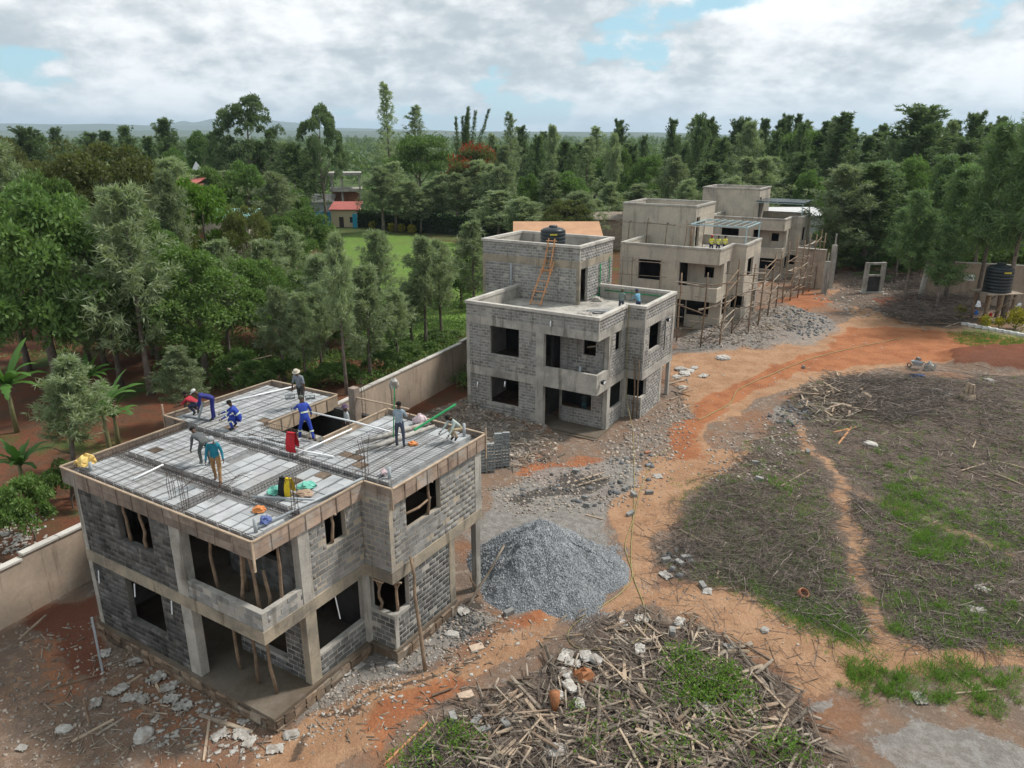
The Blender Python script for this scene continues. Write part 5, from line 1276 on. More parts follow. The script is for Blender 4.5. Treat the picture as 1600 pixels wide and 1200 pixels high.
for a, b, w, m, lab in [
    ((1310, 694), (1330, 668), .16, 'wood_new', 'fresh orange plank upright in a cross on the field'), ((1302, 676), (1338, 668), .16, 'wood_new', 'fresh orange plank lying across another on the field'),
    ((1245, 628), (1296, 612), .14, 'wood', 'pale plank beside the split timber heap'), ((1128, 862), (1062, 796 + 32), .18, 'wood', 'pale plank lying beside the thorny twigs'), ((1120, 905), (1128, 868), .12, 'wood', 'short pale plank standing out of the thorny twigs'),
    ((30, 1000), (72, 962), .12, 'wood', 'plank at the foot of the boundary wall'), ((112, 1160), (178, 1125), .12, 'wood', 'long pale plank in the left yard'), ((150, 1150), (195, 1122), .1, 'grey_wood', 'grey plank beside the long pale one in the left yard'),
    ((70, 1080), (152, 1056), .09, 'pole', 'crooked brown pole in the left yard'), ((205, 1095), (255, 1125), .22, 'bark_strip', 'wide brown board among the torn sacks'), ((318, 1190), (328, 1122), .1, 'wood', 'pale batten pointing at the porch corner'),
    ((290, 1168), (312, 1163), .12, 'wood', 'short pale offcut below the porch'), ((312, 1118), (395, 1145), .16, 'grey_wood', 'dark plank lying along the plinth'), ((195, 1072), (222, 1055), .1, 'wood', 'short pale offcut beside the plinth'),
    ((240, 1062), (250, 1082), .1, 'wood', 'tiny offcut among the torn sacks'), ((640, 1190), (690, 1135), .08, 'wood', 'thin pale stick in the red wheel rut'), ((850, 998), (912, 992), .14, 'pole', 'dark log at the edge of the scrap pile'),
    ((952, 1008), (975, 955), .16, 'wood', 'wide pale board pointing at the gravel heap'), ((880, 1085), (960, 1045), .12, 'wood', 'pale board across the foreground pile'), ((600, 1196), (668, 1130), .07, 'wood_new', 'orange stick in the foreground ruts'),
    ((1335, 785), (1372, 820), .1, 'grey_wood', 'grey pole beside the footpath'), ((1435, 858), (1530, 866), .1, 'grey_wood', 'straight grey pole beyond the footpath'), ((1380, 808), (1450, 840), .1, 'pole', 'dark pole across the grass tufts'),
    ((1490, 1085), (1560, 1078), .1, 'wood', 'pale branch among the right-hand grass'), ((1490, 1052), (1520, 1075), .08, 'wood', 'short pale branch among the right-hand grass'), ((1050, 1155), (1240, 1133), .14, 'wood', 'long pale board across the foreground pile'),
    ((1180, 1048), (1215, 1100), .2, 'grey_wood', 'wide grey board sloping down the foreground pile'), ((915, 805), (942, 812), .12, 'wood', 'short pale plank on the grey cement ground'), ((1220, 760), (1265, 735), .1, 'wood', 'reddish plank leaning in the weeds beside the path'), ((1165, 690), (1230, 678), .1, 'pole', 'dark log by the start of the footpath')]:
    plank_px(a, b, w, .04, m, lab)
def crumple(seed, sx, sy, sz, m):
    import bmesh
    bm = bmesh.new(); bmesh.ops.create_icosphere(bm, subdivisions=3, radius=1)
    for v in bm.verts:
        n = mnoise.noise_vector(v.co * 1.7 + Vector((seed * 3.1, 0, 0))); n2 = mnoise.noise_vector(v.co * 4.5 + Vector((0, seed * 2.3, 0)))
        v.co = v.co + n * .55 + n2 * .22; v.co.x *= sx; v.co.y *= sy; v.co.z = max(-.02, v.co.z * sz)
    me = bpy.data.meshes.new('sack'); bm.to_mesh(me); bm.free(); me.materials.append(m); return me
def pillow(seed, sx, sy, sz, m):
    """half-empty woven sack: boxy pillow with creases"""
    import bmesh
    bm = bmesh.new(); bmesh.ops.create_icosphere(bm, subdivisions=3, radius=1); off = Vector((seed * 5.3, seed * 1.7, 0))
    for v in bm.verts:
        c = v.co.copy(); q = Vector([math.copysign(abs(k) ** .62, k) for k in c]); n = mnoise.noise(c * 2.2 + off) * .28 + mnoise.noise(c * 6 + off) * .10
        q = q * (1 + n); pinch = 1 - .35 * max(0, abs(q.x) - .6); v.co = Vector((q.x * sx * (1 + .12 * mnoise.noise(c * 1.3 + off)), q.y * sy * pinch, max(-.02, q.z * sz * pinch * (1 - .25 * abs(q.x)))))
    me = bpy.data.meshes.new('sack'); bm.to_mesh(me); bm.free(); me.materials.append(m); return me
def torn_sheet(seed, sx, sy, m):
    """crumpled empty paper sack"""
    nx, ny = 13, 9; v = []
    for j in range(ny):
        for i in range(nx):
            x, y = i / (nx - 1) - .5, j / (ny - 1) - .5; p = Vector((x * 4 + seed * 3.3, y * 4, seed)); e = mnoise.noise_vector(p) * .10
            z = abs(mnoise.noise(p * 1.1)) * .26 + abs(mnoise.noise(p * 2.6)) * .10 - .01; v.append(((x + e.x) * sx, (y + e.y) * sy, z * .42))
    f = [(j * nx + i, j * nx + i + 1, (j + 1) * nx + i + 1, (j + 1) * nx + i) for j in range(ny - 1) for i in range(nx - 1) if not (mnoise.noise(Vector((i * .5, j * .5, seed * 9))) > .33 and (i < 2 or j < 2 or i > nx - 4))]
    t = len(v); v2 = v + [(x, y, z - .012) for x, y, z in v]; f2 = f + [tuple(t + k for k in reversed(q)) for q in f]
    return np_mesh('torn_sheet', v2, f2, m)
SACKS = [pillow(i, .22, .14 + .02 * (i % 3), (.075, .055, .09, .05, .1)[i % 5], M['bag']) for i in range(5)] + [torn_sheet(40 + i, .42, .3, M['bag']) for i in range(3)]
SHEETS = [torn_sheet(20 + i, .36, .26, M['sheet']) for i in range(4)]
def sack(px, py, s, label, group=None, v=None, name='torn_sack', dz=.0):
    return put(name, rng.choice(SACKS if v is None else v), None, gpt(px, py, .03 + dz), (0, 0, rng.uniform(0, 6.3)), (s, s, s), label, 'sack', group)
for px, py, s, lab in [(722, 955, 1.5, 'plump white sack standing at the end of the lower block wall'), (706, 992, 1.2, 'white sack in the black cement spill'), (705, 955, 1.1, 'cream sack beside the plump white one'), (540, 1050, 1.3, 'white sack leaning on the plinth under the side opening'), (558, 1040, 1.2, 'second white sack under the side opening'),
    (640, 1014, 1.3, 'torn white sack at the bay corner'), (655, 1003, 1.1, 'small torn sack behind the leaning pole foot'), (612, 1040, 1.0, 'grey sack in front of the bay corner'), (430, 1172, 1.2, 'white sack beside the porch corner'), (455, 1150, 1.1, 'white sack touching the porch corner'),
    (100, 1140, 1.2, 'pinkish sack lying in the left yard'), (225, 1150, 1.5, 'white sack half buried in the left yard'), (35, 1170, .8, 'pale blue scrap in the left yard'), (842, 820, 1.5, 'cream sack on the cement ground behind the gravel'),
    (1028, 745, 1.4, 'white sack on the orange track below the second house'), (1062, 1020 - 47, 1.2, 'white sheet at the end of the hose'), (975, 975, 1.1, 'grey-white sack at the far edge of the scrap pile'), (1002, 968, 1.3, 'white sack where the hose loops'), (1140, 935 + 77, 1.0, 'lone white sack right of the scrap pile'),
    (1108, 1112, 1.6, 'pale grey sack among the leafy weeds'), (868, 1175, 1.6, 'white sack low in the foreground pile'), (1435, 1092, 1.4, 'white scrap on the path between grass patches'), (1526, 955, 1.6, 'torn white sack in the right-hand grass'), (1535, 922, 1.4, 'crumpled white sack on the right of the field'),
    (1360, 695, 1.8, 'white rag on the cleared field'), (1462, 612, 2.2, 'white rag near the wheelbarrow'), (1480, 618, 1.8, 'small white rag near the split stump'), (1545, 595, 2.0, 'white scrap below the red earth heap'), (1105, 925, 1.2, 'white bag on the path edge beside stones'), (1040, 900, 1.4, 'white bag between hose and path stones'),
    (1195, 985, .8, 'small white bag at the path edge'), (742, 1015, .9, 'white lunch box on the ground'), (1130, 560, 2.6, 'white sack on the track before the third house')]:
    sack(px, py, s, lab)
for px, py, s in [(1064, 578, 2.2), (1070, 585, 2.4), (1078, 580, 2.0), (1058, 590, 1.8), (1085, 575, 1.8), (1100, 588, 2.0), (1066, 606, 1.8)]: sack(px, py, s, 'white sack in the cluster beside the second house', 'white sacks beside the second house')
for px, py, s in [(885, 1030, 1.5), (895, 1042, 1.3), (885, 1058, 1.4), (890, 1078, 1.3), (905, 1104, 1.2), (915, 1030, 1.3), (930, 1036, 1.2), (870, 1090, 1.1), (1000, 1020, 1.2)]: sack(px, py, s, 'white sack in the row along the foreground scrap pile', 'white sacks on the foreground pile', dz=.12)
for px, py, s in [(185, 1080, 1.6), (205, 1092, 1.5), (225, 1095, 1.4), (245, 1062, 1.7), (265, 1075, 1.6), (285, 1105, 1.7), (268, 1094, 1.5), (210, 1036, 1.5), (165, 1022, 1.3), (150, 1100, 1.3), (345, 1150, 1.4), (375, 1150, 1.5), (390, 1160, 1.3)]: sack(px, py, s, 'torn cement sack strewn along the plinth of the nearest house', 'torn sacks along the plinth', SHEETS)
# loose building blocks
lb = MB().box(-.2, .2, -.1, .1, 0, .2).mesh('concrete_block', M['block'])
def block(px, py, label, group=None, a=None): put('concrete_block', lb, None, gpt(px, py, -.01), (rng.gauss(0, .08), rng.gauss(0, .08), rng.uniform(0, 3) if a is None else a), (1, 1, 1), label, 'block', group)
for px, py, lab in [(1014, 772, 'dark block by the hose on the orange track'), (985, 805, 'block beside the hose behind the gravel'), (915, 780, 'block on the grey cement ground'), (918, 792, 'second block on the grey cement ground'), (978, 765, 'block at the left of the hose'), (990, 775, 'block touching the hose'), (1180, 725, 'block on the pale sandy patch'), (1186, 750, 'block below the pale sandy patch'), (1262, 708, 'block at the top of the footpath'), (1040, 878, 'dark stone block at the path edge'), (1062, 882, 'second stone block at the path edge'), (1070, 874, 'third stone block at the path edge'), (1098, 918, 'grey block beside the weeds'), (745, 1130, 'grey block at the left of the scrap pile'), (757, 1145, 'second grey block at the left of the scrap pile'), (708, 1125, 'grey block standing in the red soil'), (790, 1135, 'pale block in the scrap pile'), (1050, 990, 'grey block on the scrap pile edge'), (1435, 562, 'pale block beyond the wheelbarrow'), (795, 960, 'pale block on the track below the gravel'), (900, 738, 'block in front of the second porch'), (1255, 575, 'block on the far side of the split timber')]: block(px, py, lab)
MB().box(-.16, .16, -.11, .11, 0, .1).build('brick_stack', M['brick'], None, loc=gpt(1012, 708), rot=(0, 0, .3), label='small stack of red bricks on the track', cat='bricks')
# stack of hollow blocks behind the nearest house
def hollow_mesh():
    mb = MB(); mb.box(-.2, .2, -.1, .1, 0, .03); mb.box(-.2, .2, -.1, .1, .16, .19)
    for x in (-.2, -.015, .17): mb.box(x, x + .03, -.1, .1, .03, .16)
    return mb.mesh('hollow_block', M['stack'])
M['stack'] = mat('hollow_block_grey', (.30, .32, .32), (.24, .255, .26), None, 2, bump=.2, rnd=.15)
hb = hollow_mesh(); sp = gpt(768, 742)
for c in range(5):
    for k in range(9 if c < 3 else 11):
        q = Vector((-.9 + .42 * c, .15 * c + (.35 if c > 2 else 0), .195 * k)) + Vector((rng.uniform(-.015, .015), rng.uniform(-.015, .015), 0))
        put('hollow_block', hb, None, sp + q, (0, 0, .12 + rng.uniform(-.04, .04)), (1, 1, 1), 'hollow concrete block stacked behind the nearest house', 'block', 'hollow blocks in the tall stack')


# ------------------------------------------------------------------ poles, props, hoses
def crooked(a, b, r, wob=.05, n=6):
    a, b = Vector(a), Vector(b); pts = []
    for i in range(n):
        q = i / (n - 1); p = a.lerp(b, q)
        if 0 < i < n - 1: p += Vector((rng.gauss(0, wob), rng.gauss(0, wob), 0))
        pts.append(p)
    return pts
def prop(x, y, z0, z1, label, lean=(0, 0), head=True, fork=False):
    o = V(1, x, y, z0); r = empty('timber_prop', o, YAW, label, 'prop', 'crooked timber props holding up the shuttering')
    top = Vector((lean[0], lean[1], z1 - z0)); MB().tube(crooked((0, 0, 0), top, .05, .022), [.062, .058, .055, .052, .05, .048], 7).build('pole', M['pole'], r, True)
    if head: MB().bar(top + Vector((-.22, rng.uniform(-.1, .1), -.03)), top + Vector((.22, rng.uniform(-.1, .1), -.03)), .07, .05).build('head_block', M['wood'], r)
    if fork:
        for s in (-1, 1): MB().tube([top - Vector((0, 0, .35)), top + Vector((.16 * s, 0, -.02))], [.04, .03], 6).build('brace', M['pole'], r)
for x, y, l, lab in [(-2.5, .45, (-.15, 0), 'leftmost prop on the near balcony'), (-2.1, 1.2, (0, .05), 'thick prop at the back of the near balcony'), (-1.45, .5, (.25, 0), 'bowed prop in the middle of the near balcony'), (-.7, .5, (-.2, 0), 'thickest prop at the near balcony corner'), (-.15, 1.0, (-.05, 0), 'thin straight prop at the right of the near balcony')]: prop(x, y, 3.44, 5.95, lab, l)
prop(-.45, .7, 3.44, 5.0, 'short stub prop that stops below the near balcony shuttering', (-.12, 0), False)
prop(-6.35, .12, 4.52, 5.9, 'left prop in the upper front window', (-.1, 0)); prop(-5.5, .12, 4.52, 5.9, 'right prop in the upper front window', (-.1, 0))
prop(-2.6, .9, .39, 2.97, 'leftmost prop under the near balcony', (-.15, 0)); prop(-1.55, .75, .39, 2.97, 'middle prop under the near balcony', (-.1, .1)); prop(-.7, .75, .39, 2.97, 'right prop under the near balcony', (-.1, -.15))
prop(.5, 4.5, 1.71, 2.9, 'left forked prop in the corner opening of the bay', fork=True); prop(1.05, 4.75, 1.71, 2.9, 'right forked prop in the corner opening of the bay', fork=True)
prop(1.1, 6.55, 4.63, 5.95, 'prop in the wide bay window', (0, .1)); prop(-.1, 3.1, 4.87, 5.95, 'crooked prop in the narrow side window', (.0, .1))
MB().tube([V(1, 1.1, 5.3, 5.2), V(1, 1.15, 6.0, 5.15), V(1, 1.1, 6.75, 5.2)], [.045, .05, .04], 6).build('timber_prop', M['pole'], None, True, label='horizontal pole across the wide bay window', cat='prop')
for a in ((-8.6, 3.5), (-5.8, 3.2), (-7.4, 2.0)): prop(a[0], a[1], 3.44, 6.05, 'prop seen inside the dark upper room', (.05, 0))
def lean_pole(a, top, r, label, m='pole', name='leaning_pole'):
    A = gpt(*a, -.05); MB().tube(crooked(A, top, r, .03, 7), [r * (1 - .05 * i) for i in range(7)], 7).build(name, M[m], None, True, label=label, cat='pole')
lean_pole((665, 1048), V(1, 1.36, 5.2, 3.7), .075, 'long brown pole leaning on the bay of the nearest house')
x, y = gpx(788, 852, 2.1); lean_pole((728, 952), Vector((x, y, 2.1)), .06, 'pale pole tilted in front of the gravel heap', 'grey_wood')
x, y = gpx(735, 900, 1.4); lean_pole((748, 930), Vector((x, y, 1.4)), .04, 'thin dark stake beside the column of the nearest house')
p = gpt(160, 1048); MB().bar(p, p + Vector((-.05, .1, 2.1)), .07, .07).build('steel_post', M['pvc_grey'], None, label='light grey post upright in front of the left facade', cat='post')
p = gpt(140, 1130); MB().bar(p, p + Vector((0, 0, .95)), .09, .05).build('wooden_stake', M['bark_strip'], None, label='short brown stake standing in the left yard', cat='stake')
def ground_hose(pxs, r, label, lead=None, name='water_hose'):
    pts = [gpt(a, b, r) for a, b in pxs]; fine = list(lead or [])
    for i in range(len(pts) - 1):
        p0, p1, p2, p3 = pts[max(i - 1, 0)], pts[i], pts[i + 1], pts[min(i + 2, len(pts) - 1)]
        for t in (0, .2, .4, .6, .8):
            q = .5 * ((2 * p1) + (p2 - p0) * t + (2 * p0 - 5 * p1 + 4 * p2 - p3) * t * t + (3 * p1 - p0 - 3 * p2 + p3) * t ** 3); q.z = gz1(q.x, q.y) + r * 1.2
            fine.append(q)
    fine.append(pts[-1]); MB().tube(fine, r, 6).build(name, M['hose'], None, True, label=label, cat='hose')
ground_hose([(989, 672), (991, 740), (990, 800), (986, 880), (1000, 930), (1010, 965), (1006, 990), (985, 1008), (950, 1016), (905, 1014), (888, 1000), (892, 982), (915, 962), (945, 945), (972, 925), (988, 900), (980, 870), (977, 850), (990, 810), (1000, 770), (1020, 720), (1050, 700)], .022, 'green garden hose hanging from the second roof and looping round the gravel', [V(2, -.08, 4.2, 7.57), V(2, .1, 4.22, 7.5), V(2, .16, 4.2, 4.0), V(2, .3, 4.1, 1.2)])
ground_hose([(1090, 657), (1115, 645), (1142, 630), (1155, 608), (1200, 588), (1260, 563), (1330, 545), (1410, 528)], .03, 'yellow hose lying along the red track')


# ------------------------------------------------------------------ things on the near roof deck (house 1 frame)
ZD = 6.43
M['spill'] = mat('cement_crumb', (.11, .108, .104), (.075, .073, .07), None, 3, bump=.3, rnd=.4)
def d1(name, mb, m, label, cat, group=None, at=(0, 0, 0), smooth=False):
    return mb.build(name, m, None, smooth, loc=V(1, *at), rot=(0, 0, YAW), label=label, cat=cat, group=group)
def pipe(pts, r, m, label, name='conduit_pipe', cat='pipe'):
    o = Vector(pts[0]); return d1(name, MB().tube([Vector(p) - o for p in pts], r, 7), M[m], label, cat, at=pts[0], smooth=True)
zp = ZD + .05
pipe([(-6.2, 5.2, zp), (-3.4, 5.24, zp + .04), (-2.2, 5.5, zp)], .036, 'pvc', 'white conduit crossing the deck in front of the stair opening')
pipe([(-3.5, 4.85, zp), (-3.3, 7.63, zp + .1)], .036, 'pvc', 'white conduit running toward the stair opening edge')
pipe([(-6.6, 7.9, zp + .2), (-3.6, 8.05, zp + .2), (-1.4, 8.35, zp)], .036, 'pvc', 'white conduit bridging the stair opening')
pipe([(-10.2, 7.1, zp), (-9.3, 10.3, zp)], .036, 'pvc', 'white conduit on the back left deck')
pipe([(-7.0, 4.7, zp + .03), (-4.3, 6.0, zp + .05)], .03, 'pvc', 'short white conduit left of the man in blue coveralls')
pipe([(-2.2, 1.85, zp + .02), (-.3, 2.7, zp + .05)], .04, 'pvc_grey', 'grey drain pipe lying behind the orange bag')
pipe([(-.5, .6, zp), (-.12, 4.75, zp)], .045, 'pvc_grey', 'long grey drain pipe along the right deck edge')
pipe([(-6.6, .7, zp), (-6.75, 1.9, zp + .02)], .035, 'pvc', 'short white pipe lying on the left of the deck')
pipe([(-10.4, 5.35, zp), (-9.0, 5.6, zp)], .05, 'pvc_grey', 'grey pipe lying beside the man in red')
pipe([(-9.4, 5.3, zp), (-9.2, 5.5, zp + .75)], .05, 'pvc_grey', 'grey pipe tilted in front of the bending man')
for x, y, h, lab in ((-.42, .49, .42, 'upright grey pipe stub at the front deck corner'), (.57, 5.26, .4, 'upright grey pipe stub at the bay corner of the deck'), (.6, 9.6, .5, 'upright grey pipe stub beside the squatting man'), (-8.55, .4, .32, 'upright grey pipe stub by the yellow can')):
    pipe([(x, y, ZD - .1), (x, y, ZD + h)], .06, 'pvc_grey', lab, 'pipe_stub')
def rebar_cluster(x, y, h, n, label, spread=.1, z0=6.3):
    r = empty('starter_bars', V(1, x, y, z0), YAW, label, 'rebar', 'starter bars rising from the deck')
    for k in range(n):
        a = 6.28 * k / n + .6; p = Vector((math.cos(a) * spread, math.sin(a) * spread, 0)); MB().tube([p, p + Vector((rng.gauss(0, .02), rng.gauss(0, .02), h * .6)), p + Vector((rng.gauss(0, .05), rng.gauss(0, .05), h * rng.uniform(.85, 1.1)))], .0095, 4).build('bar', M['rebar'], r)
    for k in range(max(2, int(h / .22))):
        z = .1 + .2 * k; s = spread; pts = [(-s, -s, z), (s, -s, z), (s, s, z), (-s, s, z), (-s, -s, z)]
        if z < h * .6: MB().tube(pts, .005, 3).build('stirrup', M['rebar'], r)
for x, y, h, lab in ((-.3, 1.9, 1.35, 'starter bars at the right deck edge near the yellow shirt'), (-.25, 5.0, 1.5, 'starter bars at the inner deck corner'), (-3.65, 4.95, 1.05, 'starter bars under the red jacket'), (-1.3, 2.5, .9, 'starter bars under the yellow and black shirt'), (-3.65, .5, 1.25, 'starter bars near the front edge of the deck'), (-4.4, .6, 1.1, 'left starter bars near the front edge of the deck')): rebar_cluster(x, y, h, 4, lab)
rebar_cluster(-4.9, 10.0, 1.6, 4, 'bars of the column behind the stair opening', z0=6.0); rebar_cluster(-3.9, 10.8, 1.1, 3, 'bars under the white bag behind the deck', z0=6.2)
def cage(a, b, w, h, label):
    a, b = Vector(a), Vector(b); o = a; d = (b - a); L = d.length; t = d.normalized(); s = Vector((-t.y, t.x, 0)); r = empty('reinforcement_cage', V(1, *a), YAW, label, 'rebar', 'beam reinforcement cages laid in the deck')
    for i in (-1, 1):
        for z in (0, h): MB().tube([s * i * w / 2 + Vector((0, 0, z)), d + s * i * w / 2 + Vector((0, 0, z))], .009, 4).build('bar', M['rebar'], r)
    mb = MB()
    for k in range(int(L / .13)):
        p = t * (k * .13 + .05); c = [p + s * i * w / 2 + Vector((0, 0, z)) for i, z in ((-1, 0), (1, 0), (1, h), (-1, h), (-1, 0))]; mb.tube(c, .006, 3, cap=False)
    mb.build('stirrup', M['rebar'], r, kind='stuff')
cage((-9.3, 1.86, 6.3), (-.1, 1.9, 6.3), .2, .2, 'cage in the front cross gap of the deck'); cage((-9.3, 4.75, 6.3), (1.0, 4.85, 6.3), .25, .24, 'cage in the middle cross gap of the deck')
cage((-3.68, .3, 6.3), (-3.68, 1.8, 6.3), .2, .2, 'short cage near the front edge of the deck'); cage((-2.6, 1.95, 6.3), (-2.6, 4.7, 6.3), .2, .22, 'cage running back from the front gap'); cage((-6.6, 5.3, 6.44), (-3.6, 5.35, 6.44), .3, .2, 'cage along the stair opening'); cage((-9.3, .15, 6.3), (.0, .15, 6.3), .14, .18, 'cage along the front shuttering'); cage((-9.42, .3, 6.3), (-9.42, 4.7, 6.3), .14, .22, 'cage along the left shuttering'); cage((-3.5, 9.85, 6.3), (1.0, 9.75, 6.3), .14, .22, 'cage along the back shuttering'); cage((-6.5, 6.1, 6.46), (-3.9, 6.2, 6.46), .3, .2, 'second cage along the stair opening')
def mesh_sheet(x0, x1, y0, y1, z, step, label, sag=.0, tilt=None, r=.006):
    mb = MB(); nx, ny = int((x1 - x0) / step), int((y1 - y0) / step); f = tilt or (lambda x, y: 0)
    for i in range(nx + 1): x = x0 + i * step; mb.tube([(x - x0, q, f(x - x0, q)) for q in np.linspace(0, y1 - y0, 5)], r, 3, cap=False)
    for j in range(ny + 1): y = j * step; mb.tube([(q, y, f(q, y)) for q in np.linspace(0, x1 - x0, 5)], r, 3, cap=False)
    o = d1('wire_mesh', mb, M['rebar'], label, 'wire mesh', at=(x0, y0, z)); return o
mesh_sheet(-9.3, -5.2, .35, 4.6, ZD + .03, .3, 'wire mesh laid flat on the left front of the deck'); mesh_sheet(-10.6, -6.9, 5.1, 10.1, ZD + .03, .3, 'wire mesh laid flat on the back left deck')
mesh_sheet(-2.6, .9, 5.1, 8.9, ZD + .04, .15, 'loose curved wire mesh on the right of the deck', tilt=lambda x, y: .42 * math.exp(-((x - .3) / .9) ** 2) * math.exp(-((y - .4) / 1.5) ** 2) + .05 * math.sin(x * 2 + y))
mesh_sheet(-4.6, -2.9, 1.0, 2.6, ZD + .05, .15, 'loose scrap of wire mesh near the man in turquoise', tilt=lambda x, y: .35 * abs(math.sin(x * 2.1 + y)))
# loose articles on the deck
def crum_at(name, x, y, z, s, m, label, cat, seed, rz=0.0):
    me = crumple(seed, *s, m); return put(name, me, None, V(1, x, y, z), (0, 0, rz), (1, 1, 1), label, cat)
crum_at('plastic_can_half', -8.85, .42, ZD + .2, (.34, .22, .3), M['yellow'], 'cut yellow plastic can at the left deck corner', 'container', 61)
crum_at('orange_bag', -1.34, 1.41, ZD + .03, (.2, .16, .12), M['orange'], 'orange bag lying near the front deck corner', 'bag', 62)
crum_at('orange_bag', -.55, 7.9, ZD + .03, (.16, .14, .1), M['orange'], 'orange bag by the man in the grey shirt', 'bag', 63)
crum_at('blue_cloth', -.55, .95, ZD + .1, (.17, .17, .16), flat('blue_cloth', (.10, .14, .32)), 'blue and white cloth bundle beside the corner pipe stub', 'cloth', 64)
crum_at('green_netting', -1.85, 2.5, ZD + .05, (.26, .2, .2), flat('mint_cloth', (.16, .48, .38)), 'mint green bag left of the yellow and black shirt', 'bag', 65); crum_at('green_netting', -1.3, 3.3, ZD + .05, (.3, .2, .14), flat('mint_cloth', (.16, .48, .38)), 'mint green bag right of the yellow and black shirt', 'bag', 66)
crum_at('brown_bag', -.95, 2.9, ZD + .05, (.3, .2, .1), flat('kraft', (.38, .27, .19)), 'brown paper bag beside the starter bars', 'bag', 67)
crum_at('pink_sack', -1.6, 9.7, ZD + .12, (.28, .2, .3), flat('pink_sack', (.62, .48, .50)), 'pink and white sack at the back of the deck', 'sack', 68); crum_at('white_bag', -3.85, 10.85, 7.25, (.2, .2, .42), M['sheet'], 'white bag hung over bars behind the deck', 'bag', 69)
crum_at('small_bag', .25, 5.35, ZD + .08, (.12, .12, .14), flat('pink_sack', (.62, .48, .50)), 'small pale bag at the bay corner of the deck', 'bag', 70)
def hung(name, x, y, z, ms, label, w=.3, h=.62):
    r = empty(name, V(1, x, y, z), YAW + .2, label, 'clothing')
    for k, m in enumerate(ms):
        n = len(ms); x0 = -w / 2 + w * k / n; x1 = x0 + w / n; v, f = [], []; q = 6
        for side in (-1, 1):
            b = len(v)
            for j in range(q + 1):
                t = j / q; yy = side * (.03 + .10 * math.sin(t * 2.2)); zz = -h * t * (1 if side < 0 else .8)
                v += [(x0 - .04 * t, yy, zz), ((x0 + x1) / 2, yy + .03 * side, zz), (x1 + .05 * t, yy, zz)]
            for j in range(q):
                a = b + j * 3; f += [(a, a + 1, a + 4, a + 3), (a + 1, a + 2, a + 5, a + 4)]
        f += [(0, 1, 22, 21), (1, 2, 23, 22)]
        put('cloth_panel', np_mesh('cloth_panel', v, f, m, smooth=True), r)
hung('hanging_jacket', -3.65, 4.95, 7.3, [flat('red_cloth', (.50, .02, .03))], 'red jacket hanging on starter bars in the middle of the deck', .34, .72)
hung('hanging_shirt', -1.3, 2.5, 7.12, [flat('black_cloth', (.012, .013, .014)), flat('yellow_cloth', (.70, .50, .02))], 'yellow and black shirt hanging on starter bars', .42, .62)
sh = MB()
for (x, y), (x2, y2) in (((-1.75, 6.2), (-.9, 9.7)), ((-2.2, 7.1), (-1.3, 9.9))): sh.tube([(x, y, .04), ((x + x2) / 2 + .06, (y + y2) / 2, .07), (x2, y2, .05)], [.09, .11, .08], 7)
d1('rolled_sheeting', sh, M['sheet'], 'rolled white plastic sheeting across the right of the deck', 'sheeting', at=(0, 0, ZD), smooth=True)
d1('green_pole', MB().tube([(0, 0, 0), (-.1, .35, 2.05)], .022, 6), M['green'], 'green pole held upright by the man in the grey shirt', 'pole', at=(-1.35, 7.75, ZD)); d1('green_mesh_roll', MB().tube([(0, 0, 0), (.5, 2.0, .5)], .05, 7), M['green'], 'green roll leaning at the back of the deck', 'roll', at=(-.85, 8.4, ZD + .35))
st = MB()
for k in range(8): st.box(-.25, .25, .28 * k, .28 * (k + 1), -.17 * k - .2, -.17 * k)
d1('stair_flight', st, M['conc'], 'concrete stair flight down in the deck opening', 'stair', at=(-5.9, 7.4, 5.9))
d1('timber_column_form', MB().box(-.17, .17, -.17, .17, 0, 1.5), M['ply_old'], 'boarded column rising behind the stair opening', 'formwork', at=(-4.95, 9.6, 5.9)); d1('timber_rail', MB().bar((0, 0, 0), (2.3, .6, -.25), .07, .05), M['wood'], 'timber rail from the boarded column to the deck', 'timber', at=(-4.8, 9.55, 7.0))
for x, y, z, lab in ((-4.35, -.05, 3.0, 'left'), (-6.35, -.05, 2.95, 'middle'), (-8.5, -.05, 2.75, 'far left')): d1('conduit_tail', MB().tube([(0, 0, 0), (.05, -.08, -.45)], .022, 5), M['pvc'], 'white conduit tail hanging on the %s of the front facade' % lab, 'pipe', at=(x, y, z))
d1('conduit_tail', MB().tube([(0, 0, 0), (.04, .1, -.9)], .022, 5), M['pvc'], 'white conduit tail hanging in the side opening', 'pipe', at=(.02, 2.9, 2.98))
# ------------------------------------------------------------------ second house fittings
def water_tank(loc, r_, h, label, ribs=6):
    r = empty('water_tank', loc, 0, label, 'water tank'); pr = [(r_ * .9, 0)]
    for k in range(ribs):
        z = h * .8 * k / ribs; pr += [(r_, z + .02), (r_, z + h * .09), (r_ * .965, z + h * .1), (r_ * .965, z + h * .125)]
    pr += [(r_, h * .82), (r_ * .8, h * .9), (r_ * .35, h * .96), (r_ * .33, h * .96)]
    MB().lathe(pr, 28).build('tank_body', M['tank'], r, True); MB().lathe([(r_ * .33, h * .95), (r_ * .33, h * 1.0), (r_ * .28, h * 1.02)], 20).build('lid', M['tank'], r)
    MB().box(r_ * -.28, r_ * .28, -r_ * 1.005, -r_ * .99, h * .7, h * .76).build('name_strip', flat('tank_strip', (.5, .42, .05)), r); return r
water_tank(V(2, -8.0, 9.0, 9.55), .92, 1.95, 'black water tank on the tower of the second house')
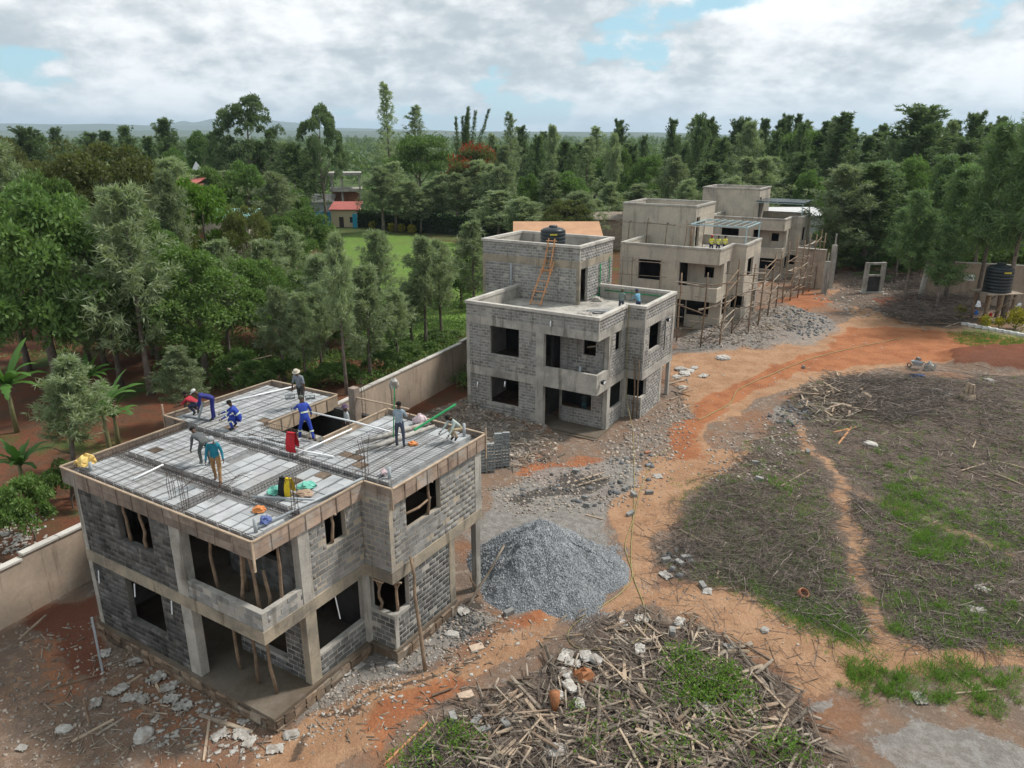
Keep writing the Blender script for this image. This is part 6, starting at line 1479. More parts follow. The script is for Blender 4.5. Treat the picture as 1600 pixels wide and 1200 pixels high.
def ladder(a, b, w, n, label, b_=2):
    A, B = V(b_, *a), V(b_, *b); o = A; d = B - A; s = (V(b_, 1, 0) - V(b_, 0, 0)).normalized() * w / 2; r = empty('wooden_ladder', o, 0, label, 'ladder')
    for k in (-1, 1): MB().bar(s * k, d + s * k * .9, .07, .08).build('rail', M['wood_new'], r)
    for i in range(n):
        p = d * ((i + .5) / n); e = rng.uniform(1.15, 1.6); MB().bar(p - s * e + Vector((0, -.04, rng.uniform(-.03, .03))), p + s * e + Vector((0, -.04, rng.uniform(-.03, .03))), .1, .035).build('rung', M['wood'] if i % 2 else M['wood_new'], r)
ladder((-7.0, 4.7, 6.6), (-6.75, 6.2, 9.4), .8, 8, 'wide lower wooden ladder against the tower of the second house'); ladder((-6.9, 6.0, 8.6), (-6.6, 6.24, 11.0), .52, 7, 'narrow upper wooden ladder reaching the tower top')
def p2(pts, r_, m, label, name='wall_pipe', b_=2):
    o = V(b_, *pts[0]); MB().tube([V(b_, *p) - o for p in pts], r_, 7).build(name, M[m], None, True, loc=o, label=label, cat='pipe')
p2([(-9.9, 6.28, 6.6), (-9.9, 6.28, 9.05)], .06, 'pvc_grey', 'grey drain pipe on the tower front of the second house'); p2([(-4.42, 9.6, 9.0), (-4.42, 9.6, 6.8)], .05, 'green', 'green upright pipe on the tower side'); p2([(-4.42, 11.2, 9.3), (-4.42, 11.2, 7.4)], .035, 'green', 'thin green pipe near the back of the tower side')
p2([(-4.4, 8.2, 6.75), (-4.4, 9.75, 6.75)], .05, 'green', 'green pipe low along the tower side'); p2([(-4.0, 9.5, 7.15), (.9, 9.5, 7.15)], .04, 'green', 'green pipe along the back parapet of the second roof'); p2([(1.36, 7.7, 5.9), (1.36, 7.7, 3.9)], .035, 'tank', 'black pipe below the lamp on the side of the second house')
for x, y, z, lab in ((-8.65, -.06, 2.1, 'white pipe stub on the lower left front of the second house'), (-3.2, -.06, 6.95, 'white pipe stub on the parapet of the second house'), (-6.5, -.06, 2.5, 'short pipe stub over the lower front window')): p2([(x, y, z), (x, y - .05, z - .35)], .045, 'pvc', lab, 'pipe_stub')
p2([(-1.45, .6, 3.2), (-1.45, .6, 4.15)], .07, 'pvc_grey', 'grey pipe standing on the balcony of the second house', 'pipe_stub')
p2([(.75, 4.15, -.3), (.8, 4.2, 2.0), (.7, 4.15, 4.2)], .05, 'pole', 'tall brown pole at the bay of the second house', 'timber_pole'); p2([(1.05, 4.2, -.3), (1.0, 4.2, 2.2), (1.05, 4.15, 4.1)], .045, 'pole', 'thinner brown pole at the bay of the second house', 'timber_pole')
put('cement_bag_heap', crumple(80, .7, .4, .2, M['sheet']), None, V(2, -2.9, 3.6, 6.62), label='white sheet heaped on the second roof', cat='sheet'); put('mortar_heap', crumple(81, 1.6, .7, .18, M['wetmix']) if 'wetmix' in M else crumple(81, 1.5, .7, .18, M['rib']), None, V(2, -1.9, 5.4, 6.6), label='dark wet mortar heap on the second roof', cat='mortar')
put('cement_bag', crumple(82, .4, .3, .3, M['bag']), None, V(2, -4.0, 8.2, 6.62), label='cement bag against the tower door of the second house', cat='bag')
for k, (x, y) in enumerate(((1.25, 8.05), (.05, .45))):
    r = empty('flood_lamp', V(2, x + .08, y, 5.95 if k == 0 else 3.45), YAW, ('black lamp on the side wall of the second house', 'black lamp on the balcony corner of the second house')[k], 'lamp'); MB().box(0, .18, -.16, .16, -.1, .1).build('housing', M['tank'], r); MB().box(.185, .19, -.13, .13, -.07, .07).build('lens', M['pvc'], r); MB().box(-.09, 0, -.03, .03, -.03, .03).build('bracket', M['tank'], r)
# ------------------------------------------------------------------ scaffolds on houses 3 and 4
def scaffold(poles, label, ledz, seed, b_, boards=True):
    rr = random.Random(seed); inn_ = (V(b_, -1, 0) - V(b_, 0, 0)); r = empty('timber_scaffold', gpt(*poles[0][:2]), 0, label, 'scaffold'); o = r.location.copy(); tops = []
    for px, py, h, lx in poles:
        A = gpt(px, py, -.1); B = A + Vector((lx * .35, rr.uniform(-.1, .3), h)); tops.append((A, B)); MB().tube([p - o for p in crooked(A, B, .0, .03, 5)], [.075, .072, .07, .066, .06], 6).build('pole', M['pole'], r, True)
    for (A, B), (C, D) in zip(tops[:-1], tops[1:]):
        for z in ledz:
            q = z / (B.z - A.z); q2 = z / (D.z - C.z)
            if q < .97 and q2 < .97 and rr.random() < .7:
                p, s = A.lerp(B, q), C.lerp(D, q2); e = (s - p).normalized() * rr.uniform(.2, .7); MB().tube(crooked(p - e - o, s + e + Vector((0, 0, rr.uniform(-.6, .6))) - o, 0, .02, 4), (.055), 5).build('ledger', M['grey_wood' if rr.random() < .5 else 'pole'], r, True)
        if rr.random() < .8:
            zb_ = rr.choice(ledz); p, s = A.lerp(B, zb_ / (B.z - A.z)), C.lerp(D, zb_ / (D.z - C.z)); MB().bar(p - o + inn_ * .5, s - o + inn_ * .5 + Vector((0, 0, .05)), .25, .04).build('platform_board', M['grey_wood'], r)
        if rr.random() < .55:
            p, s = A.lerp(B, .05), C.lerp(D, .4); MB().tube([p - o, s - o], .035, 5).build('brace', M['pole'], r, True)
    inn = (V(b_, -1, 0) - V(b_, 0, 0))
    for A, B in tops:
        for z in ledz:
            q = z / (B.z - A.z)
            if q < .95 and rr.random() < .75: p = A.lerp(B, q); MB().tube([p - inn * .4 - o, p + inn * rr.uniform(.9, 1.3) - o], .035, 5).build('putlog', M['grey_wood'], r, True)
    return r
scaffold([(1057, 532, 6.2, .1), (1094, 543, 6.6, .5), (1124, 542, 5.6, .6), (1143, 522, 6.8, .4), (1169, 519, 6.2, .3), (1184, 507, 5.8, .4), (1199, 493, 6.4, .5), (1212, 480, 6.0, .4)], 'rough pole scaffold round the side of the third house', (1.2, 2.3, 3.4, 4.5, 5.4), 3, 3)
scaffold([(1222, 474, 6.8, .2), (1234, 470, 7.2, .3), (1246, 465, 6.5, .3), (1254, 460, 7.0, .3), (1263, 456, 6.8, .4), (1272, 450, 7.0, .3), (1280, 446, 6.4, .3)], 'rough pole scaffold round the side of the farthest house', (1.2, 2.3, 3.4, 4.5, 5.6), 4, 4)
def roof_scaffold(b_, label):
    r = empty('roof_scaffold', V(b_, 0, 0, 0), YAW, label, 'scaffold'); xs = [-11.2, -9.2, -7.2, -5.2, -3.9]
    for i, x in enumerate(xs):
        y = 5.6 if x < -4.4 else 7.2; MB().tube(crooked((x, y, 6.6), (x + .1, y, 9.0 + .3 * (i % 2)), 0, .03, 4), .045, 6).build('pole', M['pole'], r, True); MB().tube([(x, y - .2, 8.75), (x, 6.6, 8.8)], .035, 5).build('putlog', M['grey_wood'], r, True)
    for a, b in ((-12.6, -9.0), (-9.6, -6.2), (-6.4, -3.6)): MB().bar((a, 5.55, 8.8), (b, 5.5, 8.72), .16, .05).build('board', M['grey_wood'], r)
    MB().bar((-3.9, 6.4, 8.85), (-3.7, 10.5, 8.75), .16, .05).build('board', M['grey_wood'], r)
roof_scaffold(3, 'pole scaffold in front of the tower of the third house')
r = empty('window_scaffold', V(3, 0, 0, 0), YAW, 'light pole scaffold before the upper front window of the third house', 'scaffold')
for x in (-9.0, -8.0, -5.2): MB().tube(crooked((x, -.7, 3.0), (x, -.7, 6.3), 0, .02, 4), .035, 5).build('pole', M['pole'], r, True)
for z in (4.6, 5.9): MB().tube([(-9.6, -.72, z), (-4.6, -.7, z + .1)], .03, 5).build('ledger', M['grey_wood'], r, True)
for x in (-5.2, -8.0): MB().tube([(x, -1.1, 5.95), (x, -.02, 5.95)], .03, 5).build('putlog', M['grey_wood'], r, True)
def pergola(b_, x0, x1, y0, y1, zt, label, roofed):
    r = empty('steel_pergola', V(b_, 0, 0, 0), YAW, label, 'pergola')
    for x in ((x1,) if not roofed else (x1,)):
        for y in (y0, y1): MB().bar((x, y, 6.55), (x, y, zt), .09, .09).build('post', M['steel_blue'], r)
    for y in (y0, y1): MB().bar((x0, y, zt + .06), (x1 + .15, y, zt + .06), .1, .12).build('beam', M['steel_blue'], r)
    for x in (x0, x1): MB().bar((x, y0, zt + .07), (x, y1, zt + .07), .09, .1).build('beam', M['steel_blue'], r)
    for k in range(7): x = x0 + (x1 - x0) * (k + .5) / 7; MB().bar((x, y0 - .2, zt + .16), (x, y1 + .2, zt + .16), .035, .05).build('rafter', M['steel_blue'], r)
    if roofed: MB().box(x0 - .1, x1 + .25, y0 - .25, y1 + .25, zt + .21, zt + .26).build('roof_sheet', flat('dark_roof_glass', (.05, .06, .07), .25), r)
pergola(3, -4.4, .95, 4.7, 9.5, 8.95, 'open pale blue steel pergola on the terrace of the third house', False); pergola(4, -4.8, .95, 4.7, 9.5, 8.95, 'pale steel pergola with a dark roof sheet on the farthest terrace', True)
p2([(-4.75, 6.1, 6.6), (-4.75, 6.1, 9.0)], .12, 'pole', 'thick timber post at the tower corner of the third house', 'timber_post', 3)
# ------------------------------------------------------------------ far end: gate frame, walls, tank stand
c = gpt(1362, 457); g = empty('concrete_gateway', c, .1, 'small unfinished concrete gate frame at the far end of the track', 'gate frame')
for x in (-1.0, 1.0): MB().box(x - .2, x + .2, -.2, .2, -.1, 3.5).build('column', M['conc'], g)
MB().box(-.8, .8, -.15, .15, 1.9, 2.1).build('crossbar', M['conc'], g); MB().box(-.8, .8, -.16, .16, 3.25, 3.48).build('crossbar', M['conc'], g); MB().box(-1.35, 1.35, -.5, .5, -.2, .12).build('base', M['conc'], g); MB().box(-.8, .8, .05, .1, .12, 1.9).build('infill', M['inner'], g)
wall_run([gpx(1238, 446), gpx(1284, 452)], [4.4], -.6, 'tall plastered wall stub beside the farthest house', t=.3)
for px, py, h, lab in ((1287, 458, 4.6, 'stout concrete gate post at the end of the plastered wall stub'), (1296, 450, 6.4, 'taller slim gate post with bars')):
    q = gpt(px, py); MB().box(-.25, .25, -.25, .25, -.1, h * .8).box(-.06, .06, -.06, .06, h * .8, h).build('gate_post', M['conc'], None, loc=q, label=lab, cat='post')
q = gpt(1436, 470); MB().tube([(0, 0, -.1), (.25, 0, 3.2), (.35, 0, 4.6)], [.3, .27, .24], 6).tube([(.35, 0, 4.6), (.75, 0, 7.0)], [.06, .05], 5).build('gate_post', M['conc'], None, loc=q, label='leaning concrete post at the left end of the tank wall', cat='post')
wall_run([gpx(1440, 470), gpx(1500, 474), gpx(1560, 478), gpx(1720, 488)], [4.2, 4.2, 4.2], -.6, 'plastered boundary wall behind the water tank', t=.25)
c = gpt(1547, 500); t_ = empty('tank_stand', c, .1, 'rough timber stand under the black water tank at right', 'stand')
for x in (-1.3, 0, 1.3):
    for y in (-1.0, 1.0): MB().tube(crooked((x, y, -.1), (x + rng.uniform(-.1, .1), y, 2.8), 0, .04, 5), [.15, .14, .13, .13, .12], 7).build('leg', M['pole'], t_, True)
for k in range(9): MB().box(-1.9, 1.9, -1.35 + .3 * k, -1.07 + .3 * k, 2.8, 2.9).build('deck_board', M['grey_wood'], t_)
for y in (-1.05, 1.05): MB().bar((-1.4, y, .4), (1.3, y, 2.5), .1, .07).build('brace', M['pole'], t_)
water_tank(c + Vector((0, 0, 2.9)), 1.22, 2.75, 'big black water tank on a timber stand at right', 7)
for px, py, s, col, lab in ((1527, 475, .7, (.75, .76, .8), 'white cloth hung under the tank stand'), (1524, 487, .5, (.03, .12, .4), 'blue cloth hung under the tank stand'), (1532, 497, .5, (.45, .02, .03), 'red cloth hung beside the tank stand'), (1546, 490, .45, (.45, .03, .04), 'red cloth hung behind the tank stand'), (1590, 476, .6, (.7, .72, .74), 'white tarp beside the tank stand')):
    x, y = gpx(px, 503); z = z_at(py, y); put('hung_cloth', crumple(len(lab), .35 * s, .25 * s, .7 * s, flat('cloth_%d' % (px + py), col)), None, (x_at(px, y, z), y - .2, z - .2), label=lab, cat='cloth')
for px, py, s, lab in ((1498, 498, 1.6, 'yellow-green shrub left of the tank stand'), (1538, 512, 1.4, 'yellow shrub below the tank'), (1560, 512, 1.2, 'small yellow shrub right of the tank'), (1586, 515, 2.4, 'large yellow shrub at the right edge')):
    q = gpt(px, py); nr.seed(px); k = 420; P = unit(k) * np.array([.55, .55, .55]) * nr.uniform(.3, 1, (k, 1)) + np.array([0, 0, .55]); r = empty('yellow_shrub', q, 0, lab, 'shrub'); r.scale = (s * .8,) * 3; put('foliage', leaf_mesh('foliage', [leaves(P, unit(k) + np.array([0, 0, .7]), .2, .08)], M['lf_yellow']), r); put('stem', trunk_mesh('stem', .6, .04, .03, 3), r)
kb = MB().box(-.35, .35, -.12, .12, 0, .28).mesh('kerb_stone', flat('whitewash', (.66, .66, .64)))
for i, (px, py) in enumerate([(1508 + 11 * k, 508 + 2.1 * k) for k in range(11)]): put('kerb_stone', kb, None, gpt(px, py, -.03), (0, 0, -.35), (1, 1, 1), 'whitewashed edging stone below the water tank', 'edging stone', 'whitewashed stones edging the tank garden')
put('yellow_jerrycan', crumple(77, .35, .3, .35, M['yellow']), None, gpt(1446, 484, .25), label='yellow jerrycan beside the brushwood heap', cat='jerrycan')
q = gpt(1482, 470); MB().box(-.5, .5, 0, .05, 0, .62).build('white_sign_board', M['pvc'], None, loc=(q.x, q.y - 3, 2.6), rot=(0, 0, -.1), label='blank white board fixed to a trunk left of the tank', cat='board')
# wheelbarrow
q = gpt(1432, 576); w = empty('wheelbarrow', q, 2.2, 'grey wheelbarrow left on the field by the red track', 'wheelbarrow'); w.scale = (.8, .8, .8)
MB().add([(-.55, -.35, .75), (.55, -.35, .75), (.55, .35, .75), (-.55, .35, .75), (-.35, -.22, .4), (.3, -.22, .4), (.3, .22, .4), (-.35, .22, .4)], [(4, 5, 6, 7), (0, 4, 7, 3), (1, 2, 6, 5), (0, 1, 5, 4), (3, 7, 6, 2)]).build('tray', M['pvc_grey'], w)
MB().tube([(.75 + .2 * math.cos(a), -.0, .2 + .2 * math.sin(a)) for a in np.linspace(0, 6.28, 15)], .05, 6).build('wheel', M['tank'], w, True)
for s in (-1, 1): MB().tube([(.75, .05 * s, .2), (-.3, .25 * s, .4), (-1.2, .3 * s, .7)], .025, 6).build('handle', M['pvc_grey'], w, True); MB().tube([(-.3, .25 * s, .4), (-.45, .28 * s, 0)], .022, 6).build('leg', M['pvc_grey'], w, True)
put('blue_cloth', crumple(90, .5, .3, .2, flat('blue_tarp', (.02, .12, .42))), None, gpt(1432, 588), label='bright blue cloth beside the wheelbarrow', cat='cloth')
put('concrete_lump', crumple(91, .35, .3, .6, M['conc']), None, gpt(1452, 578), (0, 0, 0), (1, 1, 1.2), 'pointed grey lump beside the wheelbarrow', 'lump')
q = gpt(1512, 622); s_ = empty('split_stump', q, 0, 'freshly split pale tree stump on the cleared field', 'stump')
for k in range(7): a = k * .9; MB().bar((math.cos(a) * .35, math.sin(a) * .35, 0), (math.cos(a) * .22, math.sin(a) * .22, rng.uniform(.5, 1.2)), .17, .12).build('splinter', M['wood'], s_)
MB().lathe([(.55, -.1), (.48, .2), (.4, .35)], 12).build('bole', M['wood'], s_)
MB().lathe([(.2, 0), (.23, .12), (.22, .3), (.19, .34), (.17, .34), (.17, .1)], 14).build('clay_pot', M['brick'], None, loc=gpt(1251, 932, .02), rot=(.5, .2, 0), label='rusty clay pot lying on the twigs', cat='pot')
put('root_clump', crumple(93, .35, .3, .35, flat('red_root', (.32, .13, .055))), None, gpt(912, 1062, .1), label='rust-red root clump behind the sacks', cat='root'); lm = gpt(866, 1112, .05)
MB().tube([lm, lm + Vector((.02, .05, .25)), lm + Vector((0, .15, .6))], [.12, .14, .19], 7).build('red_log', flat('red_root', (.32, .13, .055)), None, True, label='short rust-red log standing in the foreground pile', cat='log')
q = gpt(925, 752); l_ = empty('short_ladder', q + Vector((0, 0, .12)), .5, 'short wooden ladder lying before the second house', 'ladder')
for y in (-.25, .25): MB().bar((-1.0, y, 0), (1.0, y, .05), .06, .05).build('rail', M['wood'], l_)
for x in (-.7, -.25, .2, .65): MB().bar((x, -.28, .05), (x, .28, .06), .05, .04).build('rung', M['grey_wood'], l_)
t = MB().tube([(.32 * math.cos(a), .32 * math.sin(a), 0) for a in np.linspace(.4, 5.2, 14)], .07, 7); t.build('old_tyre', M['tank'], None, True, loc=gpt(668, 1180, .05), label='black tyre half buried at the bottom edge', cat='tyre')
rubble('cement_spill', [(690, 985), (712, 965), (745, 960), (750, 985), (715, 1005)], 260, .03, .12, 'dark cement crumbs spilled beside the lower block wall', 'spill')
for px, py, lab in ((745, 1013, 'open pale tray on the ground'), (728, 1048 + 40, 'cardboard carton with brick scraps')): MB().box(-.25, .25, -.17, .17, 0, .06).build('carton', flat('carton', (.52, .40, .30)), None, loc=gpt(px, py, .01), rot=(0, 0, .4), label=lab, cat='carton')
# ------------------------------------------------------------------ neighbouring buildings
def shed(px, Y, w, d, z1, z2, wall, roof, label, rz=0.0, name='small_house', door=True, z0=-.3):
    r = empty(name, (x_at(px, Y, z1 * .6), Y, z0), rz, label, 'house'); h1, h2 = z1 - z0, z2 - z0
    MB().box(-w / 2, w / 2, 0, d, 0, h1).build('wall', wall, r)
    e = .35; MB().add([(-w / 2 - e, -e, h1 - .05), (w / 2 + e, -e, h1 - .05), (w / 2 + e, d + e, h2), (-w / 2 - e, d + e, h2), (-w / 2 - e, -e, h1 + .08), (w / 2 + e, -e, h1 + .08), (w / 2 + e, d + e, h2 + .13), (-w / 2 - e, d + e, h2 + .13)], [(0, 3, 2, 1), (4, 5, 6, 7), (0, 1, 5, 4), (1, 2, 6, 5), (2, 3, 7, 6), (3, 0, 4, 7)]).build('roof', roof, r)
    if door:
        MB().box(-w * .12 - .45, -w * .12 + .45, -.04, -.005, 0, min(2.1, h1 - .2)).build('door', flat('dark_door', (.05, .035, .03)), r); wn = MB().box(w * .2, w * .2 + 1.1, -.04, -.005, 1.0, min(2.1, h1 - .3)).build('window', flat('dark_pane', (.03, .04, .06), .2), r); MB().box(w * .2 - .08, w * .2 + 1.18, -.06, -.041, .92, 1.0).build('sill', M['coping'], wn)
    return r
rust = mat('rusty_roof_sheet', (.46, .26, .15), (.40, .225, .13), (.34, .19, .11), .6, bump=.05); cream = flat('cream_wall', (.55, .45, .30)); redroof = mat('red_roof', (.40, .12, .10), (.33, .10, .085), None, 1, bump=.05)
shed(872, 101, 11.4, 5.5, 4.1, 5.55, M['plaster'], rust, 'long shed with rusty orange roof behind the second house')
shed(538, 150, 5.2, 4.2, 3.2, 4.3, cream, redroof, 'cream gatehouse with red roof beyond the lawn')
def mural(px0, px1, Y, z1, label, cs):
    x0, x1 = x_at(px0, Y, 1), x_at(px1, Y, 1); r = empty('painted_wall', (x0, Y, -.3), 0, label, 'wall'); n = 4
    for k in range(n): MB().box((x1 - x0) * k / n + .003, (x1 - x0) * (k + 1) / n - .003, 0, .2, 0, z1 + .3).build('wall_panel', cs[k % len(cs)], r)
mural(487, 517, 151, 2.7, 'bright blue painted wall left of the cream gatehouse', [flat('mural_blue', (.05, .30, .58)), flat('mural_blue2', (.07, .36, .62))])
mural(551, 558, 149, 2.5, 'narrow blue gate right of the cream gatehouse', [flat('mural_teal', (.03, .30, .45))])
shed(503, 162, 4.6, 3.0, 3.6, 5.0, flat('tin_wall', (.30, .32, .34)), M['conc'], 'grey tin hut behind the blue painted wall', door=False)
def frame_house(px, Y, w, zt, label):
    r = empty('concrete_frame_building', (x_at(px, Y, zt * .6), Y, -.3), .2, label, 'building')
    for lv in range(3):
        z = (zt + .3) * (lv + 1) / 3; MB().box(-w / 2 - .3, w / 2 + .3, -.4, 6, z - .55, z).build('floor_slab', M['conc'], r)
        for x in (-w / 2, -w / 6, w / 2 - .4):
            for y in (0, 5.2): MB().box(x, x + .4, y, y + .4, z - (zt + .3) / 3, z - .55).build('column', M['conc'], r)
    MB().box(-w / 2, w / 2, 3, 3.2, 0, zt * .62).build('wall', M['brick'], r)
frame_house(541, 163, 6.2, 9.6, 'unfinished concrete frame building behind the gatehouse')
def tent(px, Y, w, zt, label):
    r = empty('pointed_roof_hut', (x_at(px, Y, zt * .7), Y, -.3), .3, label, 'hut'); h = zt + .3; m = flat('grey_tin', (.36, .38, .39), .5)
    MB().add([(-w / 2, -w / 2, h * .55), (w / 2, -w / 2, h * .55), (w / 2, w / 2, h * .55), (-w / 2, w / 2, h * .55), (0, 0, h)], [(0, 1, 4), (1, 2, 4), (2, 3, 4), (3, 0, 4)]).build('roof', m, r); MB().box(-w / 2 + .3, w / 2 - .3, -w / 2 + .3, w / 2 - .3, 0, h * .56).build('wall', M['plaster'], r)
tent(311, 125, 6.5, 13.2, 'grey pointed roof showing between the left trees')
shed(275, 118, 6.5, 4, 10.0, 10.7, M['brick'], redroof, 'brown roof peeking between the left trees', door=False); shed(355, 100, 6, 4, 6.9, 7.6, M['plaster'], flat('teal_roof', (.22, .42, .38)), 'teal roof beside the bright green tree', door=False)
shed(452, 210, 6.5, 5, 8.6, 9.6, flat('white_wall', (.6, .6, .6)), flat('white_wall', (.6, .6, .6)), 'small white building far behind the trees at left', door=False)
shed(1325, 158, 14, 6, 3.6, 5.0, flat('white_wall', (.6, .6, .6)), flat('blue_roof', (.20, .36, .44)), 'long low building with pale blue roof beyond the gate', door=True); shed(1240, 116, 9, 4, 5.5, 6.3, flat('white_wall', (.6, .6, .6)), flat('white_wall', (.6, .6, .6)), 'white wall behind the farthest house', door=False)
shed(945, 120, 7, 4, 4.5, 5.2, M['grey_wood'], M['grey_wood'], 'grey wooden shack left of the third house tower', door=False)
def hedge(a, b, h, th, label):
    A, B = Vector((*gpx(*a), 0)), Vector((*gpx(*b), 0)); d = B - A; L = d.length; r = empty('hedge', (A.x, A.y, -.25), math.atan2(d.y, d.x), label, 'hedge'); nr.seed(66); n = 15000
    P = np.stack([nr.uniform(0, L, n), nr.uniform(-th, th, n), nr.uniform(.05, 1, n) ** .7 * h], 1); P[:, 2] += .15 * np.sin(P[:, 0] * 1.7); put('foliage', leaf_mesh('foliage', [leaves(P, unit(n), .4, .22)], M['lf_hedge']), r)
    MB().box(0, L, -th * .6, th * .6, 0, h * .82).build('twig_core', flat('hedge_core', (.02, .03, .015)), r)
hedge((556, 354), (790, 374), 3.4, .8, 'long dark clipped hedge beyond the lawn')
for px, py in ((584, 357), (613, 361), (627, 362), (644, 364)):
    q = gpx(px, py); nr.seed(px); k = 260; P = unit(k) * .7 + np.array([0, 0, .8]); r = empty('clipped_shrub', (*q, -.25), 0, 'small yellow-green clipped shrub in front of the dark hedge', 'shrub', 'clipped shrubs before the hedge'); put('foliage', leaf_mesh('foliage', [leaves(P, unit(k), .34, .2)], M['lf_yellow']), r); put('stem', trunk_mesh('stem', .8, .05, .02, 2), r)


# ------------------------------------------------------------------ people
SKIN = mat('brown_skin', (.095, .052, .034), (.075, .04, .027), None, 8, rough=.55, bump=0)
def person(loc, fwd, label, shirt, trousers, shoe=(.03, .028, .026), lean=.05, legs=((.04, .05), (-.04, .05)), arms=((.1, .12, .2), (.1, .12, .2)), look=0.0, sleeve='long', hair=(.012, .01, .009), hat=None, height=1.72, bands=False, vest=None, spread=.04, name='person', pose_z=0.0):
    k = height / 1.72; P = {}; D = lambda a, x=0.0: Vector((x, math.sin(a), -math.cos(a))).normalized()
    pel = Vector((0, 0, 0)); P['pelvis'] = pel; up = Vector((0, math.sin(lean), math.cos(lean))); P['waist'] = pel + up * .16; P['chest'] = pel + up * .38; P['neck'] = pel + up * .53
    hl = lean * .55 + look; hu = Vector((0, math.sin(hl), math.cos(hl))); hf = Vector((0, math.cos(hl), -math.sin(hl)))
    P['jaw'] = P['neck'] + hu * .09 + hf * .02; P['skull'] = P['jaw'] + hu * .075 + hf * .005; P['crown'] = P['skull'] + hu * .07 - hf * .01
    for s, nm, (h, kn), (sf, ab, ef) in ((-1, 'l', *[(legs[0])], arms[0]), (1, 'r', *[(legs[1])], arms[1])):
        hp = pel + Vector((.1 * s, 0, -.04)); P[nm + 'hip'] = hp; K = hp + D(h, spread * s) * .42; P[nm + 'knee'] = K; A = K + D(h - kn, spread * .3 * s) * .41; P[nm + 'ankle'] = A
        ft = Vector((.03 * s, 1, -.25 if h - kn > -.6 else -.9)).normalized(); P[nm + 'heel'] = A + Vector((0, -.02, -.05)); P[nm + 'toe'] = A + ft * .17 + Vector((0, 0, -.02))
        sh = pel + up * .46 + Vector((.17 * s, 0, 0)); P[nm + 'sh'] = sh; u = Vector((math.sin(ab) * s, math.sin(sf) * math.cos(ab), -math.cos(sf) * math.cos(ab))); E = sh + u * .29; P[nm + 'el'] = E
        f = Vector((math.sin(ab) * .4 * s, math.sin(sf + ef), -math.cos(sf + ef))).normalized(); Wr = E + f * .25; P[nm + 'wr'] = Wr; P[nm + 'palm'] = Wr + f * .07; P[nm + 'f'] = f
    low = min(P['lheel'].z, P['rheel'].z, P['ltoe'].z, P['rtoe'].z) - .025; c = (P['lankle'] + P['rankle']) / 2
    off = Vector((0, -c.y if pose_z == 0 else 0, -low))
    fs = {'l': P.pop('lf'), 'r': P.pop('rf')}; P = {n: (p + off) for n, p in P.items()}
    rad = dict(pelvis=(.15, .12), waist=(.135, .105), chest=(.165, .12), neck=(.058, .058), jaw=(.07, .08), skull=(.083, .1), crown=(.06, .07))
    for s in 'lr': rad.update({s + 'hip': (.1, .1), s + 'knee': (.068, .068), s + 'ankle': (.046, .05), s + 'heel': (.045, .04), s + 'toe': (.042, .032), s + 'sh': (.072, .07), s + 'el': (.047, .047), s + 'wr': (.034, .032), s + 'palm': (.04, .022)})
    ed = [('pelvis', 'waist'), ('waist', 'chest'), ('chest', 'neck'), ('neck', 'jaw'), ('jaw', 'skull'), ('skull', 'crown')]
    for s in 'lr': ed += [('pelvis', s + 'hip'), (s + 'hip', s + 'knee'), (s + 'knee', s + 'ankle'), (s + 'ankle', s + 'heel'), (s + 'ankle', s + 'toe'), ('chest', s + 'sh'), (s + 'sh', s + 'el'), (s + 'el', s + 'wr'), (s + 'wr', s + 'palm')]
    names = list(P); me = bpy.data.meshes.new('skeleton'); me.from_pydata([P[n] for n in names], [(names.index(a), names.index(b)) for a, b in ed], []); tmp = bpy.data.objects.new('tmp_skeleton', me); COL.objects.link(tmp)
    md = tmp.modifiers.new('skin', 'SKIN'); md.use_smooth_shade = True; ms = tmp.modifiers.new('sub', 'SUBSURF'); ms.levels = ms.render_levels = 1
    for i, n in enumerate(names): sv = me.skin_vertices[0].data[i]; sv.radius = rad[n]; sv.use_root = (n == 'pelvis')
    dg = bpy.context.evaluated_depsgraph_get(); em = tmp.evaluated_get(dg).to_mesh(); vs = [tuple(v.co) for v in em.vertices]; fcs = [tuple(p.vertices) for p in em.polygons]; bpy.data.objects.remove(tmp)
    mats = [SKIN, flat('shirt_%s' % (shirt,), shirt), flat('trouser_%s' % (trousers,), trousers), flat('shoe_%s' % (shoe,), shoe), flat('eye_dark', (.01, .01, .01))]
    SEG = []
    for a, b in ed:
        q = a[1:] if a[0] in 'lr' and a[1:] in ('hip', 'knee', 'ankle', 'sh', 'el', 'wr') else a; e = b[1:] if b[0] in 'lr' and b not in P is False else b
        if a in ('neck', 'jaw', 'skull'): m = 0
        elif a == 'pelvis' and b != 'waist' or b.endswith('knee') or b.endswith('ankle'): m = 2
        elif b.endswith('heel') or b.endswith('toe'): m = 3
        elif b.endswith('palm'): m = 0
        elif b.endswith('wr'): m = 1 if sleeve == 'long' else 0
        else: m = 1
        SEG.append((P[a], P[b], m))
    mb = MB(); mi = []
    for f in fcs:
        c = sum((Vector(vs[i]) for i in f), Vector()) / len(f); best = 9; bm_ = 1
        for a, b, m in SEG:
            d = b - a; t = max(0, min(1, (c - a).dot(d) / d.length_squared)); q = (c - a - d * t).length
            if q < best: best, bm_ = q, m
        mi.append(bm_)
    mb.v = vs; mb.f = fcs; mb.m = mi; mb.r = [0.0] * len(fcs)
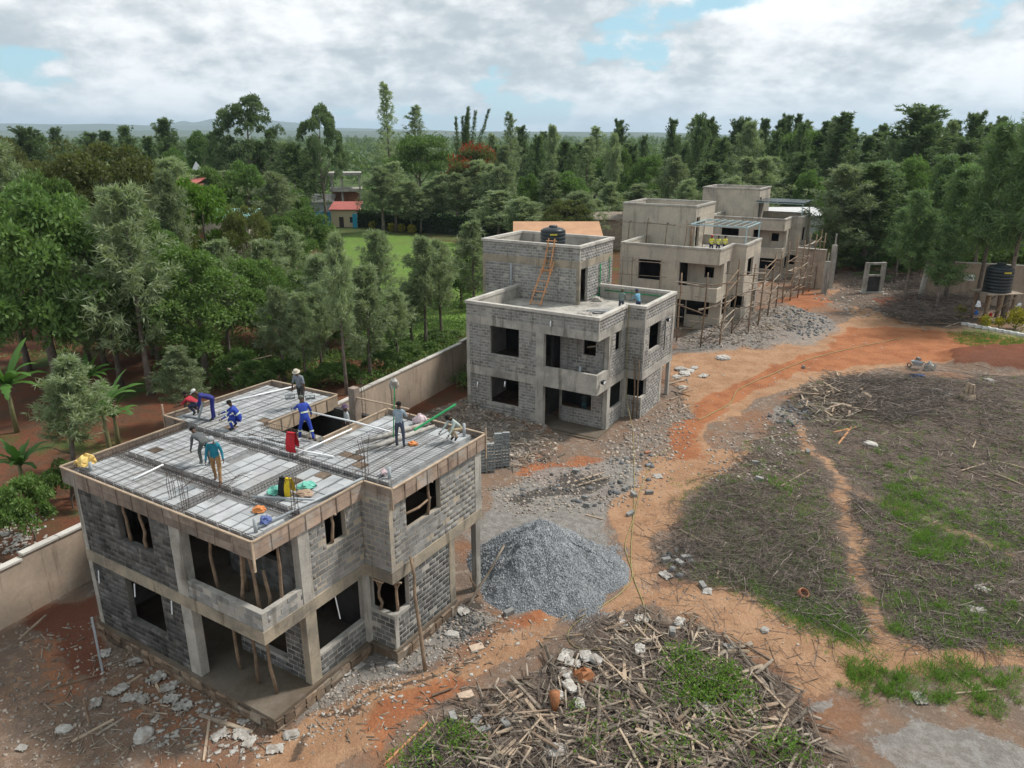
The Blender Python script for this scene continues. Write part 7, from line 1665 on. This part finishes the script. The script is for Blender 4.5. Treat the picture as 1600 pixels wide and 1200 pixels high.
    for s, sg in (('l', -1), ('r', 1)):                       # fingers and thumb
        f = fs[s]; p = P[s + 'palm']; sd = f.cross(Vector((sg, 0, 0))); sd = sd.normalized() if sd.length > .1 else Vector((0, 1, 0)); dn = Vector((-sg, 0, 0))
        for j, ln in enumerate((.062, .074, .07, .055)): b = p + sd * (-.03 + .02 * j) + f * .015; mb.tube([b, b + f * ln * .55 + dn * .006, b + f * ln * .95 + dn * .03], [.0095, .009, .007], 5, 0, 0)
        b = p - f * .03 - sd * .03; mb.tube([b, b - sd * .03 + f * .02, b - sd * .04 + f * .05], [.011, .01, .008], 5, 0, 0)
    hx = Vector((1, 0, 0)); sk = P['skull']
    mb.tube([sk + hf * .085 + hu * .02, sk + hf * .105 - hu * .025], [.008, .016], 5, 0, 0)
    for s in (-1, 1):
        mb.tube([sk + hx * s * .078 + hu * .01, sk + hx * s * .094 - hu * .005], [.025, .018], 6, 0, 0); mb.tube([sk + hf * .082 + hx * s * .03 + hu * .015, sk + hf * .093 + hx * s * .03 + hu * .015], [.012, .009], 6, 4, 0)
    mb.tube([sk + hf * .09 - hx * .025 - hu * .05, sk + hf * .09 + hx * .025 - hu * .05], .007, 5, 4, 0)
    root = empty(name, loc, math.atan2(-fwd[0], fwd[1]), label, 'person'); root.scale = (k, k, k)
    mb.build('body', mats, root, True)
    Rm = Matrix((hx, hf, hu)).transposed()
    def cap(prof, m, nm, c=sk, n=14):
        t = MB().lathe(prof, n); t.v = [tuple(c + Rm @ Vector(p)) for p in t.v]; t.build(nm, m, root, True)
    if hat: 
        kind, col = hat; m = flat('hat_%s' % (col,), col)
        if kind == 'brim': cap([(.17, .035), (.165, .042), (.105, .05), (.10, .12), (.085, .145), (.04, .15)], m, 'hat')
        elif kind == 'cap': cap([(.105, .03), (.105, .07), (.085, .115), (.04, .135)], m, 'cap'); t = MB().box(-.07, .07, .08, .18, .035, .045); t.v = [tuple(sk + Rm @ Vector(p)) for p in t.v]; t.build('visor', m, root)
        else: cap([(.112, .02), (.115, .06), (.1, .11), (.06, .145), (.02, .152)], m, 'helmet')
    else: cap([(.09, .0), (.099, .03), (.094, .075), (.07, .105), (.03, .118)], flat('hair_black', hair, .9), 'hair')
    def ring(c, ax, rx, ry, w, m, nm):
        ax = ax.normalized(); s = hx - ax * hx.dot(ax); s.normalize(); u = ax.cross(s); v, f = [], []; n = 16
        for zz in (-w / 2, w / 2):
            for j in range(n): a = 6.283 * j / n; v.append(tuple(c + ax * zz + s * rx * math.cos(a) + u * ry * math.sin(a)))
        f = [(j, (j + 1) % n, n + (j + 1) % n, n + j) for j in range(n)]; put(nm, np_mesh(nm, v, f, m, smooth=True), root)
    if bands:
        m = flat('reflective_tape', (.62, .70, .55), .4); ring(P['waist'] * .9 + P['chest'] * .1 + Vector((0, 0, 0)), P['chest'] - P['waist'], .155, .13, .06, m, 'reflective_band')
        for s in 'lr': ring(P[s + 'knee'].lerp(P[s + 'ankle'], .3), P[s + 'ankle'] - P[s + 'knee'], .078, .078, .06, m, 'reflective_band'); ring(P[s + 'el'].lerp(P[s + 'wr'], .2), P[s + 'wr'] - P[s + 'el'], .056, .056, .05, m, 'reflective_band')
    if vest:
        m = flat('vest_tape', (.75, .75, .6), .4); ring(P['waist'].lerp(P['chest'], .4), P['chest'] - P['waist'], .17, .135, .05, m, 'reflective_band')
    return root
NAVY, BLUE = (.018, .022, .16), (.02, .05, .33)
def on1(x, y, z=ZD): return V(1, x, y, z)
SQ = ((1.75, 2.35), (1.6, 2.2))
person(on1(-10.0, 5.75), (-1, .1), 'person in red shirt and dark trousers crouching at the back left deck corner', (.36, .02, .035), (.035, .045, .08), lean=1.15, legs=((1.5, 2.3), (1.3, 2.3)), arms=((.75, .1, .5), (.9, .1, .4)), sleeve='short', look=-.5)
person(on1(-9.0, 5.75), (-.9, -.35), 'person in dark blue coveralls and pale cap bending far forward', NAVY, NAVY, lean=1.2, legs=((.12, .1), (.05, .12)), arms=((.1, .1, .25), (.2, .1, .2)), hat=('cap', (.55, .55, .53)))
person(on1(-7.5, 5.55), (-1, -.25), 'person in blue coveralls with pale bands squatting beside the wire mesh', BLUE, BLUE, lean=.5, legs=((1.7, 2.0), (1.75, 2.4)), arms=((.7, .1, .35), (.9, .15, .3)), bands=True)
person(on1(-5.55, 2.75), (-.8, .6), 'person in dark grey clothes bent double behind the one in turquoise', (.10, .105, .11), (.085, .095, .09), lean=1.3, legs=((.5, .7), (.2, .5)), arms=((.1, .1, .3), (.2, .1, .2)), shoe=(.16, .17, .17))
person(on1(-4.1, 2.1), (.15, -1), 'person in turquoise jersey and tan trousers walking with lowered head', (.015, .19, .27), (.34, .19, .085), lean=.18, legs=((.32, .1), (-.2, .25)), arms=((-.1, .25, .3), (.1, .22, .3)), look=.35, hat=('cap', (.32, .33, .34)), shoe=(.10, .05, .03))
person(on1(-7.1, 8.7), (-.2, -1), 'person in bucket hat and grey shirt carrying a hollow block in each hand', (.20, .22, .25), (.05, .05, .048), lean=.28, legs=((.25, .1), (-.15, .2)), arms=((.05, .25, .15), (.05, .28, .15)), hat=('brim', (.50, .45, .36)), sleeve='short', look=.2)
for s in (-.42, .42): put('hollow_block', hb, None, on1(-7.1, 8.7, ZD + .42) + Vector((s, -.2, 0)), (0, 0, .3), (1, 1, 1), 'hollow block in the %s hand of the person in the bucket hat' % ('right' if s < 0 else 'left'), 'block')
person(on1(-4.25, 6.2), (-.55, .8), 'person in blue coveralls with reflective bands striding by the red jacket', BLUE, BLUE, lean=.3, legs=((.35, .15), (-.3, .1)), arms=((.95, .2, .3), (.0, .45, .5)), bands=True, hat=('cap', (.10, .11, .09)), spread=.14)
person(on1(-4.3, 8.5, 5.35), (-.8, -.4), 'person in purple hat and pale shirt standing in the stair opening', (.40, .42, .43), (.10, .11, .13), lean=.1, hat=('brim', (.10, .06, .11)), sleeve='short')
person(on1(-.8, 7.5), (.15, 1), 'person in grey-blue shirt standing with back turned beside the green pole', (.27, .33, .38), (.055, .065, .10), lean=.03, legs=((.08, .05), (-.05, .05)), arms=((.45, .2, 1.1), (.45, .25, 1.0)), sleeve='short', spread=.1)
person(on1(.62, 9.0), (-.7, -.55), 'person in pale shirt and tan trousers squatting at the right deck edge', (.46, .53, .50), (.42, .34, .22), lean=.75, legs=SQ, arms=((.5, .1, .2), (.65, .1, .2)), look=.3)
person(V(2, -.75, 5.0, 6.6), (.3, 1), 'person in grey-green shirt seen from behind on the second roof', (.16, .20, .18), (.06, .07, .09), lean=.25, legs=((.2, .1), (0, .1)), arms=((.5, .1, .5), (.5, .1, .5)), hat=('cap', (.20, .20, .14)), sleeve='short')
person(V(2, .25, 5.35, 6.6), (-.6, .8), 'person in light blue shirt and dark head scarf on the second roof', (.14, .32, .44), (.05, .06, .10), lean=.3, legs=((.2, .1), (0, .1)), arms=((.6, .1, .4), (.5, .1, .5)), hat=('helmet', (.025, .035, .09)))
for x, y, c, h, lab in ((-1.6, 2.5, (.62, .58, .06), ('helmet', (.5, .02, .02)), 'person in yellow vest and red helmet on the third terrace'), (-1.0, 2.6, (.62, .60, .12), None, 'bareheaded person in yellow vest in the middle of the terrace trio'), (-.5, 3.0, (.66, .60, .10), None, 'person in yellow vest standing rightmost of the terrace trio')):
    person(V(3, x, y, 6.6), (.3, 1), lab, c, (.02, .028, .07), lean=.08, legs=((.08, .05), (-.05, .05)), arms=((.3, .2, .9), (.2, .25, .6)), sleeve='long', hat=h, vest=True)
person(V(2, -2.2, 2.9, -.1), (-.2, 1), 'person in teal trousers on the dark ground floor of the second house', (.05, .06, .06), (.04, .13, .15), lean=.1)
# ------------------------------------------------------------------ air
def haze():
    m = bpy.data.materials.new('haze_air'); m.use_nodes = True; t = NT(m.node_tree); t.n.clear(); out = t.node('ShaderNodeOutputMaterial')
    pv = t.node('ShaderNodeVolumePrincipled', ins={'Color': (.66, .83, 1.0), 'Density': HAZE_D, 'Anisotropy': .2}); t.l.new(pv.outputs[0], out.inputs['Volume'])
    put('haze', MB().box(-22000, 22000, -60, 22000, -4.5, 330).mesh('haze', m), kind='stuff')
HAZE_D = 0.00008
haze()
